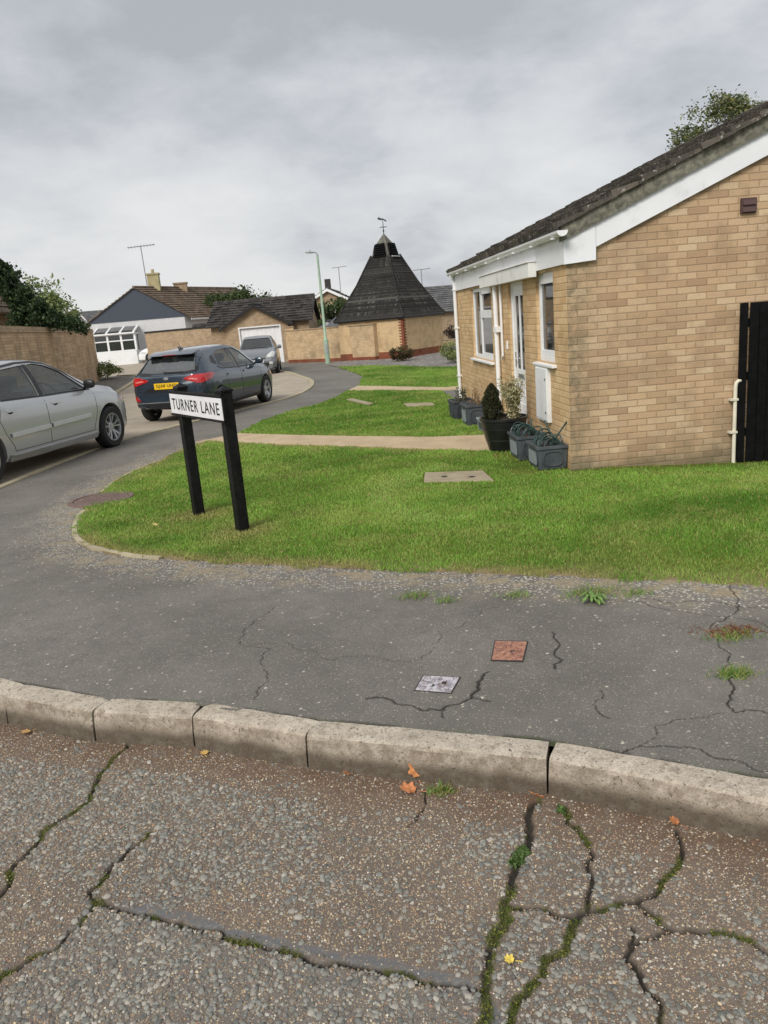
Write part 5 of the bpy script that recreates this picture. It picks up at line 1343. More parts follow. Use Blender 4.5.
for sg in (1, -1):
    m = MB(); c1.panel(m, wf, 'S', -.012, sg, skirt=.004); m.build('front_side_window', M['car_glass'], R1, 40)
    m = MB(); c1.panel(m, wr_, 'S', -.012, sg, skirt=.004); m.build('rear_side_window', M['car_glass'], R1, 40)
    m = MB(); c1.strip(m, [(1.02, .925), (.5, .937), (-.1, .945), (-.85, .972)], 'S', .022, .006, sg); c1.strip(m, [(1.02, .95), (.66, 1.225), (.36, 1.352), (.12, 1.39), (-.2, 1.395), (-.62, 1.36), (-.95, 1.235), (-1.06, 1.06)], 'S', .022, .006, sg)
    c1.strip(m, [(-.066, .955), (-.066, 1.365)], 'S', .085, .004, sg); m.build('window_trim', M['black_trim'], R1, 40)
    for ln_, w_ in [([(1.04, .90), (1.02, .60), (.92, .40), (.90, .33)], .007), ([(-.07, .93), (-.09, .33)], .007), ([(-.90, .95), (-1.0, .74), (-.93, .56), (-.82, .40), (-.80, .33)], .007), ([(.9, .335), (-.8, .335)], .006)]: m = MB(); c1.strip(m, ln_, 'S', w_, .0015, sg); m.build('door_seam', M['seam'], R1)
    m = MB(); c1.strip(m, [(.83, .565), (-.05, .55)], 'S', .05, .022, sg, skirt=.028); c1.strip(m, [(-.09, .549), (-.86, .537)], 'S', .05, .022, sg, skirt=.028); m.build('side_moulding', M['moulding'], R1, 30)
    m = MB(); c1.strip(m, [(.96, .27), (.88, .262), (-.84, .255), (-.92, .27)], 'S', .07, .02, sg, skirt=.04); m.build('sill_skirt', M['paint_silver'], R1, 30)
    for x in (.06, -.84):
        m = MB(); c1.panel(m, rounded([(x, .815), (x+.17, .825), (x+.17, .865), (x, .855)], .015), 'S', .018, sg, skirt=.03); m.build('door_handle', M['paint_silver'], R1, 40)
        m = MB(); c1.panel(m, rounded([(x+.02, .795), (x+.10, .80), (x+.10, .86), (x+.02, .855)], .02), 'S', .003, sg); m.build('handle_cup', M['seam'], R1)
    mirror(c1, .90, sg*.80, 1.0, sg, M['black_trim'], .95)
    m = MB(); c1.panel(m, rounded([(1.62, .62), (1.98, .60), (1.92, .76), (1.70, .80)], .05), 'S', .004, sg); m.build('headlight', M['head_lens'], R1, 40)
    for xa in S1['axles']: wheel(R1, xa, sg*.755, S1['wr'], .195, 'double', sg)
m = MB(); c1.panel(m, ws, 'F', -.012, skirt=.004); m.build('windscreen', M['car_glass'], R1, 40)
m = MB(); c1.panel(m, bsx, 'R', -.012, skirt=.004); m.build('rear_window', M['car_glass'], R1, 40)
for sg in (1, -1):
    m = MB(); c1.panel(m, rounded([(sg*.42, .80), (sg*.64, .80), (sg*.66, .96), (sg*.44, .96)], .03), 'R', .008, 1, cell=.04); m.build('tail_light', M['tail_red'], R1, 40)
seats(c1, [(.05, (-.36, .36)), (-.85, (-.36, .36))])
m = MB(); cc = Vector((.58, -.36, .92)); ax = Matrix.Translation(cc) @ Matrix.Rotation(radians(62), 4, 'Y'); m.lathe([(.185+.014*cos(a), .014*sin(a)) for a in np.linspace(0, 2*pi, 8, endpoint=False)], 24, ax, closed=True)
m.tube([cc, cc+Vector((.25, 0, -.13))], .03, 8); m.tube([ax @ Vector((-.18, 0, 0)), ax @ Vector((.18, 0, 0))], .016, 6); m.build('steering_wheel', M['black_trim'], R1, 40)
m = MB(); m.prism([(.75, -.66, .93), (1.02, -.66, .95), (1.02, -.66, .62), (.72, -.66, .62), (.68, -.66, .80)], (0, 1.32, 0)); m.build('dashboard', M['black_trim'], R1, bevel=.03)

# ---- slate blue hatchback, seen from behind
S2 = dict(W=1.735, axles=(-1.245, 1.245), wr=.312, gap=.035,
  top=[(-1.885, .90), (-1.87, .96), (-1.80, 1.02), (-1.62, 1.21), (-1.46, 1.335), (-1.32, 1.39), (-.8, 1.44), (-.2, 1.455), (.25, 1.41), (.72, 1.22), (1.10, .985), (1.22, .955), (1.60, .87), (1.92, .75), (2.08, .60), (2.13, .46)],
  belt=[(-1.885, .86), (-1.7, .94), (-1.2, .945), (-.4, .905), (.5, .87), (1.1, .85), (1.6, .77), (1.95, .64), (2.13, .42)],
  bot=[(-1.885, .32), (-1.6, .25), (-1.1, .20), (1.1, .19), (1.8, .20), (2.13, .24)],
  wid=[(-1.885, .66), (-1.83, .76), (-1.70, .825), (-1.45, .862), (-1.1, .8675), (.9, .862), (1.5, .845), (1.85, .78), (2.02, .67), (2.13, .5)],
  roofw=[(-1.885, .60), (-1.7, .595), (-1.4, .54), (-.9, .545), (0, .56), (.7, .61), (1.1, .69), (1.5, .75), (2.13, .46)])
R2 = thing('parked_hatchback', 'dark slate blue hatchback seen from behind, with red lamps and a yellow number plate', 'car')
place(R2, (-1.76, 19.25), (-1.76-2.49*1.04*sin(radians(17)), 19.25-2.49*1.04*cos(radians(17))), .82, 1.04)
c2 = Car(S2, R2)
wf = rounded([(.88, .945), (-.06, .955), (-.06, 1.355), (.16, 1.35), (.46, 1.245)], .03); wr_ = rounded([(-.15, .955), (-.86, .985), (-1.02, 1.06), (-.90, 1.27), (-.70, 1.33), (-.15, 1.357)], .03)
wq = rounded([(-1.06, 1.06), (-1.24, 1.12), (-1.14, 1.23), (-.97, 1.27)], .02)
ws = rounded([(-.68, 1.005), (.68, 1.005), (.50, 1.355), (-.50, 1.355)], .05); bs = rounded([(-.62, 1.015), (-.30, .985), (.30, .985), (.62, 1.015), (.53, 1.285), (.33, 1.31), (-.33, 1.31), (-.53, 1.285)], .06)
c2.body(M['paint_blue'], [(wf, 'S', None), (wr_, 'S', None), (ws, 'F', (.2, 2.0)), (bs, 'R', (-2.4, -.95))], (-1.55, 1.0))
for sg in (1, -1):
    for nm, pl in (('front_side_window', wf), ('rear_side_window', wr_)):
        m = MB(); c2.panel(m, pl, 'S', -.012, sg, skirt=.004); m.build(nm, M['car_glass'], R2, 40)
    m = MB(); c2.panel(m, wq, 'S', .003, sg, skirt=.008); m.build('quarter_panel_trim', M['black_trim'], R2, 40)
    m = MB(); c2.strip(m, [(.98, .928), (.4, .935), (-.1, .94), (-.95, .975), (-1.10, 1.03)], 'S', .02, .005, sg); c2.strip(m, [(-.105, .955), (-.105, 1.355)], 'S', .075, .004, sg); m.build('window_trim', M['black_trim'], R2, 40)
    for ln_, w_ in [([(1.02, .93), (1.0, .62), (.90, .40), (.88, .33)], .007), ([(-.10, .96), (-.12, .33)], .007), ([(-.86, 1.0), (-.90, .80), (-.84, .60), (-.74, .42), (-.72, .33)], .007), ([(.88, .335), (-.72, .335)], .006), ([(-1.58, .56), (-1.60, .72), (-1.52, .78)], .006)]: m = MB(); c2.strip(m, ln_, 'S', w_, .0015, sg); m.build('door_seam', M['seam'], R2)
    m = MB(); c2.strip(m, [(.92, .275), (-.86, .262)], 'S', .06, .012, sg, skirt=.03); m.build('sill_skirt', M['black_trim'], R2, 30)
    for x in (.02, -.82):
        m = MB(); c2.panel(m, rounded([(x, .82), (x+.18, .828), (x+.18, .865), (x, .857)], .015), 'S', .018, sg, skirt=.03); m.build('door_handle', M['paint_blue'], R2, 40)
    mirror(c2, .84, sg*.82, 1.0, sg, M['paint_blue'], 1.1)
    # tail lamps wrap from the tailgate round the rear corner
    m = MB(); c2.panel(m, rounded([(-1.86, .76), (-1.52, .84), (-1.42, .91), (-1.50, .945), (-1.86, .93)], .03), 'S', .010, sg, cell=.03, skirt=.02)
    c2.panel(m, rounded([(-sg*.38, .855), (-sg*.68, .765), (-sg*.77, .79), (-sg*.77, .925), (-sg*.60, .935), (-sg*.41, .885)], .02), 'R', .010, 1, cell=.03, skirt=.02); tl = m.build('tail_light', M['tail_red'], R2, 40)
    m = MB(); c2.panel(m, rounded([(-sg*.48, .852), (-sg*.67, .824), (-sg*.68, .856), (-sg*.53, .88)], .015), 'R', .014, 1, cell=.03, skirt=.02); m.build('lamp_insert', M['tail_pink'], tl, 40)
    m = MB(); c2.panel(m, rounded([(-sg*.60, .46), (-sg*.74, .47), (-sg*.75, .56), (-sg*.70, .57)], .02), 'R', .008, 1, cell=.03); m.build('rear_reflector', M['reflector'], R2, 40)
    m = MB(); c2.panel(m, rounded([(1.60, .66), (1.98, .58), (1.93, .74), (1.66, .80)], .05), 'S', .004, sg); m.build('headlight', M['head_lens'], R2, 40)
    for xa in S2['axles']: wheel(R2, xa, sg*.772, S2['wr'], .195, 'plain', sg)
m = MB(); c2.panel(m, ws, 'F', -.012, skirt=.004); m.build('windscreen', M['car_glass'], R2, 40)
m = MB(); c2.panel(m, bs, 'R', -.008, skirt=.004); rwin = m.build('rear_window', M['car_glass_rear'], R2, 40)
m = MB(); m2_ = [(-.64, 1.0), (-.30, .97), (.30, .97), (.64, 1.0), (.55, 1.285), (.36, 1.325), (-.36, 1.325), (-.55, 1.285)]
for i in range(8):
    a, b = m2_[i], m2_[(i+1) % 8]; c2.strip(m, [a, b], 'R', .055, .004)
m.build('rear_window_border', M['black_trim'], R2, 40)
# spoiler, seams, plate, bumper details, wiper, aerial
m = MB(); m.prism([(-1.62, -.50, 1.325), (-1.54, -.50, 1.352), (-1.24, -.50, 1.41), (-1.2, -.50, 1.36), (-1.5, -.50, 1.315)], (0, 1.0, 0)); m.build('roof_spoiler', M['paint_blue'], R2, 30, bevel=.008)
m = MB(); m.box(-1.63, -1.615, -.13, .13, 1.328, 1.339); m.build('brake_light', M['reflector'], R2)
m = MB(); c2.strip(m, [(-.72, .80), (-.56, .62), (.56, .62), (.72, .80)], 'R', .008, .0015); m.build('tailgate_seam', M['seam'], R2)
m = MB(); c2.panel(m, rounded([(-.52, .64), (.52, .64), (.40, .71), (-.40, .71)], .03), 'R', .003, 1, cell=.05); m.build('tailgate_recess', M['black_trim'], R2, 40)
m = MB(); c2.panel(m, rounded([(-.66, .30), (.66, .30), (.74, .40), (-.74, .40)], .03), 'R', .006, 1, cell=.06); m.build('lower_bumper', M['black_trim'], R2, 40)
m = MB(); c2.strip(m, [(-.72, .425), (.72, .425)], 'R', .014, .012); m.build('bumper_strip', M['alloy'], R2, 40)
h, nr = c2.ray('R', 0, .745); px_ = h.x-.014
m = MB(); m.box(px_, px_+.014, -.27, .27, .685, .805); pl_ = m.build('number_plate', M['plate_yellow'], R2, bevel=.003)
MT = Matrix.Translation((px_-.002, 0, .745)) @ Matrix(((0, 0, -1, 0), (-1, 0, 0, 0), (0, 1, 0, 0), (0, 0, 0, 1)))
text_mb('GJ68 UHD', .080, .003, .46, MT, bold=.012, space=1.12).build('lettering', M['text_black'], pl_)
m = MB(); q = [c2.ray('R', y, 1.0)[0]+Vector((-.025, 0, 0)) for y in (.02, -.10, -.22, -.36)]; m.tube(q, .012, 6); m.tube([q[0]+Vector((.03, 0, -.01)), q[0]+Vector((-.01, 0, -.005))], .03, 8)
m.prism([(v.x, v.y, v.z-.02) for v in q]+[(v.x, v.y, v.z+.012) for v in q[::-1]], (-.012, 0, 0)); m.build('rear_wiper', M['black_trim'], R2, 40)
m = MB(); hz_ = c2.ray('T', -1.05, 0)[0]; m.prism([(hz_.x-.09, -.03, hz_.z-.01), (hz_.x+.09, -.03, hz_.z-.005), (hz_.x+.03, -.008, hz_.z+.02), (hz_.x-.075, -.008, hz_.z+.06)], (0, .05, 0)); m.tube([(hz_.x-.04, 0, hz_.z+.03), (hz_.x-.11, 0, hz_.z+.14)], [.006, .003], 6); m.build('roof_aerial', M['black_trim'], R2, 40, bevel=.006)
h, nr = c2.ray('R', 0, .885); m = MB(); m.lathe([(.001, .012), (.048, .010), (.058, 0)], 24, Matrix.Translation((h.x, 0, .885)) @ Matrix.Rotation(-pi/2, 4, 'Y') @ Matrix.Diagonal((.55, 1, 1, 1))); m.build('tailgate_badge', M['alloy'], R2, 40)
seats(c2, [(.05, (-.36, .36)), (-.82, (-.38, 0, .38))], z=.38)

# ---- dark grey small hatchback facing the camera
S3 = dict(W=1.64, axles=(-1.17, 1.17), wr=.285, gap=.04,
  top=[(-1.62, .85), (-1.58, 1.05), (-1.40, 1.34), (-1.1, 1.45), (-.4, 1.48), (.15, 1.42), (.65, 1.20), (1.05, .98), (1.35, .88), (1.62, .74), (1.74, .55)],
  belt=[(-1.62, .80), (-1.2, .95), (-.4, .92), (.6, .90), (1.05, .86), (1.4, .74), (1.74, .5)],
  bot=[(-1.62, .28), (-1.2, .2), (1.2, .19), (1.74, .22)],
  wid=[(-1.62, .70), (-1.4, .79), (-.9, .82), (.9, .82), (1.3, .80), (1.55, .74), (1.74, .60)], roofw=[(-1.62, .62), (-1.1, .57), (0, .58), (.65, .62), (1.05, .70), (1.74, .56)])
R3 = thing('parked_small_car', 'small grey car facing out in front of the white garage door', 'car', (-3.02, 32.3, gz(32)-.02), radians(-88))
c3_ = Car(S3, R3); wf = rounded([(.80, .96), (-.5, .97), (-.5, 1.36), (0, 1.37), (.35, 1.27)], .03); ws = rounded([(-.64, 1.0), (.64, 1.0), (.50, 1.38), (-.50, 1.38)], .05)
c3_.body(M['paint_black'], [(wf, 'S', None), (ws, 'F', (.15, 2.0))], (-1.3, .95))
m = MB(); c3_.panel(m, ws, 'F', -.012, skirt=.004); m.build('windscreen', M['car_glass'], R3, 40)
for sg in (1, -1):
    m = MB(); c3_.panel(m, wf, 'S', -.012, sg, skirt=.004); m.build('side_window', M['car_glass'], R3, 40)
    m = MB(); c3_.panel(m, rounded([(sg*.36, .66), (sg*.66, .66), (sg*.72, .84), (sg*.62, .88), (sg*.42, .76)], .05), 'F', .006, 1, cell=.04); m.build('headlight', M['head_lens'], R3, 40)
    m = MB(); c3_.panel(m, rounded([(sg*.46, .40), (sg*.60, .40), (sg*.60, .50), (sg*.46, .50)], .04), 'F', .006, 1, cell=.04); m.build('fog_light', M['head_lens'], R3, 40)
    mirror(c3_, .70, sg*.79, 1.0, sg, M['paint_black'], 1.1)
    for xa in S3['axles']: wheel(R3, xa, sg*.73, S3['wr'], .17, 'plain', sg)
m = MB(); c3_.panel(m, rounded([(-.42, .30), (.42, .30), (.48, .46), (-.48, .46)], .05), 'F', .006, 1, cell=.06); c3_.strip(m, [(-.34, .62), (.34, .62)], 'F', .05, .006); m.build('grille', M['black_trim'], R3, 40)
m = MB(); h = c3_.ray('F', 0, .53)[0]; m.box(h.x+.004, h.x+.016, -.26, .26, .475, .585); m.build('number_plate', M['plate_white'], R3)
m = MB()
for a, b in (((.45, 1.0), (-.12, 1.03)), ((-.1, 1.0), (-.52, 1.06))): q = [c3_.ray('F', a[0]+(b[0]-a[0])*k/4, a[1]+(b[1]-a[1])*k/4)[0]+Vector((.02, 0, .012)) for k in range(5)]; m.tube(q, .012, 6)
m.build('wiper', M['black_trim'], R3)
seats(c3_, [(.0, (-.34, .34))], z=.40)

# ---- white car on the far drive
S4 = dict(S1); R4 = thing('white_car', 'white saloon car standing on the drive beside the white house porch', 'car', (-11.25, 57.0, gz(50)-.02), radians(187)); R4.scale = (1.15, 1.15, 1.15)
c4_ = Car(S4, R4); wf = rounded([(.92, .945), (-.02, .955), (-.02, 1.36), (.13, 1.368), (.62, 1.22)], .03); wr_ = rounded([(-.11, .955), (-.86, .985), (-1.0, 1.05), (-.60, 1.33), (-.11, 1.362)], .03); ws = rounded([(-.66, 1.03), (.66, 1.03), (.50, 1.36), (-.50, 1.36)], .05)
c4_.body(M['paint_white'], [(wf, 'S', None), (wr_, 'S', None), (ws, 'F', (.25, 2.0))], (-1.42, 1.0))
m = MB(); c4_.panel(m, ws, 'F', -.012, skirt=.004); m.build('windscreen', M['car_glass_dark'], R4, 40)
for sg in (1, -1):
    for nm, pl in (('front_side_window', wf), ('rear_side_window', wr_)):
        m = MB(); c4_.panel(m, pl, 'S', -.012, sg, skirt=.004); m.build(nm, M['car_glass_dark'], R4, 40)
    m = MB(); c4_.panel(m, rounded([(1.62, .62), (1.98, .60), (1.92, .76), (1.70, .80)], .05), 'S', .004, sg); m.build('headlight', M['head_lens'], R4, 40)
    mirror(c4_, .90, sg*.80, 1.0, sg, M['paint_white'], 1.1)
    for xa in S4['axles']: wheel(R4, xa, sg*.755, .312, .195, 'plain', sg)
seats(c4_, [(.05, (-.36, .36))])
# ------------------------------------------------------------------ street name sign
PL, PR = Vector((-1.478, 7.52)), Vector((-.94, 6.60)); dS = (PR-PL).normalized(); nS = Vector((-abs(dS.y), -abs(dS.x)))   # nS: towards the lane
if nS.dot(Vector((-1, 0))) < 0: nS = -nS
SG = thing('street_name_sign', 'black and white street name sign on two black posts standing in the lawn', 'street sign', ((PL.x+PR.x)/2, (PL.y+PR.y)/2, -.11), atan2(dS.y, dS.x))
half = (PR-PL).length/2   # local x runs along the sign (far post at -half), local y: -? towards the camera side
for sx, zt, zb in ((-half, 1.235, -.2), (half, 1.235, -.2)):
    m = MB(); a = .048
    m.add([(sx-a, -a, zb), (sx+a, -a, zb), (sx+a, a, zb), (sx-a, a, zb), (sx-a, -a, zt), (sx+a, -a, zt), (sx+a, a, zt), (sx-a, a, zt)], [(3, 2, 1, 0), (0, 1, 5, 4), (1, 2, 6, 5), (2, 3, 7, 6), (3, 0, 4, 7), (4, 5, 6, 7)])
    p = m.build('post', M['post_black'], SG, bevel=.006)
    c = MB(); b = .058; c.add([(sx-b, -b, zt+.001), (sx+b, -b, zt+.001), (sx+b, b, zt+.001), (sx-b, b, zt+.001), (sx-b, -b, zt+.018), (sx+b, -b, zt+.018), (sx+b, b, zt+.018), (sx-b, b, zt+.018), (sx, 0, zt+.055)], [(3, 2, 1, 0), (0, 1, 5, 4), (1, 2, 6, 5), (2, 3, 7, 6), (3, 0, 4, 7), (4, 5, 8), (5, 6, 8), (6, 7, 8), (7, 4, 8)])
    c.build('post_cap', M['post_black'], p, bevel=.003)
SIDE = -1 if (Matrix.Rotation(SG.rotation_euler.z, 3, 'Z') @ Vector((0, -1, 0))).dot(Vector((0-SG.location.x, 0-SG.location.y, 0))) > 0 else 1
X0, X1, Z0, Z1 = -half-.14, half+.075, 1.005, 1.19
m = MB(); m.box(X0-.012, X1+.012, SIDE*.049, SIDE*.067, Z0-.014, Z1+.03); m.box(X0-.012, X1+.012, SIDE*.049, SIDE*.080, Z1+.012, Z1+.03); m.box(X0-.012, X1+.012, SIDE*.049, SIDE*.080, Z0-.02, Z0-.006)
m.build('backing_board', M['post_black'], SG, bevel=.002)
m = MB(); m.box(X0, X1, SIDE*.067, SIDE*.074, Z0, Z1); npl = m.build('name_plate', M['plate_white'], SG, bevel=.002)
MT = Matrix.Translation(((X0+X1)/2, SIDE*.0745, (Z0+Z1)/2)) @ (Matrix(((1, 0, 0, 0), (0, 0, -1, 0), (0, 1, 0, 0), (0, 0, 0, 1))) if SIDE < 0 else Matrix(((-1, 0, 0, 0), (0, 0, 1, 0), (0, 1, 0, 0), (0, 0, 0, 1))))
text_mb('TURNER LANE', .105, .003, (X1-X0)*.91, MT, bold=.008, space=1.18).build('lettering', M['text_black'], npl)

# ------------------------------------------------------------------ lamp post
lp = on_ground(328, 363.5)
t = thing('street_lamp', 'slender pale green street lamp with a flat lantern in front of the garden wall', 'street lamp', (lp.x, lp.y, gz(lp.y)))
m = MB(); m.lathe([(.11, -.1), (.11, 1.0), (.085, 1.08), (.06, 1.12), (.045, 4.6), (.001, 4.62)], 14); m.build('column', M['lamp_green'], t, 40)
m = MB(); m.box(-.045, .045, -.118, -.10, .45, .85); m.build('service_door', M['lamp_grey'], t)
m = MB(); m.tube([(0, 0, 4.55), (-.03, 0, 4.66), (-.16, 0, 4.69)], .03, 8)
m.prism([(-.12, -.1, 4.665), (-.50, -.075, 4.69), (-.50, .075, 4.69), (-.12, .1, 4.665)], (0, 0, .045)); m.tube([(-.30, 0, 4.72), (-.30, 0, 4.79)], .03, 8); ln = m.build('lantern', M['lamp_grey'], t, bevel=.008)
m = MB(); m.box(-.46, -.18, -.06, .06, 4.652, 4.664); m.build('lens', M['lens'], ln)

# ------------------------------------------------------------------ tower shaped substation with a pyramid roof
q = on_ground(405.5, 358); ang = radians(37.0)   # right wall runs at this bearing from +y
du = Vector((sin(ang), cos(ang), 0)); dv = Vector((-cos(ang), sin(ang), 0)); LT = 3.42
q = Vector((q.x, q.y, gz(q.y)))
T = thing('pyramid_roof_house', 'small square brick building with a steep dark tiled pyramid roof, corner towards the road', 'building', (q.x, q.y, q.z), atan2(du.y, du.x))
M['cap_lead'] = plain('mossy_lead_cap', (.115, .115, .095), rough=.9, var=.5, scale=9, dirt=.4)
# local x along du (right wall), local y along dv (left wall)
eh = 1.80
m = MB()
m.add([(0, 0, -.2), (LT, 0, -.2), (LT, LT, -.2), (0, LT, -.2), (0, 0, eh), (LT, 0, eh), (LT, LT, eh), (0, LT, eh)], [(0, 1, 5, 4), (1, 2, 6, 5), (2, 3, 7, 6), (3, 0, 4, 7)]); m.build('wall', M['brick_tower'], T)
m = MB(); e = .012; m.box(-e, LT+e, -e, .1, -.2, .30); m.box(-e, .1, .101, LT+e, -.2, .30); m.build('brick_plinth', M['brick_red'], T)
m = MB()
for k in range(24):
    z = .30+k*.059; 
    if z > eh-.06: break
    a, b = (.22, .11) if k % 2 else (.11, .22); m.box(-.008, a, -.008, b, z, z+.055)
m.build('corner_quoin', M['brick_red'], T)
ov = .14; cx = LT/2; zt1 = 4.42; hw = .45
def frus(mb, h0, z0, h1, z1, rows, th=.03):
    # stepped courses on the four faces as frustum rings
    for i in range(rows):
        a0 = h0+(h1-h0)*i/rows; a1 = h0+(h1-h0)*(i+1.12)/rows; b0 = z0+(z1-z0)*i/rows; b1 = z0+(z1-z0)*min(rows, (i+1.12))/rows
        if i == rows-1: a1, b1 = h1, z1
        o0 = a0+th
        vs = [(cx+sx*o0, cx+sy*o0, b0) for sx, sy in ((-1, -1), (1, -1), (1, 1), (-1, 1))]+[(cx+sx*a1, cx+sy*a1, b1) for sx, sy in ((-1, -1), (1, -1), (1, 1), (-1, 1))]+[(cx+sx*(a0-.03), cx+sy*(a0-.03), b0-.005) for sx, sy in ((-1, -1), (1, -1), (1, 1), (-1, 1))]
        mb.add(vs, [(j, (j+1) % 4, (j+1) % 4+4, j+4) for j in range(4)]+[(j+8, (j+1) % 4+8, (j+1) % 4, j) for j in range(4)])
m = MB(); frus(m, LT/2+ov, eh-.08, LT/2-.06, eh+.20, 3, .012); frus(m, LT/2-.06, eh+.20, (LT/2-.06+hw)/2-.05, (eh+.20+zt1)/2, 12, .012); frus(m, (LT/2-.06+hw)/2-.05, (eh+.20+zt1)/2, hw, zt1, 12, .012); rf_ = m.build('roof', M['tile_dark'], T)
set_uv(rf_, lambda c: (np.where(np.abs(c[:, 0]-cx) > np.abs(c[:, 1]-cx), c[:, 1], c[:, 0]), c[:, 2]*1.15))
m = MB(); h0, h1 = LT/2+ov, hw
for sx, sy in ((-1, -1), (1, -1), (-1, 1), (1, 1)): hm = (LT/2-.06+hw)/2-.05; m.tube([(cx+sx*(h0+.0), cx+sy*(h0+.0), eh-.06), (cx+sx*(LT/2-.06), cx+sy*(LT/2-.06), eh+.21), (cx+sx*hm, cx+sy*hm, (eh+.20+zt1)/2), (cx+sx*(h1+.01), cx+sy*(h1+.01), zt1+.02)], .045, 6)
m.build('hip_ridge', M['tile_dark'], rf_); set_uv(m and COL.objects['hip_ridge'], lambda c: (c[:, 0], c[:, 2]*1.2))
m = MB(); m.box(-ov+.02, LT+ov-.02, -ov+.02, LT+ov-.02, eh-.14, eh-.085); m.build('eaves_board', M['black_trim'], T)
# louvred gablets on the four sides and the small pyramid cap
m = MB(); zc = 5.10
m.add([(cx-hw+.02, cx-hw+.02, zt1-.02), (cx+hw-.02, cx-hw+.02, zt1-.02), (cx+hw-.02, cx+hw-.02, zt1-.02), (cx-hw+.02, cx+hw-.02, zt1-.02), (cx-.27, cx-.27, zc-.18), (cx+.27, cx-.27, zc-.18), (cx+.27, cx+.27, zc-.18), (cx-.27, cx+.27, zc-.18), (cx, cx, zc+.26)],
      [(0, 1, 5, 4), (1, 2, 6, 5), (2, 3, 7, 6), (3, 0, 4, 7), (4, 5, 8), (5, 6, 8), (6, 7, 8), (7, 4, 8)]); cp = m.build('roof_cap', M['cap_lead'], T)
for k in range(4):
    Mr = Matrix.Translation((cx, cx, 0)) @ Matrix.Rotation(k*pi/2, 4, 'Z'); m = MB()
    vs = [(-.35, -hw-.05, zt1-.06), (.35, -hw-.05, zt1-.06), (.21, -.40, zt1+.50), (-.21, -.40, zt1+.50), (-.35, -hw+.2, zt1-.06), (.35, -hw+.2, zt1-.06), (.12, -.12, zt1+.52), (-.12, -.12, zt1+.52)]
    m.add([Mr @ Vector(v) for v in vs], [(0, 1, 2, 3), (1, 5, 6, 2), (4, 0, 3, 7), (3, 2, 6, 7), (5, 4, 7, 6)])
    for j in range(6):
        f = (j+.5)/6; hwj = .35-.14*f-.03; yy = -hw-.05+(hw-.36)*f; zz_ = zt1-.06+.56*f; m.add([Mr @ Vector(v) for v in ((-hwj, yy-.05, zz_-.05), (hwj, yy-.05, zz_-.05), (hwj, yy+.0, zz_+.02), (-hwj, yy+.0, zz_+.02))], [(0, 1, 2, 3)])
    m.build('louvre', M['black_wood'], T)
m = MB(); m.box(cx-.30, cx+.30, cx-hw-.14, cx-hw-.05, zt1-.10, zt1-.065); m.build('lead_flashing', M['render_white'], T)
# weather vane
m = MB(); m.tube([(cx, cx, zc+.12), (cx, cx, zc+.88)], [.022, .012], 8); m.tube([(cx-.2, cx, zc+.52), (cx+.2, cx, zc+.52)], .01, 6); m.tube([(cx, cx-.2, zc+.52), (cx, cx+.2, zc+.52)], .01, 6); m.lathe([(.001, -.05), (.05, 0), (.001, .05)], 10, Matrix.Translation((cx, cx, zc+.36)))
vn = m.build('weather_vane', M['iron_dark'], T, 40)
m = MB(); Rv = Matrix.Translation((cx, cx, zc+.80)) @ Matrix.Scale(.72, 4) @ Matrix.Rotation(radians(-62), 4, 'Z')
m.prism([Rv @ Vector(p) for p in ((-.34, -.01, .10), (-.18, -.01, .03), (.05, -.01, .02), (.12, -.01, -.06), (.24, -.01, -.10), (.20, -.01, .0), (.02, -.01, .10), (-.16, -.01, .14), (-.22, -.01, .22))], Rv.to_3x3() @ Vector((0, .02, 0)))
m.build('vane_figure', M['iron_dark'], vn)

# ------------------------------------------------------------------ garden wall from the substation to the garage
def wall_run(name, label, P, Q, h, th, mats, cap=.05, capw=.03, plinth=None, endpier=None, hq=None, cat='wall'):
    P = Vector(P); Q = Vector(Q); L = (Q-P).length; d = (Q-P)/L; hq = h if hq is None else hq
    t = thing(name, label, cat, (P.x, P.y, gz(P.y)), atan2(d.y, d.x))
    m = MB(); m.prism([(0, -th/2, -.3), (L, -th/2, -.3), (L, -th/2, hq), (0, -th/2, h)], (0, th, 0)); m.build('wall', mats[0], t)
    m = MB(); m.prism([(-.01, -th/2-capw, h+.002), (L+.01, -th/2-capw, hq+.002), (L+.01, -th/2-capw, hq+cap), (-.01, -th/2-capw, h+cap)], (0, th+2*capw, 0)); m.build('coping', mats[1], t)
    if plinth: m = MB(); m.box(-.005, L+.005, -th/2-.012, th/2+.012, -.3, plinth); m.build('brick_plinth', M['brick_red'], t)
    return t
tq = q+dv*(.40*LT)+du*(-.12); gw0 = at(290, 361, 38.2)
wall_run('garden_wall', 'buff brick garden wall with dark coping between garage and pyramid roofed building', (-2.1, 38.4), (tq.x, tq.y), 1.50, .22, (M['brick_far'], M['brick_brown']), plinth=.14)
wall_run('garden_wall', 'low brown brick wall with dark coping behind the parked cars, running from white house to garage', at(148, 345, 47.5).xy, at(236, 345, 43.5).xy, 2.0, .22, (M['brick_brown'], M['tile_garage']), cap=.10)

# ------------------------------------------------------------------ garage
GA = thing('brick_garage', 'brown brick garage with white up and over door, small front gable and dark tiled roof', 'garage', (-3.55, 40.0, gz(40)), radians(-4))
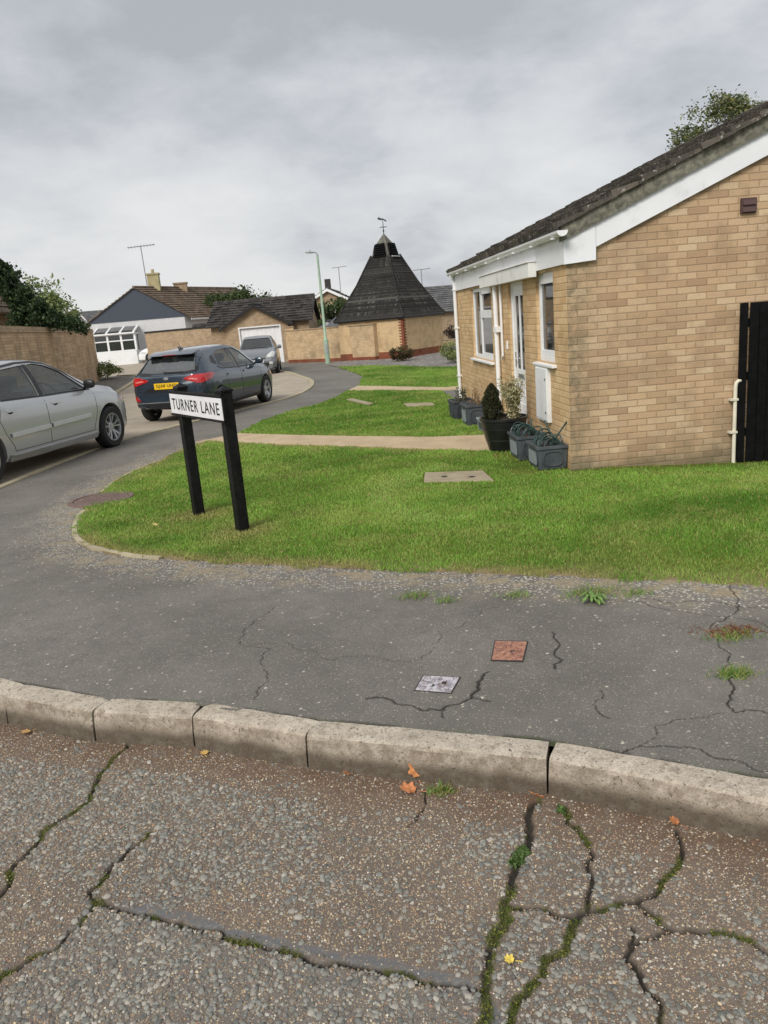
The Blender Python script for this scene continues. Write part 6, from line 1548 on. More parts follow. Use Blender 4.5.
# local x to the right, y away from camera; door centred at 0
m = MB(); holed(m, (0, 0, 0), (1, 0, 0), (0, 0, 1), -1.75, 1.45, -.2, 1.95, [(-1.02, 1.02, -.19, 1.80)], .18, (0, -1, 0))
m.add([(-1.75, 0, 1.95), (1.45, 0, 1.95), (-.15, 0, 2.82)], [(0, 1, 2)]); m.build('front_wall', M['brick_brown'], GA)
m = MB(); m.box(-2.55, 2.45, .5, 5.5, -.2, 2.0); m.box(-1.74, -1.6, .02, .5, -.2, 1.95); m.box(1.3, 1.44, .02, .5, -.2, 1.95)
m.prism([(2.44, .5, 2.0), (2.44, 5.5, 2.0), (2.44, 3.0, 3.0)], (-.1, 0, 0)); m.prism([(-2.54, .5, 2.0), (-2.54, 5.5, 2.0), (-2.54, 3.0, 3.0)], (.1, 0, 0)); m.build('wall', M['brick_brown'], GA)
m = MB(); m.box(-1.02, 1.02, .10, .15, -.1, 1.80)
for k in range(9): m.box(-.98+k*.218, -.98+k*.218+.18, .088, .102, .02, 1.72)
gd = m.build('garage_door', M['white_door'], GA); m = MB(); m.box(-.06, .06, .07, .088, .85, .89); m.build('handle', M['iron_dark'], gd)
m = MB(); m.box(-1.07, -1.01, -.02, .12, -.1, 1.86); m.box(1.01, 1.07, -.02, .12, -.1, 1.86); m.box(-1.01, 1.01, -.02, .12, 1.80, 1.86); m.build('door_frame', M['white_door'], GA)
m = MB(); course_roof(m, (-2.75, .2, 1.95), (-2.75, 3.0, 3.22), (1, 0, 0), 5.4, row=.30, th=.06, seed=3, tilew=.3); course_roof(m, (-2.75, 5.8, 1.95), (-2.75, 3.0, 3.22), (1, 0, 0), 5.4, row=.30, th=.06, seed=4); m.tube([(-2.77, 3.0, 3.23), (2.67, 3.0, 3.23)], .09, 8)
r_ = m.build('roof', M['tile_garage'], GA); set_uv(r_, lambda c: (c[:, 0], c[:, 1]*1.1))
m = MB(); course_roof(m, (-2.0, -.22, 1.84), (-.15, -.22, 2.90), (0, 1, 0), 2.4, row=.30, th=.05, seed=6); course_roof(m, (1.70, -.22, 1.84), (-.15, -.22, 2.90), (0, 1, 0), 2.4, row=.30, th=.05, seed=7); m.tube([(-.15, -.24, 2.93), (-.15, 2.3, 2.93)], .06, 6)
r_ = m.build('porch_roof', M['tile_garage'], GA); set_uv(r_, lambda c: (c[:, 1], c[:, 0]*1.15))
m = MB()
for s_, xe in ((1, -2.0), (-1, 1.70)):
    m.prism([(xe, -.235, 1.72), (-.15, -.235, 2.78), (-.15, -.235, 2.90), (xe, -.235, 1.84)], (0, .03, 0))
m.prism([(2.63, .2, 1.82), (2.63, 3.0, 3.08), (2.63, 3.0, 3.2), (2.63, .2, 1.94)], (.03, 0, 0)); m.build('bargeboard', M['black_trim'], GA)
wall_run('gate_pier', 'square buff brick pier beside the white garage door', (-2.20, 38.55), (-1.78, 38.53), 1.66, .42, (M['brick_far'], M['brick_brown']), cap=.06, cat='pier')

# ------------------------------------------------------------------ white house with dark boarded gable and porch
a0 = at(89, 324, 60); ap = at(133, 287.5, 60); a1 = at(185, 317, 60)
d0 = Vector((a1.x-a0.x, a1.y-a0.y, 0)); WHw = d0.length
WH = thing('white_house', 'white rendered bungalow with slate blue boarded gable, chimney and brown tiled roof', 'house', (a0.x, a0.y, gz(60)), radians(3)); HWt = WHw
z0_ = 2.95-gz(60); ridge = ap.z-gz(60); xm = ap.x-a0.x; Ln = 15.0; sk = 1.8   # the long side runs back and to the right
lb = Vector((.50, 1, 0)).normalized()*Ln
m = MB(); m.prism([(0.15, 0, -.3), (HWt-.1, 0, -.3), (HWt-.1, 0, z0_), (.15, 0, z0_)], lb); m.build('wall', M['render_white'], WH)
m = MB(); m.add([(-.15, -.04, z0_-.02), (HWt+.15, -.04, z0_-.02), (xm, -.04, ridge-.05)], [(0, 1, 2)]); m.add([(-.15, .1, z0_-.02), (HWt+.15, .1, z0_-.02), (xm, .1, ridge-.05)], [(0, 2, 1)]); m.add([(-.15, -.04, z0_-.02), (HWt+.15, -.04, z0_-.02), (HWt+.15, .1, z0_-.02), (-.15, .1, z0_-.02)], [(0, 1, 2, 3)]); m.build('gable_boarding', M['slate_clad'], WH)
m = MB(); u_ = lb.normalized()
course_roof(m, (HWt+.45, -.15, z0_-.16), (xm, -.15, ridge), u_, Ln, row=.34, th=.07, seed=8); course_roof(m, (-.45, -.15, z0_-.16), (xm, -.15, ridge), u_, Ln, row=.34, th=.07, seed=9); m.tube([Vector((xm, -.15, ridge+.02)), Vector((xm, -.15, ridge+.02))+lb], .11, 8)
r_ = m.build('roof', M['tile_brown'], WH); set_uv(r_, lambda c: (c[:, 1], c[:, 0]*1.1))
m = MB(); e0 = Vector((HWt+.44, -.1, z0_-.30)); m.prism([e0, e0+Vector((0, 0, .18)), e0+Vector((0, 0, .18))+lb, e0+lb], (-.04, .02, 0)); m.build('fascia', M['white'], WH)
def chim(b, w, d, z0c, z1c, mat, pots):
    m = MB(); m.box(b.x-w/2, b.x+w/2, b.y-d/2, b.y+d/2, z0c, z1c); m.box(b.x-w/2-.06, b.x+w/2+.06, b.y-d/2-.06, b.y+d/2+.06, z1c+.002, z1c+.12)
    o = m.build('chimney', mat, WH); p_ = MB()
    for k in range(pots): p_.lathe([(.13, z1c+.1), (.11, z1c+.42), (.09, z1c+.42), (.09, z1c+.1)], 12, Matrix.Translation((b.x+(k-(pots-1)/2)*.35, b.y, 0)), closed=True)
    p_.build('chimney_pot', M['brick_cream'], o); return o
c1_ = Vector((xm, 0, 0))+u_*2.6; chim(c1_, .85, .7, ridge-.8, ridge+.95, M['brick_cream'], 1)
c2_ = Vector((xm+.1, 0, 0))+u_*5.9; chim(c2_, 1.0, .7, ridge-.8, ridge+.30, M['brick_brown'], 0)
m = MB(); b = c1_; m.tube([(b.x-.5, b.y-.3, ridge+.2), (b.x-.55, b.y-.3, ridge+3.1)], .035, 6); m.tube([(b.x-1.5, b.y-.4, ridge+3.0), (b.x+.5, b.y-.2, ridge+3.12)], .028, 6)
for k in range(9): xx = b.x-1.45+k*.23; zz_ = ridge+3.0+k*.013; yy = b.y-.4+k*.023; m.tube([(xx, yy-.35, zz_), (xx, yy+.35, zz_)], .012, 5); m.tube([(xx, yy, zz_-.12), (xx, yy, zz_+.12)], .010, 5)
m.build('aerial', M['steel'], WH)
# glazed porch in front of the gable
px0, px1, pd, pe = .55, 3.45, 1.8, 2.10
wpz = MB(); wpz.box(px0, px1, -pd, -pd+.1, -.2, .95); wpz.box(px1-.1, px1, -pd+.1, -.05, -.2, .95); wpz.box(px0, px0+.1, -pd+.1, -.05, -.2, .95); wpz.build('porch_base', M['white'], WH)
fr = MB(); cols_ = np.linspace(px0, px1, 4)
for x in cols_: fr.box(x-.07, x+.07, -pd, -pd+.1, .95, pe)
fr.box(px0, px1, -pd-.003, -pd+.103, .93, 1.02); fr.box(px0, px1, -pd-.003, -pd+.103, 1.66, 1.74); fr.box(px0-.05, px1+.05, -pd-.02, -pd+.12, pe, pe+.12)
for x in (px0, px1-.1): fr.box(x, x+.1, -pd+.1, -.05, pe, pe+.1); fr.box(x, x+.1, -.2, -.05, .95, pe); fr.box(x, x+.1, -1.1, -1.0, .95, pe)
for x in np.linspace(px0, px1, 4): fr.prism([(x-.07, -pd-.1, pe+.10), (x-.07, -.05, pe+.52), (x-.07, -.05, pe+.62), (x-.07, -pd-.1, pe+.20)], (.14, 0, 0))
fr.box(px0-.05, px1+.05, -pd-.16, -pd-.05, pe+.06, pe+.16)
pf = fr.build('porch_frame', M['white'], WH)
gl = MB(); gl.box(px0+.05, px1-.05, -pd+.04, -pd+.05, 1.0, pe+.02); gl.box(px1-.06, px1-.05, -pd+.1, -.1, .95, pe); gl.box(px0+.05, px0+.06, -pd+.1, -.1, .95, pe); gl.prism([(px0+.03, -pd-.06, pe+.15), (px1-.03, -pd-.06, pe+.15), (px1-.03, -.06, pe+.57), (px0+.03, -.06, pe+.57)], (0, 0, .012)); gl.build('pane', M['window_glass'], pf)
m = MB(); m.box(px0+1.1, px1-.9, -.12, -.06, -.1, 2.0); m.build('inner_door', M['brick_brown'], WH)
m = MB(); m.box(px0+.15, px0+1.0, -pd+.16, -pd+.17, 1.05, pe); m.box(px0+1.1, px0+1.5, -pd+.16, -pd+.17, 1.5, pe); m.box(px1-1.0, px1-.15, -pd+.16, -pd+.17, 1.05, pe); m.build('added_net_curtain', M['net'], WH)  # curtains added behind the glass to lighten the dark porch panes

# ------------------------------------------------------------------ other houses
def house(name, label, x, y, rot, w, d, eave, ridge_, wallm, roofm, verge=True, ridge_along='x', board=None, trim=True):
    """box house; gables on the +-y ends when ridge_along == 'y'"""
    t = thing(name, label, 'house', (x, y, gz(y)), rot)
    m = MB(); m.box(-w/2, w/2, 0, d, -.3, eave)
    if ridge_along == 'y':
        for yy in (0, d-.1): m.prism([(-w/2, yy, eave), (w/2, yy, eave), (0, yy, ridge_-.06)], (0, .1, 0))
    else:
        for xx in (-w/2, w/2-.1): m.prism([(xx, 0, eave), (xx, d, eave), (xx, d/2, ridge_-.06)], (.1, 0, 0))
    m.build('wall', wallm, t); r = MB(); k = (ridge_-eave)/(w/2 if ridge_along == 'y' else d/2)
    if ridge_along == 'y':
        for s in (-1, 1): course_roof(r, (s*(w/2+.25), -.2, eave-.25*k+.03), (0, -.2, ridge_+.03), (0, 1, 0), d+.4, row=.34, th=.06, seed=int(x*7+s))
        r.tube([(0, -.22, ridge_+.05), (0, d+.22, ridge_+.05)], .09, 8)
    else:
        course_roof(r, (-w/2-.2, -.25, eave-.25*k+.03), (-w/2-.2, d/2, ridge_+.03), (1, 0, 0), w+.4, row=.34, th=.06, seed=int(x*5)); course_roof(r, (-w/2-.2, d+.25, eave-.25*k+.03), (-w/2-.2, d/2, ridge_+.03), (1, 0, 0), w+.4, row=.34, th=.06, seed=int(x*5)+1)
        r.tube([(-w/2-.22, d/2, ridge_+.05), (w/2+.22, d/2, ridge_+.05)], .09, 8)
    o = r.build('roof', roofm, t); set_uv(o, (lambda c: (c[:, 1], c[:, 0]*1.1)) if ridge_along == 'y' else (lambda c: (c[:, 0], c[:, 1]*1.1)))
    if ridge_along == 'y' and trim:
        b = MB()
        for s in (-1, 1): b.prism([(s*(w/2+.26), -.235, eave-.25*k-.16), (0, -.235, ridge_-.16), (0, -.235, ridge_+.03), (s*(w/2+.26), -.235, eave-.25*k+.03)], (0, .03, 0))
        b.build('bargeboard', board or M['white'], t)
    return t
def aerial(t, x, y, z, h, n=7):
    m = MB(); m.tube([(x, y, z), (x, y, z+h)], .025, 6); m.tube([(x-.5, y, z+h), (x+.6, y, z+h+.05)], .018, 6)
    for k in range(n): m.tube([(x-.45+k*.16, y-.25, z+h+k*.007), (x-.45+k*.16, y+.25, z+h+k*.007)], .010, 5)
    m.build('aerial', M['steel'], t)
# grey roofed house behind the ivy, with a small white gable
p = at(86, 326, 72); t = house('grey_roof_house', 'house with plain grey tiled roof showing between the ivy and the dark gable', p.x+.6, 72, radians(4), 11, 7, 2.9, 4.45, M['render_white'], M['tile_grey'])
m = MB(); gx0 = -.2
p2_ = at(85.5, 312, 70)
h2 = house('white_gable_porch', 'small white gabled porch peeping over the brick wall end', p2_.x, 68.5, radians(20), 2.4, 2.6, 2.4, 4.1, M['render_white'], M['tile_grey'], ridge_along='y')
# brick house with white bargeboards behind the garage
p = at(327, 289, 56); t = house('brick_gable_house', 'brick house with white bargeboards and dark chimney seen behind the lamp post', p.x, 56, radians(-6), 5.0, 9, 2.7, p.z-gz(56), M['brick_brown'], M['tile_grey'], ridge_along='y')
m = MB(); m.box(-.3, .1, 1.6, 2.0, 3.0, p.z-gz(56)+.75); m.build('chimney', M['iron_dark'], t); aerial(t, .75, 2.2, p.z-gz(56)-.5, 2.0)
m = MB(); m.box(-.45, .45, -.012, -.002, 1.9, 2.7); wn = m.build('window', M['white'], t); m = MB(); m.box(-.38, .38, -.02, -.013, 1.97, 2.63); m.build('pane', M['dark'], wn)
p = at(327, 322.5, 43); house('white_shed', 'little white gable peeping above the garden wall beside the lamp post', p.x, 43, radians(-5), 1.5, 2.2, 1.36, p.z-gz(43), M['render_white'], M['tile_grey'], ridge_along='y')
p = at(206, 331, 52); house('dark_shed', 'low shed with dark tiled roof between the white house and the garage', p.x, 52, radians(-4), 1.9, 3, 1.55, 2.25, M['black_trim'], M['tile_garage'])
# flat roofed shed between wall and tower
p = at(352, 326, 39.6); t = thing('flat_roof_shed', 'low grey felted shed roof showing over the wall next to the pyramid roof', 'shed', (p.x, 39.6, gz(39)), radians(-12)); m = MB(); m.box(-1.1, .9, 0, 2.2, -.2, 1.50); m.build('wall', M['brick_brown'], t); m = MB(); m.prism([(-1.3, -.15, 1.50), (1.0, -.15, 1.50), (1.0, 2.3, 1.92), (-1.3, 2.3, 1.92)], (0, 0, .06)); m.build('roof', M['soot_roof'], t)
# house behind the pyramid roof, towards the bungalow
p = at(440, 345, 47); t = house('brick_house', 'brown brick house with grey tiled roof between the pyramid roof and the bungalow', p.x+4.4, 47.0, radians(12), 10, 7, 1.85, 3.25, M['brick_brown'], M['tile_grey'])
p_ = at(438, 300, 48); aerial(t, -4.4, 3.2, 2.9, 1.5)
m = MB(); m.tube([(-4.75, -.1, 1.8), (-4.75, -.1, .0)], .07, 8); m.build('downpipe', M['white'], t)
wall_run('low_wall', 'low pale concrete edging wall in front of the brown brick house', at(442, 352, 41.5).xy, at(470, 349, 41.5).xy, .32, .2, (M['brick_far'], M['slab']), cap=.05)

# far brick wall on the other side of the lane, weathered
LW = thing('lane_wall', 'tall weathered buff brick wall along the lane behind the silver car', 'wall', (0, 0, 0))
WP = spline([(-6.6, 13.0), (-7.4, 17.5), (-8.25, 22.0), (-9.2, 27.0), (-10.2, 32.5), (-11.3, 38.0), (-11.75, 39.6)], 4)
def ribbon(mb, P, th, z0f, z1f):
    P = [Vector(p) for p in P]; vs = []
    for i, p in enumerate(P):
        t = (P[min(i+1, len(P)-1)]-P[max(i-1, 0)]).normalized(); nr = Vector((-t.y, t.x))*th/2
        for s, z in ((1, z0f(i)), (1, z1f(i)), (-1, z1f(i)), (-1, z0f(i))): vs.append((p.x+nr.x*s, p.y+nr.y*s, z))
    m = 4; mb.add(vs, [(i*m+k, (i+1)*m+k, (i+1)*m+(k+1) % 4, i*m+(k+1) % 4) for i in range(len(P)-1) for k in range(4)]+[(3, 2, 1, 0), tuple((len(P)-1)*m+k for k in range(4))])
nW = len(WP); top_ = lambda i: 2.14+.10*i/nW
m = MB(); ribbon(m, WP, .23, lambda i: -.5, lambda i: top_(i)-.16); m.build('wall', M['brick_old'], LW)
m = MB(); ribbon(m, WP, .30, lambda i: top_(i)-.158, lambda i: top_(i)-.10); ribbon(m, WP, .26, lambda i: top_(i)-.098, lambda i: top_(i)); m.build('coping', M['brick_brown'], LW)
m = MB(); m.box(-11.75-.12, -11.75+.12, 39.65, 39.85, .4, .62); m.build('wall_lamp', M['iron_dark'], LW)

# ivy covered house at the lane's bend
IH = thing('ivy_clad_house', 'brick gable end almost hidden under ivy behind the lane wall', 'house', (-13.0, 26.0, gz(26)), 0)
m = MB(); m.box(-4.6, 1.75, 0, 6, -.2, 3.1); m.prism([(-4.6, 0, 3.1), (1.75, 0, 3.1), (1.75, 0, 3.4), (-1.4, 0, 6.2), (-4.6, 0, 3.4)], (0, 6, 0)); m.build('wall', M['brick_brown'], IH)
m = MB(); m.box(-1.0, 1.80, -.02, -.002, 2.55, 2.78); m.build('brick_band', M['brick_red'], IH)
m = MB(); course_roof(m, (2.5, -.2, 2.9), (-1.4, -.2, 6.25), (0, 1, 0), 6.3, row=.34, th=.06, seed=31); course_roof(m, (-5.2, -.2, 2.9), (-1.4, -.2, 6.25), (0, 1, 0), 6.3, row=.34, th=.06, seed=32); r_ = m.build('roof', M['tile_brown'], IH); set_uv(r_, lambda c: (c[:, 1], c[:, 0]))
# ivy: a thick uneven coat of leaves over the gable and wall top
def poly_fill(poly_px, y0, y1, n, seed, bulge=.5):
    r = np.random.default_rng(seed); P = np.array(poly_px, float); lo = P.min(0); hi = P.max(0); out = []
    u = r.uniform(lo[0], hi[0], n*3); v = r.uniform(lo[1], hi[1], n*3); k = inside(P, u, v); u = u[k][:n]; v = v[k][:n]
    for a, b in zip(u, v): p = at(a, b, r.uniform(y0, y1)); out.append(tuple(p))
    return np.array(out)
iv_t = thing('ivy', 'dense dark green ivy sloping down over the gable to the lane wall', 'ivy', (0, 0, 0))
ivp = [(-60, 220), (-30, 236), (0, 259), (12, 268), (20, 281), (33, 295), (46, 306), (60, 315), (78, 320), (86, 328), (84, 333), (60, 327), (12, 328), (11, 312), (2, 292), (-60, 286)]
pts_ = poly_fill(ivp, 25.2, 26.0, 17000, 5); cen = poly_fill(ivp, 25.0, 25.8, 320, 6)
leaves('foliage', np.concatenate([pts_, clumps(cen, 14000, (.07, .22, .07), 7)]), .075, GREENS['ivy'], iv_t, ratio=.85, seed=21, droop=(0, -.5, .6))
ivp2 = [(60, 322), (74, 319), (84, 323), (88, 330), (86, 336), (80, 333), (74, 337), (68, 331)]
leaves('foliage', poly_fill(ivp2, 33.5, 36.5, 900, 8), .12, GREENS['hedge']+[lin(120, 112, 76)], iv_t, ratio=.8, seed=22)
m = MB(); r = random.Random(5)
for k in range(9):
    xx = -15.4+k*.55; m.tube([(xx, 25.9, -.1), (xx+r.uniform(-.2, .2), 25.9, 1.2), (xx+r.uniform(-.4, .4), 25.88, 2.4), (xx+r.uniform(-.5, .5), 25.88, 3.2)], [.05, .04, .03, .02], 6)
m.build('stem', M['bark'], iv_t, 60)

# ------------------------------------------------------------------ trees and shrubs
def tree(name, label, x, y, h, trunk_h, crown_c, pal, seed, nclump=60, nleaf=9000, ls=.12, sig=.32, cat='tree', bark='bark', droop=None, base_r=.14, inner=.35, limbs=9, ratio=.5, group=None):
    """crown_c: list of ellipsoids (cx,cy,cz,rx,ry,rz) relative to the base"""
    t = thing(name, label, cat, (x, y, gz(y)), 0, group); r = random.Random(seed); rn = np.random.default_rng(seed); cs = []
    vol = [a[3]*a[4]*a[5] for a in crown_c]; tot = sum(vol)
    for e, v in zip(crown_c, vol):
        k = max(3, round(nclump*v/tot))
        for _ in range(k):
            d = rn.normal(0, 1, 3); d /= np.linalg.norm(d); s = rn.uniform(inner, 1)**.5; cs.append((e[0]+d[0]*e[3]*s, e[1]+d[1]*e[4]*s, e[2]+d[2]*e[5]*s))
    m = MB(); top = Vector((r.uniform(-.1, .1), 0, trunk_h)); m.tube([(0, 0, -.2), (.02, 0, trunk_h*.4), tuple(top)], [base_r, base_r*.8, base_r*.62], 9); tops = []
    for i in range(min(limbs, len(cs))):
        c = Vector(cs[(i*7) % len(cs)]); mid_ = top.lerp(c, .5)+Vector((r.uniform(-.15, .15), r.uniform(-.15, .15), .1*h*.1)); m.tube([tuple(top.lerp(c, .0)), tuple(mid_), tuple(c)], [base_r*.5, base_r*.3, base_r*.08], 6); tops.append(mid_)
    for i, c in enumerate(cs):
        if i % 2 == 0: a = min(tops, key=lambda q: (q-Vector(c)).length); m.tube([tuple(a), tuple(a.lerp(Vector(c), .55)+Vector((0, 0, .08))), c], [base_r*.16, base_r*.1, base_r*.03], 5)
    m.build('trunk', M[bark], t, 60)
    leaves('crown', clumps(cs, nleaf, (sig, sig, sig*.8), seed+1), ls, pal, t, ratio=ratio, seed=seed+2, droop=droop); return t
p = at(44, 305, 31); g0 = gz(31)
tree('small_tree', 'loose leafy green tree standing beyond the ivy and the lane wall', p.x, 31, 4.2, 1.8, [(-.15, 0, p.z-g0+.25, .75, .8, .75), (.45, .2, p.z-g0-.2, .75, .7, .55), (-.5, 0, p.z-g0+.5, .45, .5, .4)], GREENS['tree'], 41, nclump=46, nleaf=3600, ls=.13, sig=.17, base_r=.1)
for k, (px, py, rx, rz) in enumerate(((222, 302, 2.0, 1.3), (243, 299, 2.0, 1.2), (262, 303, 1.8, 1.0))):
    p = at(px, py, 66); tree('bushy_tree', ['round dark green tree nearest the brown roof, behind the garage', 'flat topped green tree in the middle behind the garage roof', 'low green tree edging the garage ridge'][k], p.x, 66+k*.8, 6, 2.0, [(0, 0, p.z-gz(66)-.6, rx, 1.8, rz)], GREENS['hedge'], 50+k, group='trees behind the garage', nclump=40, nleaf=4200, ls=.22, sig=.36, base_r=.16)
p = at(716, 122, 21); g0 = gz(21)
tree('birch_tree', 'birch with thin drooping sprays showing above the bungalow roof', p.x+.1, 21, 8, 3.6, [(-.05, 0, p.z-g0+.12, .70, .7, .50), (-.85, .1, p.z-g0-.45, .42, .5, .42), (.65, 0, p.z-g0-.15, .5, .6, .5), (-.1, 0, p.z-g0-.9, 1.1, .9, .6)], GREENS['birch'], 61, nclump=80, nleaf=11000, ls=.075, sig=.13, bark='bark_pale', base_r=.11, droop=(.6, 0, .0))
p = at(331, 300, 58); tree('dark_shrub', 'dark shrub under the white bargeboards behind the garden wall', at(333, 318, 50).x, 50, 3.2, .8, [(0, 0, 2.2, 1.1, .8, .8)], GREENS['hedge'], 64, nclump=26, nleaf=2200, ls=.18, sig=.22)
p = on_ground(402, 361.5); tree('red_green_shrub', 'rounded reddish green shrub at the brick corner on the gravel', p.x, p.y+.2, .8, .12, [(0, 0, .34, .48, .36, .26)], GREENS['red'], 66, nclump=40, nleaf=3600, ls=.055, sig=.06, cat='shrub', base_r=.025, inner=.2)
p = on_ground(452, 364); tree('green_shrub', 'yellowish green shrub by the far corner of the bungalow', p.x+.15, p.y+.3, .9, .15, [(0, 0, .42, .5, .4, .32)], GREENS['tree']+[lin(140, 140, 84)], 67, nclump=30, nleaf=2600, ls=.06, sig=.07, cat='shrub', base_r=.025, inner=.2)
p = at(452, 352, 42); tree('dark_shrub', 'dark purple brown shrub against the brown brick house', p.x+.5, 44, 1.2, .2, [(0, 0, .55, .7, .4, .4)], [lin(60, 44, 44), lin(76, 60, 52), lin(50, 52, 40)], 68, nclump=24, nleaf=1800, ls=.08, sig=.10, cat='shrub', base_r=.03, inner=.2)
p = Vector((-10.75, 37.6, 0)); tree('verge_shrub', 'straggly green shrub at the foot of the lane wall end', p.x, p.y, .9, .12, [(0, 0, .38, .75, .9, .30), (-.35, 1.2, .5, .5, .6, .4)], GREENS['tree']+[lin(110, 104, 62)], 69, nclump=36, nleaf=3000, ls=.075, sig=.09, cat='shrub', base_r=.02, inner=.2)

# ------------------------------------------------------------------ weeds and fallen leaves
def weed(label, x, y, z, kind, rad, n, seed, name='weed'):
    t = thing(name, label, 'weed', (x, y, z), 0, 'weeds in the pavement and road edge'); r = np.random.default_rng(seed)
    if kind == 'grass':
        xx = r.normal(0, rad*.5, n); yy = r.normal(0, rad*.3, n); N = n; h = r.uniform(.015, .05, N); a = r.uniform(0, 2*pi, N); ln = r.uniform(.3, 1.1, N); b = r.uniform(0, 2*pi, N); w = .0022
        v = np.empty((N, 3, 3)); v[:, 0] = np.c_[xx-np.cos(a)*w, yy-np.sin(a)*w, np.zeros(N)]; v[:, 1] = np.c_[xx+np.cos(a)*w, yy+np.sin(a)*w, np.zeros(N)]; v[:, 2] = np.c_[xx+np.cos(b)*ln*h, yy+np.sin(b)*ln*h, h*.8]
        col = np.array(GREENS['weed']+[lin(168, 160, 96)])[r.integers(0, 4, N)]*r.uniform(.75, 1.1, (N, 1)); np_mesh('foliage', v.reshape(-1, 3), np.arange(N*3).reshape(-1, 3), 3, M['blade'], t, {'tint': np.repeat(col, 3, 0)})
    else:
        m = MB(); pts = []
        for i in range(n):
            a = 2*pi*i/n+r.uniform(-.3, .3); l = rad*r.uniform(.55, 1.1); z1 = r.uniform(.01, .05); ca, sa = cos(a), sin(a); w = l*.15
            rows = [(0, .2, .004), (.3, .7, z1*.8), (.6, 1.0, z1), (.85, .7, z1*.75), (1.0, .05, z1*.4)]; b = len(m.v)
            m.add([(ca*l*s-sa*w*q*k, sa*l*s+ca*w*q*k, zz_+(.004 if k else 0)) for s, q, zz_ in rows for k in (-1, 0, 1)], [(j*3+k, j*3+k+1, (j+1)*3+k+1, (j+1)*3+k) for j in range(4) for k in range(2)])
        o = m.build('rosette', M['weed_leaf'], t, 60)
    return t
M['weed_leaf'] = plain('weed_leaf', lin(104, 134, 66), rough=.55, var=.35, scale=30)
M['moss_mat'] = plain('moss', lin(110, 116, 40), rough=.95, var=.5, scale=40, bump=.8)
weed('broad leaved green rosette weed on the pavement below the near lawn edge', 1.30, 3.93, .0, 'rosette', .085, 26, 1)
weed('grass tuft against the rosette weed, at the worn pavement edge', 1.34, 4.08, .0, 'grass', .16, 420, 2)
weed('small grass tuft between the rosette weed and the reddish dead stalks', 1.56, 3.98, .0, 'grass', .10, 160, 3)
weed('thin yellowish grass tuft in the pavement, farthest from the rosette weed', .345, 4.30, .0, 'grass', .10, 200, 4)
weed('sparse small grass tuft just beside the thin yellowish tuft on the pavement', .525, 4.17, .0, 'grass', .08, 110, 5)
weed('faint dry grass tuft midway along the worn lawn edge', .92, 4.14, .0, 'grass', .09, 120, 6)
weed('round mossy tuft growing from a pavement crack, nearest the kerb', 1.60, 2.96, .0, 'grass', .085, 420, 7)
weed('tuft with reddish dead stalks in the pavement, above the round mossy tuft', 1.775, 3.31, .0, 'grass', .11, 260, 8)
weed('green grass tuft growing between kerb and road beside orange leaves', .245, 2.575, ROADZ, 'grass', .05, 160, 9)
tt = thing('dead_stalks', 'patch of reddish brown dead stalks lying on the pavement', 'weed', (1.80, 3.37, .0)); r2 = np.random.default_rng(6); P_ = np.c_[r2.normal(0, .075, 260), r2.normal(0, .035, 260), r2.uniform(.002, .012, 260)]
leaves('leaves', P_, .035, [lin(140, 92, 66), lin(120, 80, 60), lin(156, 116, 84)], tt, ratio=.10, up=.1, seed=4)  # the part called leaves is the thin dead stalks
# moss tufts in the road cracks
cand = np.c_[xf, yf, zz][(moss > .5)]; kk3 = RNG.choice(len(cand), 4200); P_ = cand[kk3]+np.c_[RNG.normal(0, .003, (4200, 2)), RNG.uniform(.000, .006, 4200)]
o = leaves('moss', P_, .0075, [lin(84, 98, 34), lin(110, 118, 44), lin(66, 80, 34), lin(128, 128, 60)], None, ratio=.5, seed=12); tag(o, 'green moss growing along the cracks of the road', 'moss', kind='stuff')
green = cand[(np.abs(cand[:, 1]-2.25) < .17) & (np.abs(cand[:, 0]-.50) < .16)]
if len(green):
    kk3 = RNG.choice(len(green), 420); o = leaves('weed', green[kk3]+np.c_[RNG.normal(0, .006, (420, 2)), RNG.uniform(.004, .014, 420)], .016, [lin(78, 104, 52), lin(96, 120, 66), lin(66, 88, 50)], None, ratio=.6, seed=13); tag(o, 'strip of small green weeds filling the wide road joint below the kerb', 'weeds', kind='stuff')

def maple(label, x, y, z, s, rot, col, tilt=(0, 0), name='fallen_leaf', curl=.25):
    pts = []
    lob = [(0, 1.0), (.14, .78), (.24, .62), (.42, .74), (.66, .70), (.58, .45), (.52, .30), (.80, .16), (.86, -.04), (.60, -.14), (.44, -.22), (.46, -.42), (.22, -.40), (.04, -.42)]
    out = lob+[(-a, b) for a, b in lob[-2:0:-1]]
    key = 'leaf_'+str(tuple(int(c) for c in col)); 
    if key not in M: M[key] = plain('autumn_leaf', lin(*col), rough=.6, var=.3, scale=60)
    m = MB(); vs = [(0, 0, .012*s*10*0)]+[(a*s*.5, b*s*.5, curl*s*.5*(a*a+.6*b*b)) for a, b in out]; n = len(out)
    vs2 = vs+[(a, b, c-.0012) for a, b, c in vs]
    m.add(vs2, [(0, 1+i, 1+(i+1) % n) for i in range(n)]+[(n+1, n+2+(i+1) % n, n+2+i) for i in range(n)]+[(1+i, n+2+i, n+2+(i+1) % n, 1+(i+1) % n) for i in range(n)])
    m.tube([(0, -.35*s, .002), (.03*s, -.62*s, .004), (.10*s, -.85*s, .002)], .0012, 5)
    o = m.build(name, M[key], None); o.location = (x, y, z+.006); o.rotation_euler = (tilt[0], tilt[1], rot); return tag(o, label, 'leaf', 'fallen leaves')
ZR = ROADZ+.004
maple('bright orange fallen leaf leaning up against the kerb face', .168, 2.668, ZR+.03, .095, .4, (206, 138, 84), (.9, .1))
maple('orange fallen leaf lying flat just in front of the one leaning on the kerb', .135, 2.60, ZR, .095, 1.3, (198, 130, 86), (.2, .1))
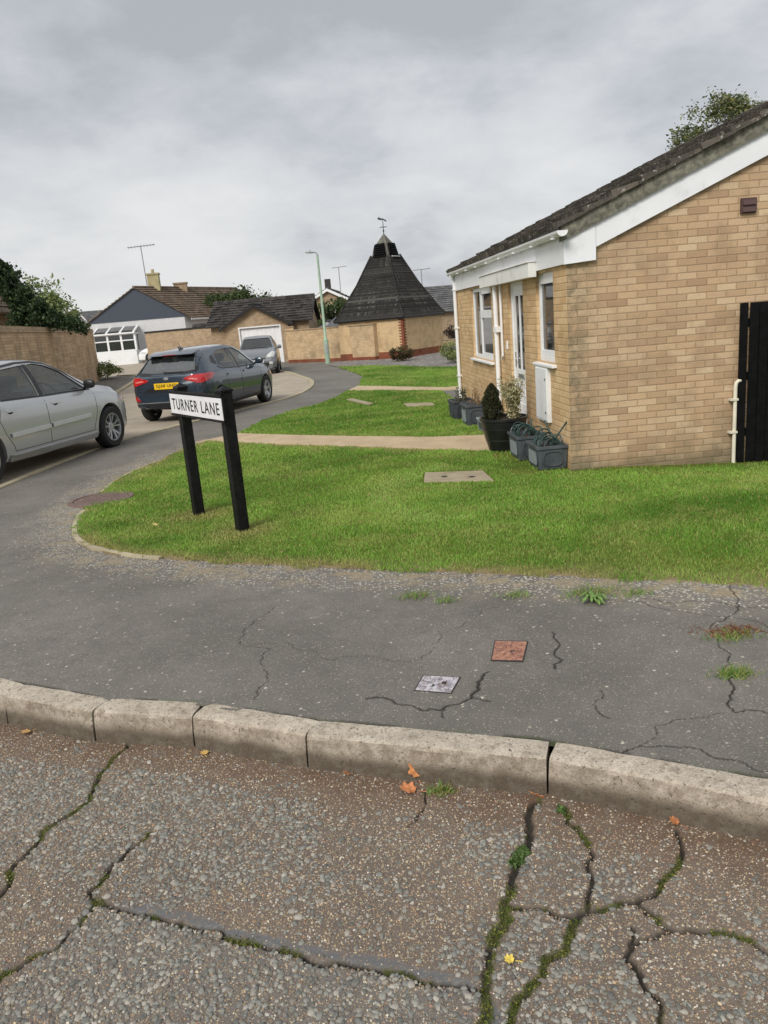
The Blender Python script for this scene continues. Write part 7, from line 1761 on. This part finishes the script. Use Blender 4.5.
maple('orange fallen leaf wedged at the kerb joint above the weedy road crack', .590, 2.450, ZR+.015, .07, 2.2, (204, 136, 90), (.7, .2))
maple('small russet leaf by the kerb at the end of the curved crack', 1.015, 2.235, ZR+.005, .05, .8, (172, 112, 72), (.4, 0))
maple('reddish orange leaf under the kerb, nearest its far end', -1.60, 3.515, ZR+.018, .06, .5, (190, 100, 52), (.8, .1))
maple('pale tan leaf lying in the road near the far kerb end', -1.615, 3.40, ZR, .06, 2.0, (186, 146, 92), (.1, .1))
maple('little yellow brown leaf beside the kerb joint in the road', -.72, 3.03, ZR, .045, .3, (196, 160, 92))
maple('yellow fallen leaf lying in the road by the mossy cracks', .33, 1.755, ZR, .04, 1.1, (216, 190, 84), (.1, 0))
maple('small tan curled leaf in the road a short way from the orange pair', -.105, 2.74, ZR+.01, .04, 1.9, (170, 116, 72), (.5, 0))
maple('pale yellow leaf on the lawn close to the sign posts', -1.80, 7.05, gz(7)+.035, .07, .7, (200, 180, 110), (.2, .2))

# ------------------------------------------------------------------ light, sky and exposure
SUN_EL, SUN_AZ = 40.0, 212.0      # azimuth clockwise from +y
sd_ = bpy.data.lights.new('sun', 'SUN'); sd_.energy = 1.5; sd_.angle = radians(24); sd_.color = (1, .955, .89)
so = bpy.data.objects.new('sun', sd_); COL.objects.link(so)
el, az = radians(SUN_EL), radians(SUN_AZ); dirv = Vector((sin(az)*cos(el), cos(az)*cos(el), sin(el)))
so.rotation_euler = dirv.to_track_quat('Z', 'Y').to_euler(); so.location = (0, 0, 30)
W = bpy.data.worlds.new('World'); SC.world = W; W.use_nodes = True; n = NT(W)
sky = n.n('ShaderNodeTexSky', sky_type='NISHITA', sun_disc=False, sun_elevation=el, sun_rotation=az, air_density=1.0, dust_density=2.5)
d = n.n('ShaderNodeTexCoord').outputs['Generated']; s = n.n('ShaderNodeSeparateXYZ', {0: d})
zc_ = n.math('ADD', n.math('MAXIMUM', s.outputs[2], 0.0), .33)
u = n.math('DIVIDE', s.outputs[0], zc_); v = n.math('DIVIDE', s.outputs[1], zc_)
cv = n.n('ShaderNodeCombineXYZ', {0: u, 1: v, 2: 5.1}).outputs[0]
big = n.noise(cv, 1.15, 9, .53, .15); mid = n.noise(cv, 3.0, 9, .60, .1); huge = n.noise(cv, .45, 3, .5)
f = n.math('ADD', n.math('MULTIPLY', big, .66), n.math('ADD', n.math('MULTIPLY', mid, .32), n.math('MULTIPLY', huge, .32)))
hz = n.step(s.outputs[2], .40, .02)     # cloud base looks paler towards the horizon
f2 = n.math('ADD', n.math('ADD', .545, n.math('MULTIPLY', n.math('SUBTRACT', f, .635), 1.2)), n.math('MULTIPLY', hz, .075))
cc_ = n.ramp(f2, [(.44, (2.4, 2.52, 2.7)), (.52, (3.0, 3.1, 3.27)), (.58, (3.5, 3.58, 3.69)), (.645, (3.85, 3.91, 3.98)), (.74, (4.25, 4.27, 4.3))])
col = n.mix(.96, sky.outputs[0], cc_)
bg = n.n('ShaderNodeBackground', {'Color': col, 'Strength': .1}); o = n.n('ShaderNodeOutputWorld'); n.t.links.new(bg.outputs[0], o.inputs[0])
vs_ = SC.view_settings; SC.display_settings.display_device = 'sRGB'; vs_.view_transform = 'Standard'; vs_.look = 'None'; vs_.gamma = 1.0; vs_.exposure = 0.90; vs_.use_curve_mapping = False
SC.render.engine = 'CYCLES'; SC.cycles.use_denoising = True; SC.cycles.max_bounces = 8; SC.cycles.transparent_max_bounces = 12
SC.render.resolution_x, SC.render.resolution_y = 768, 1024
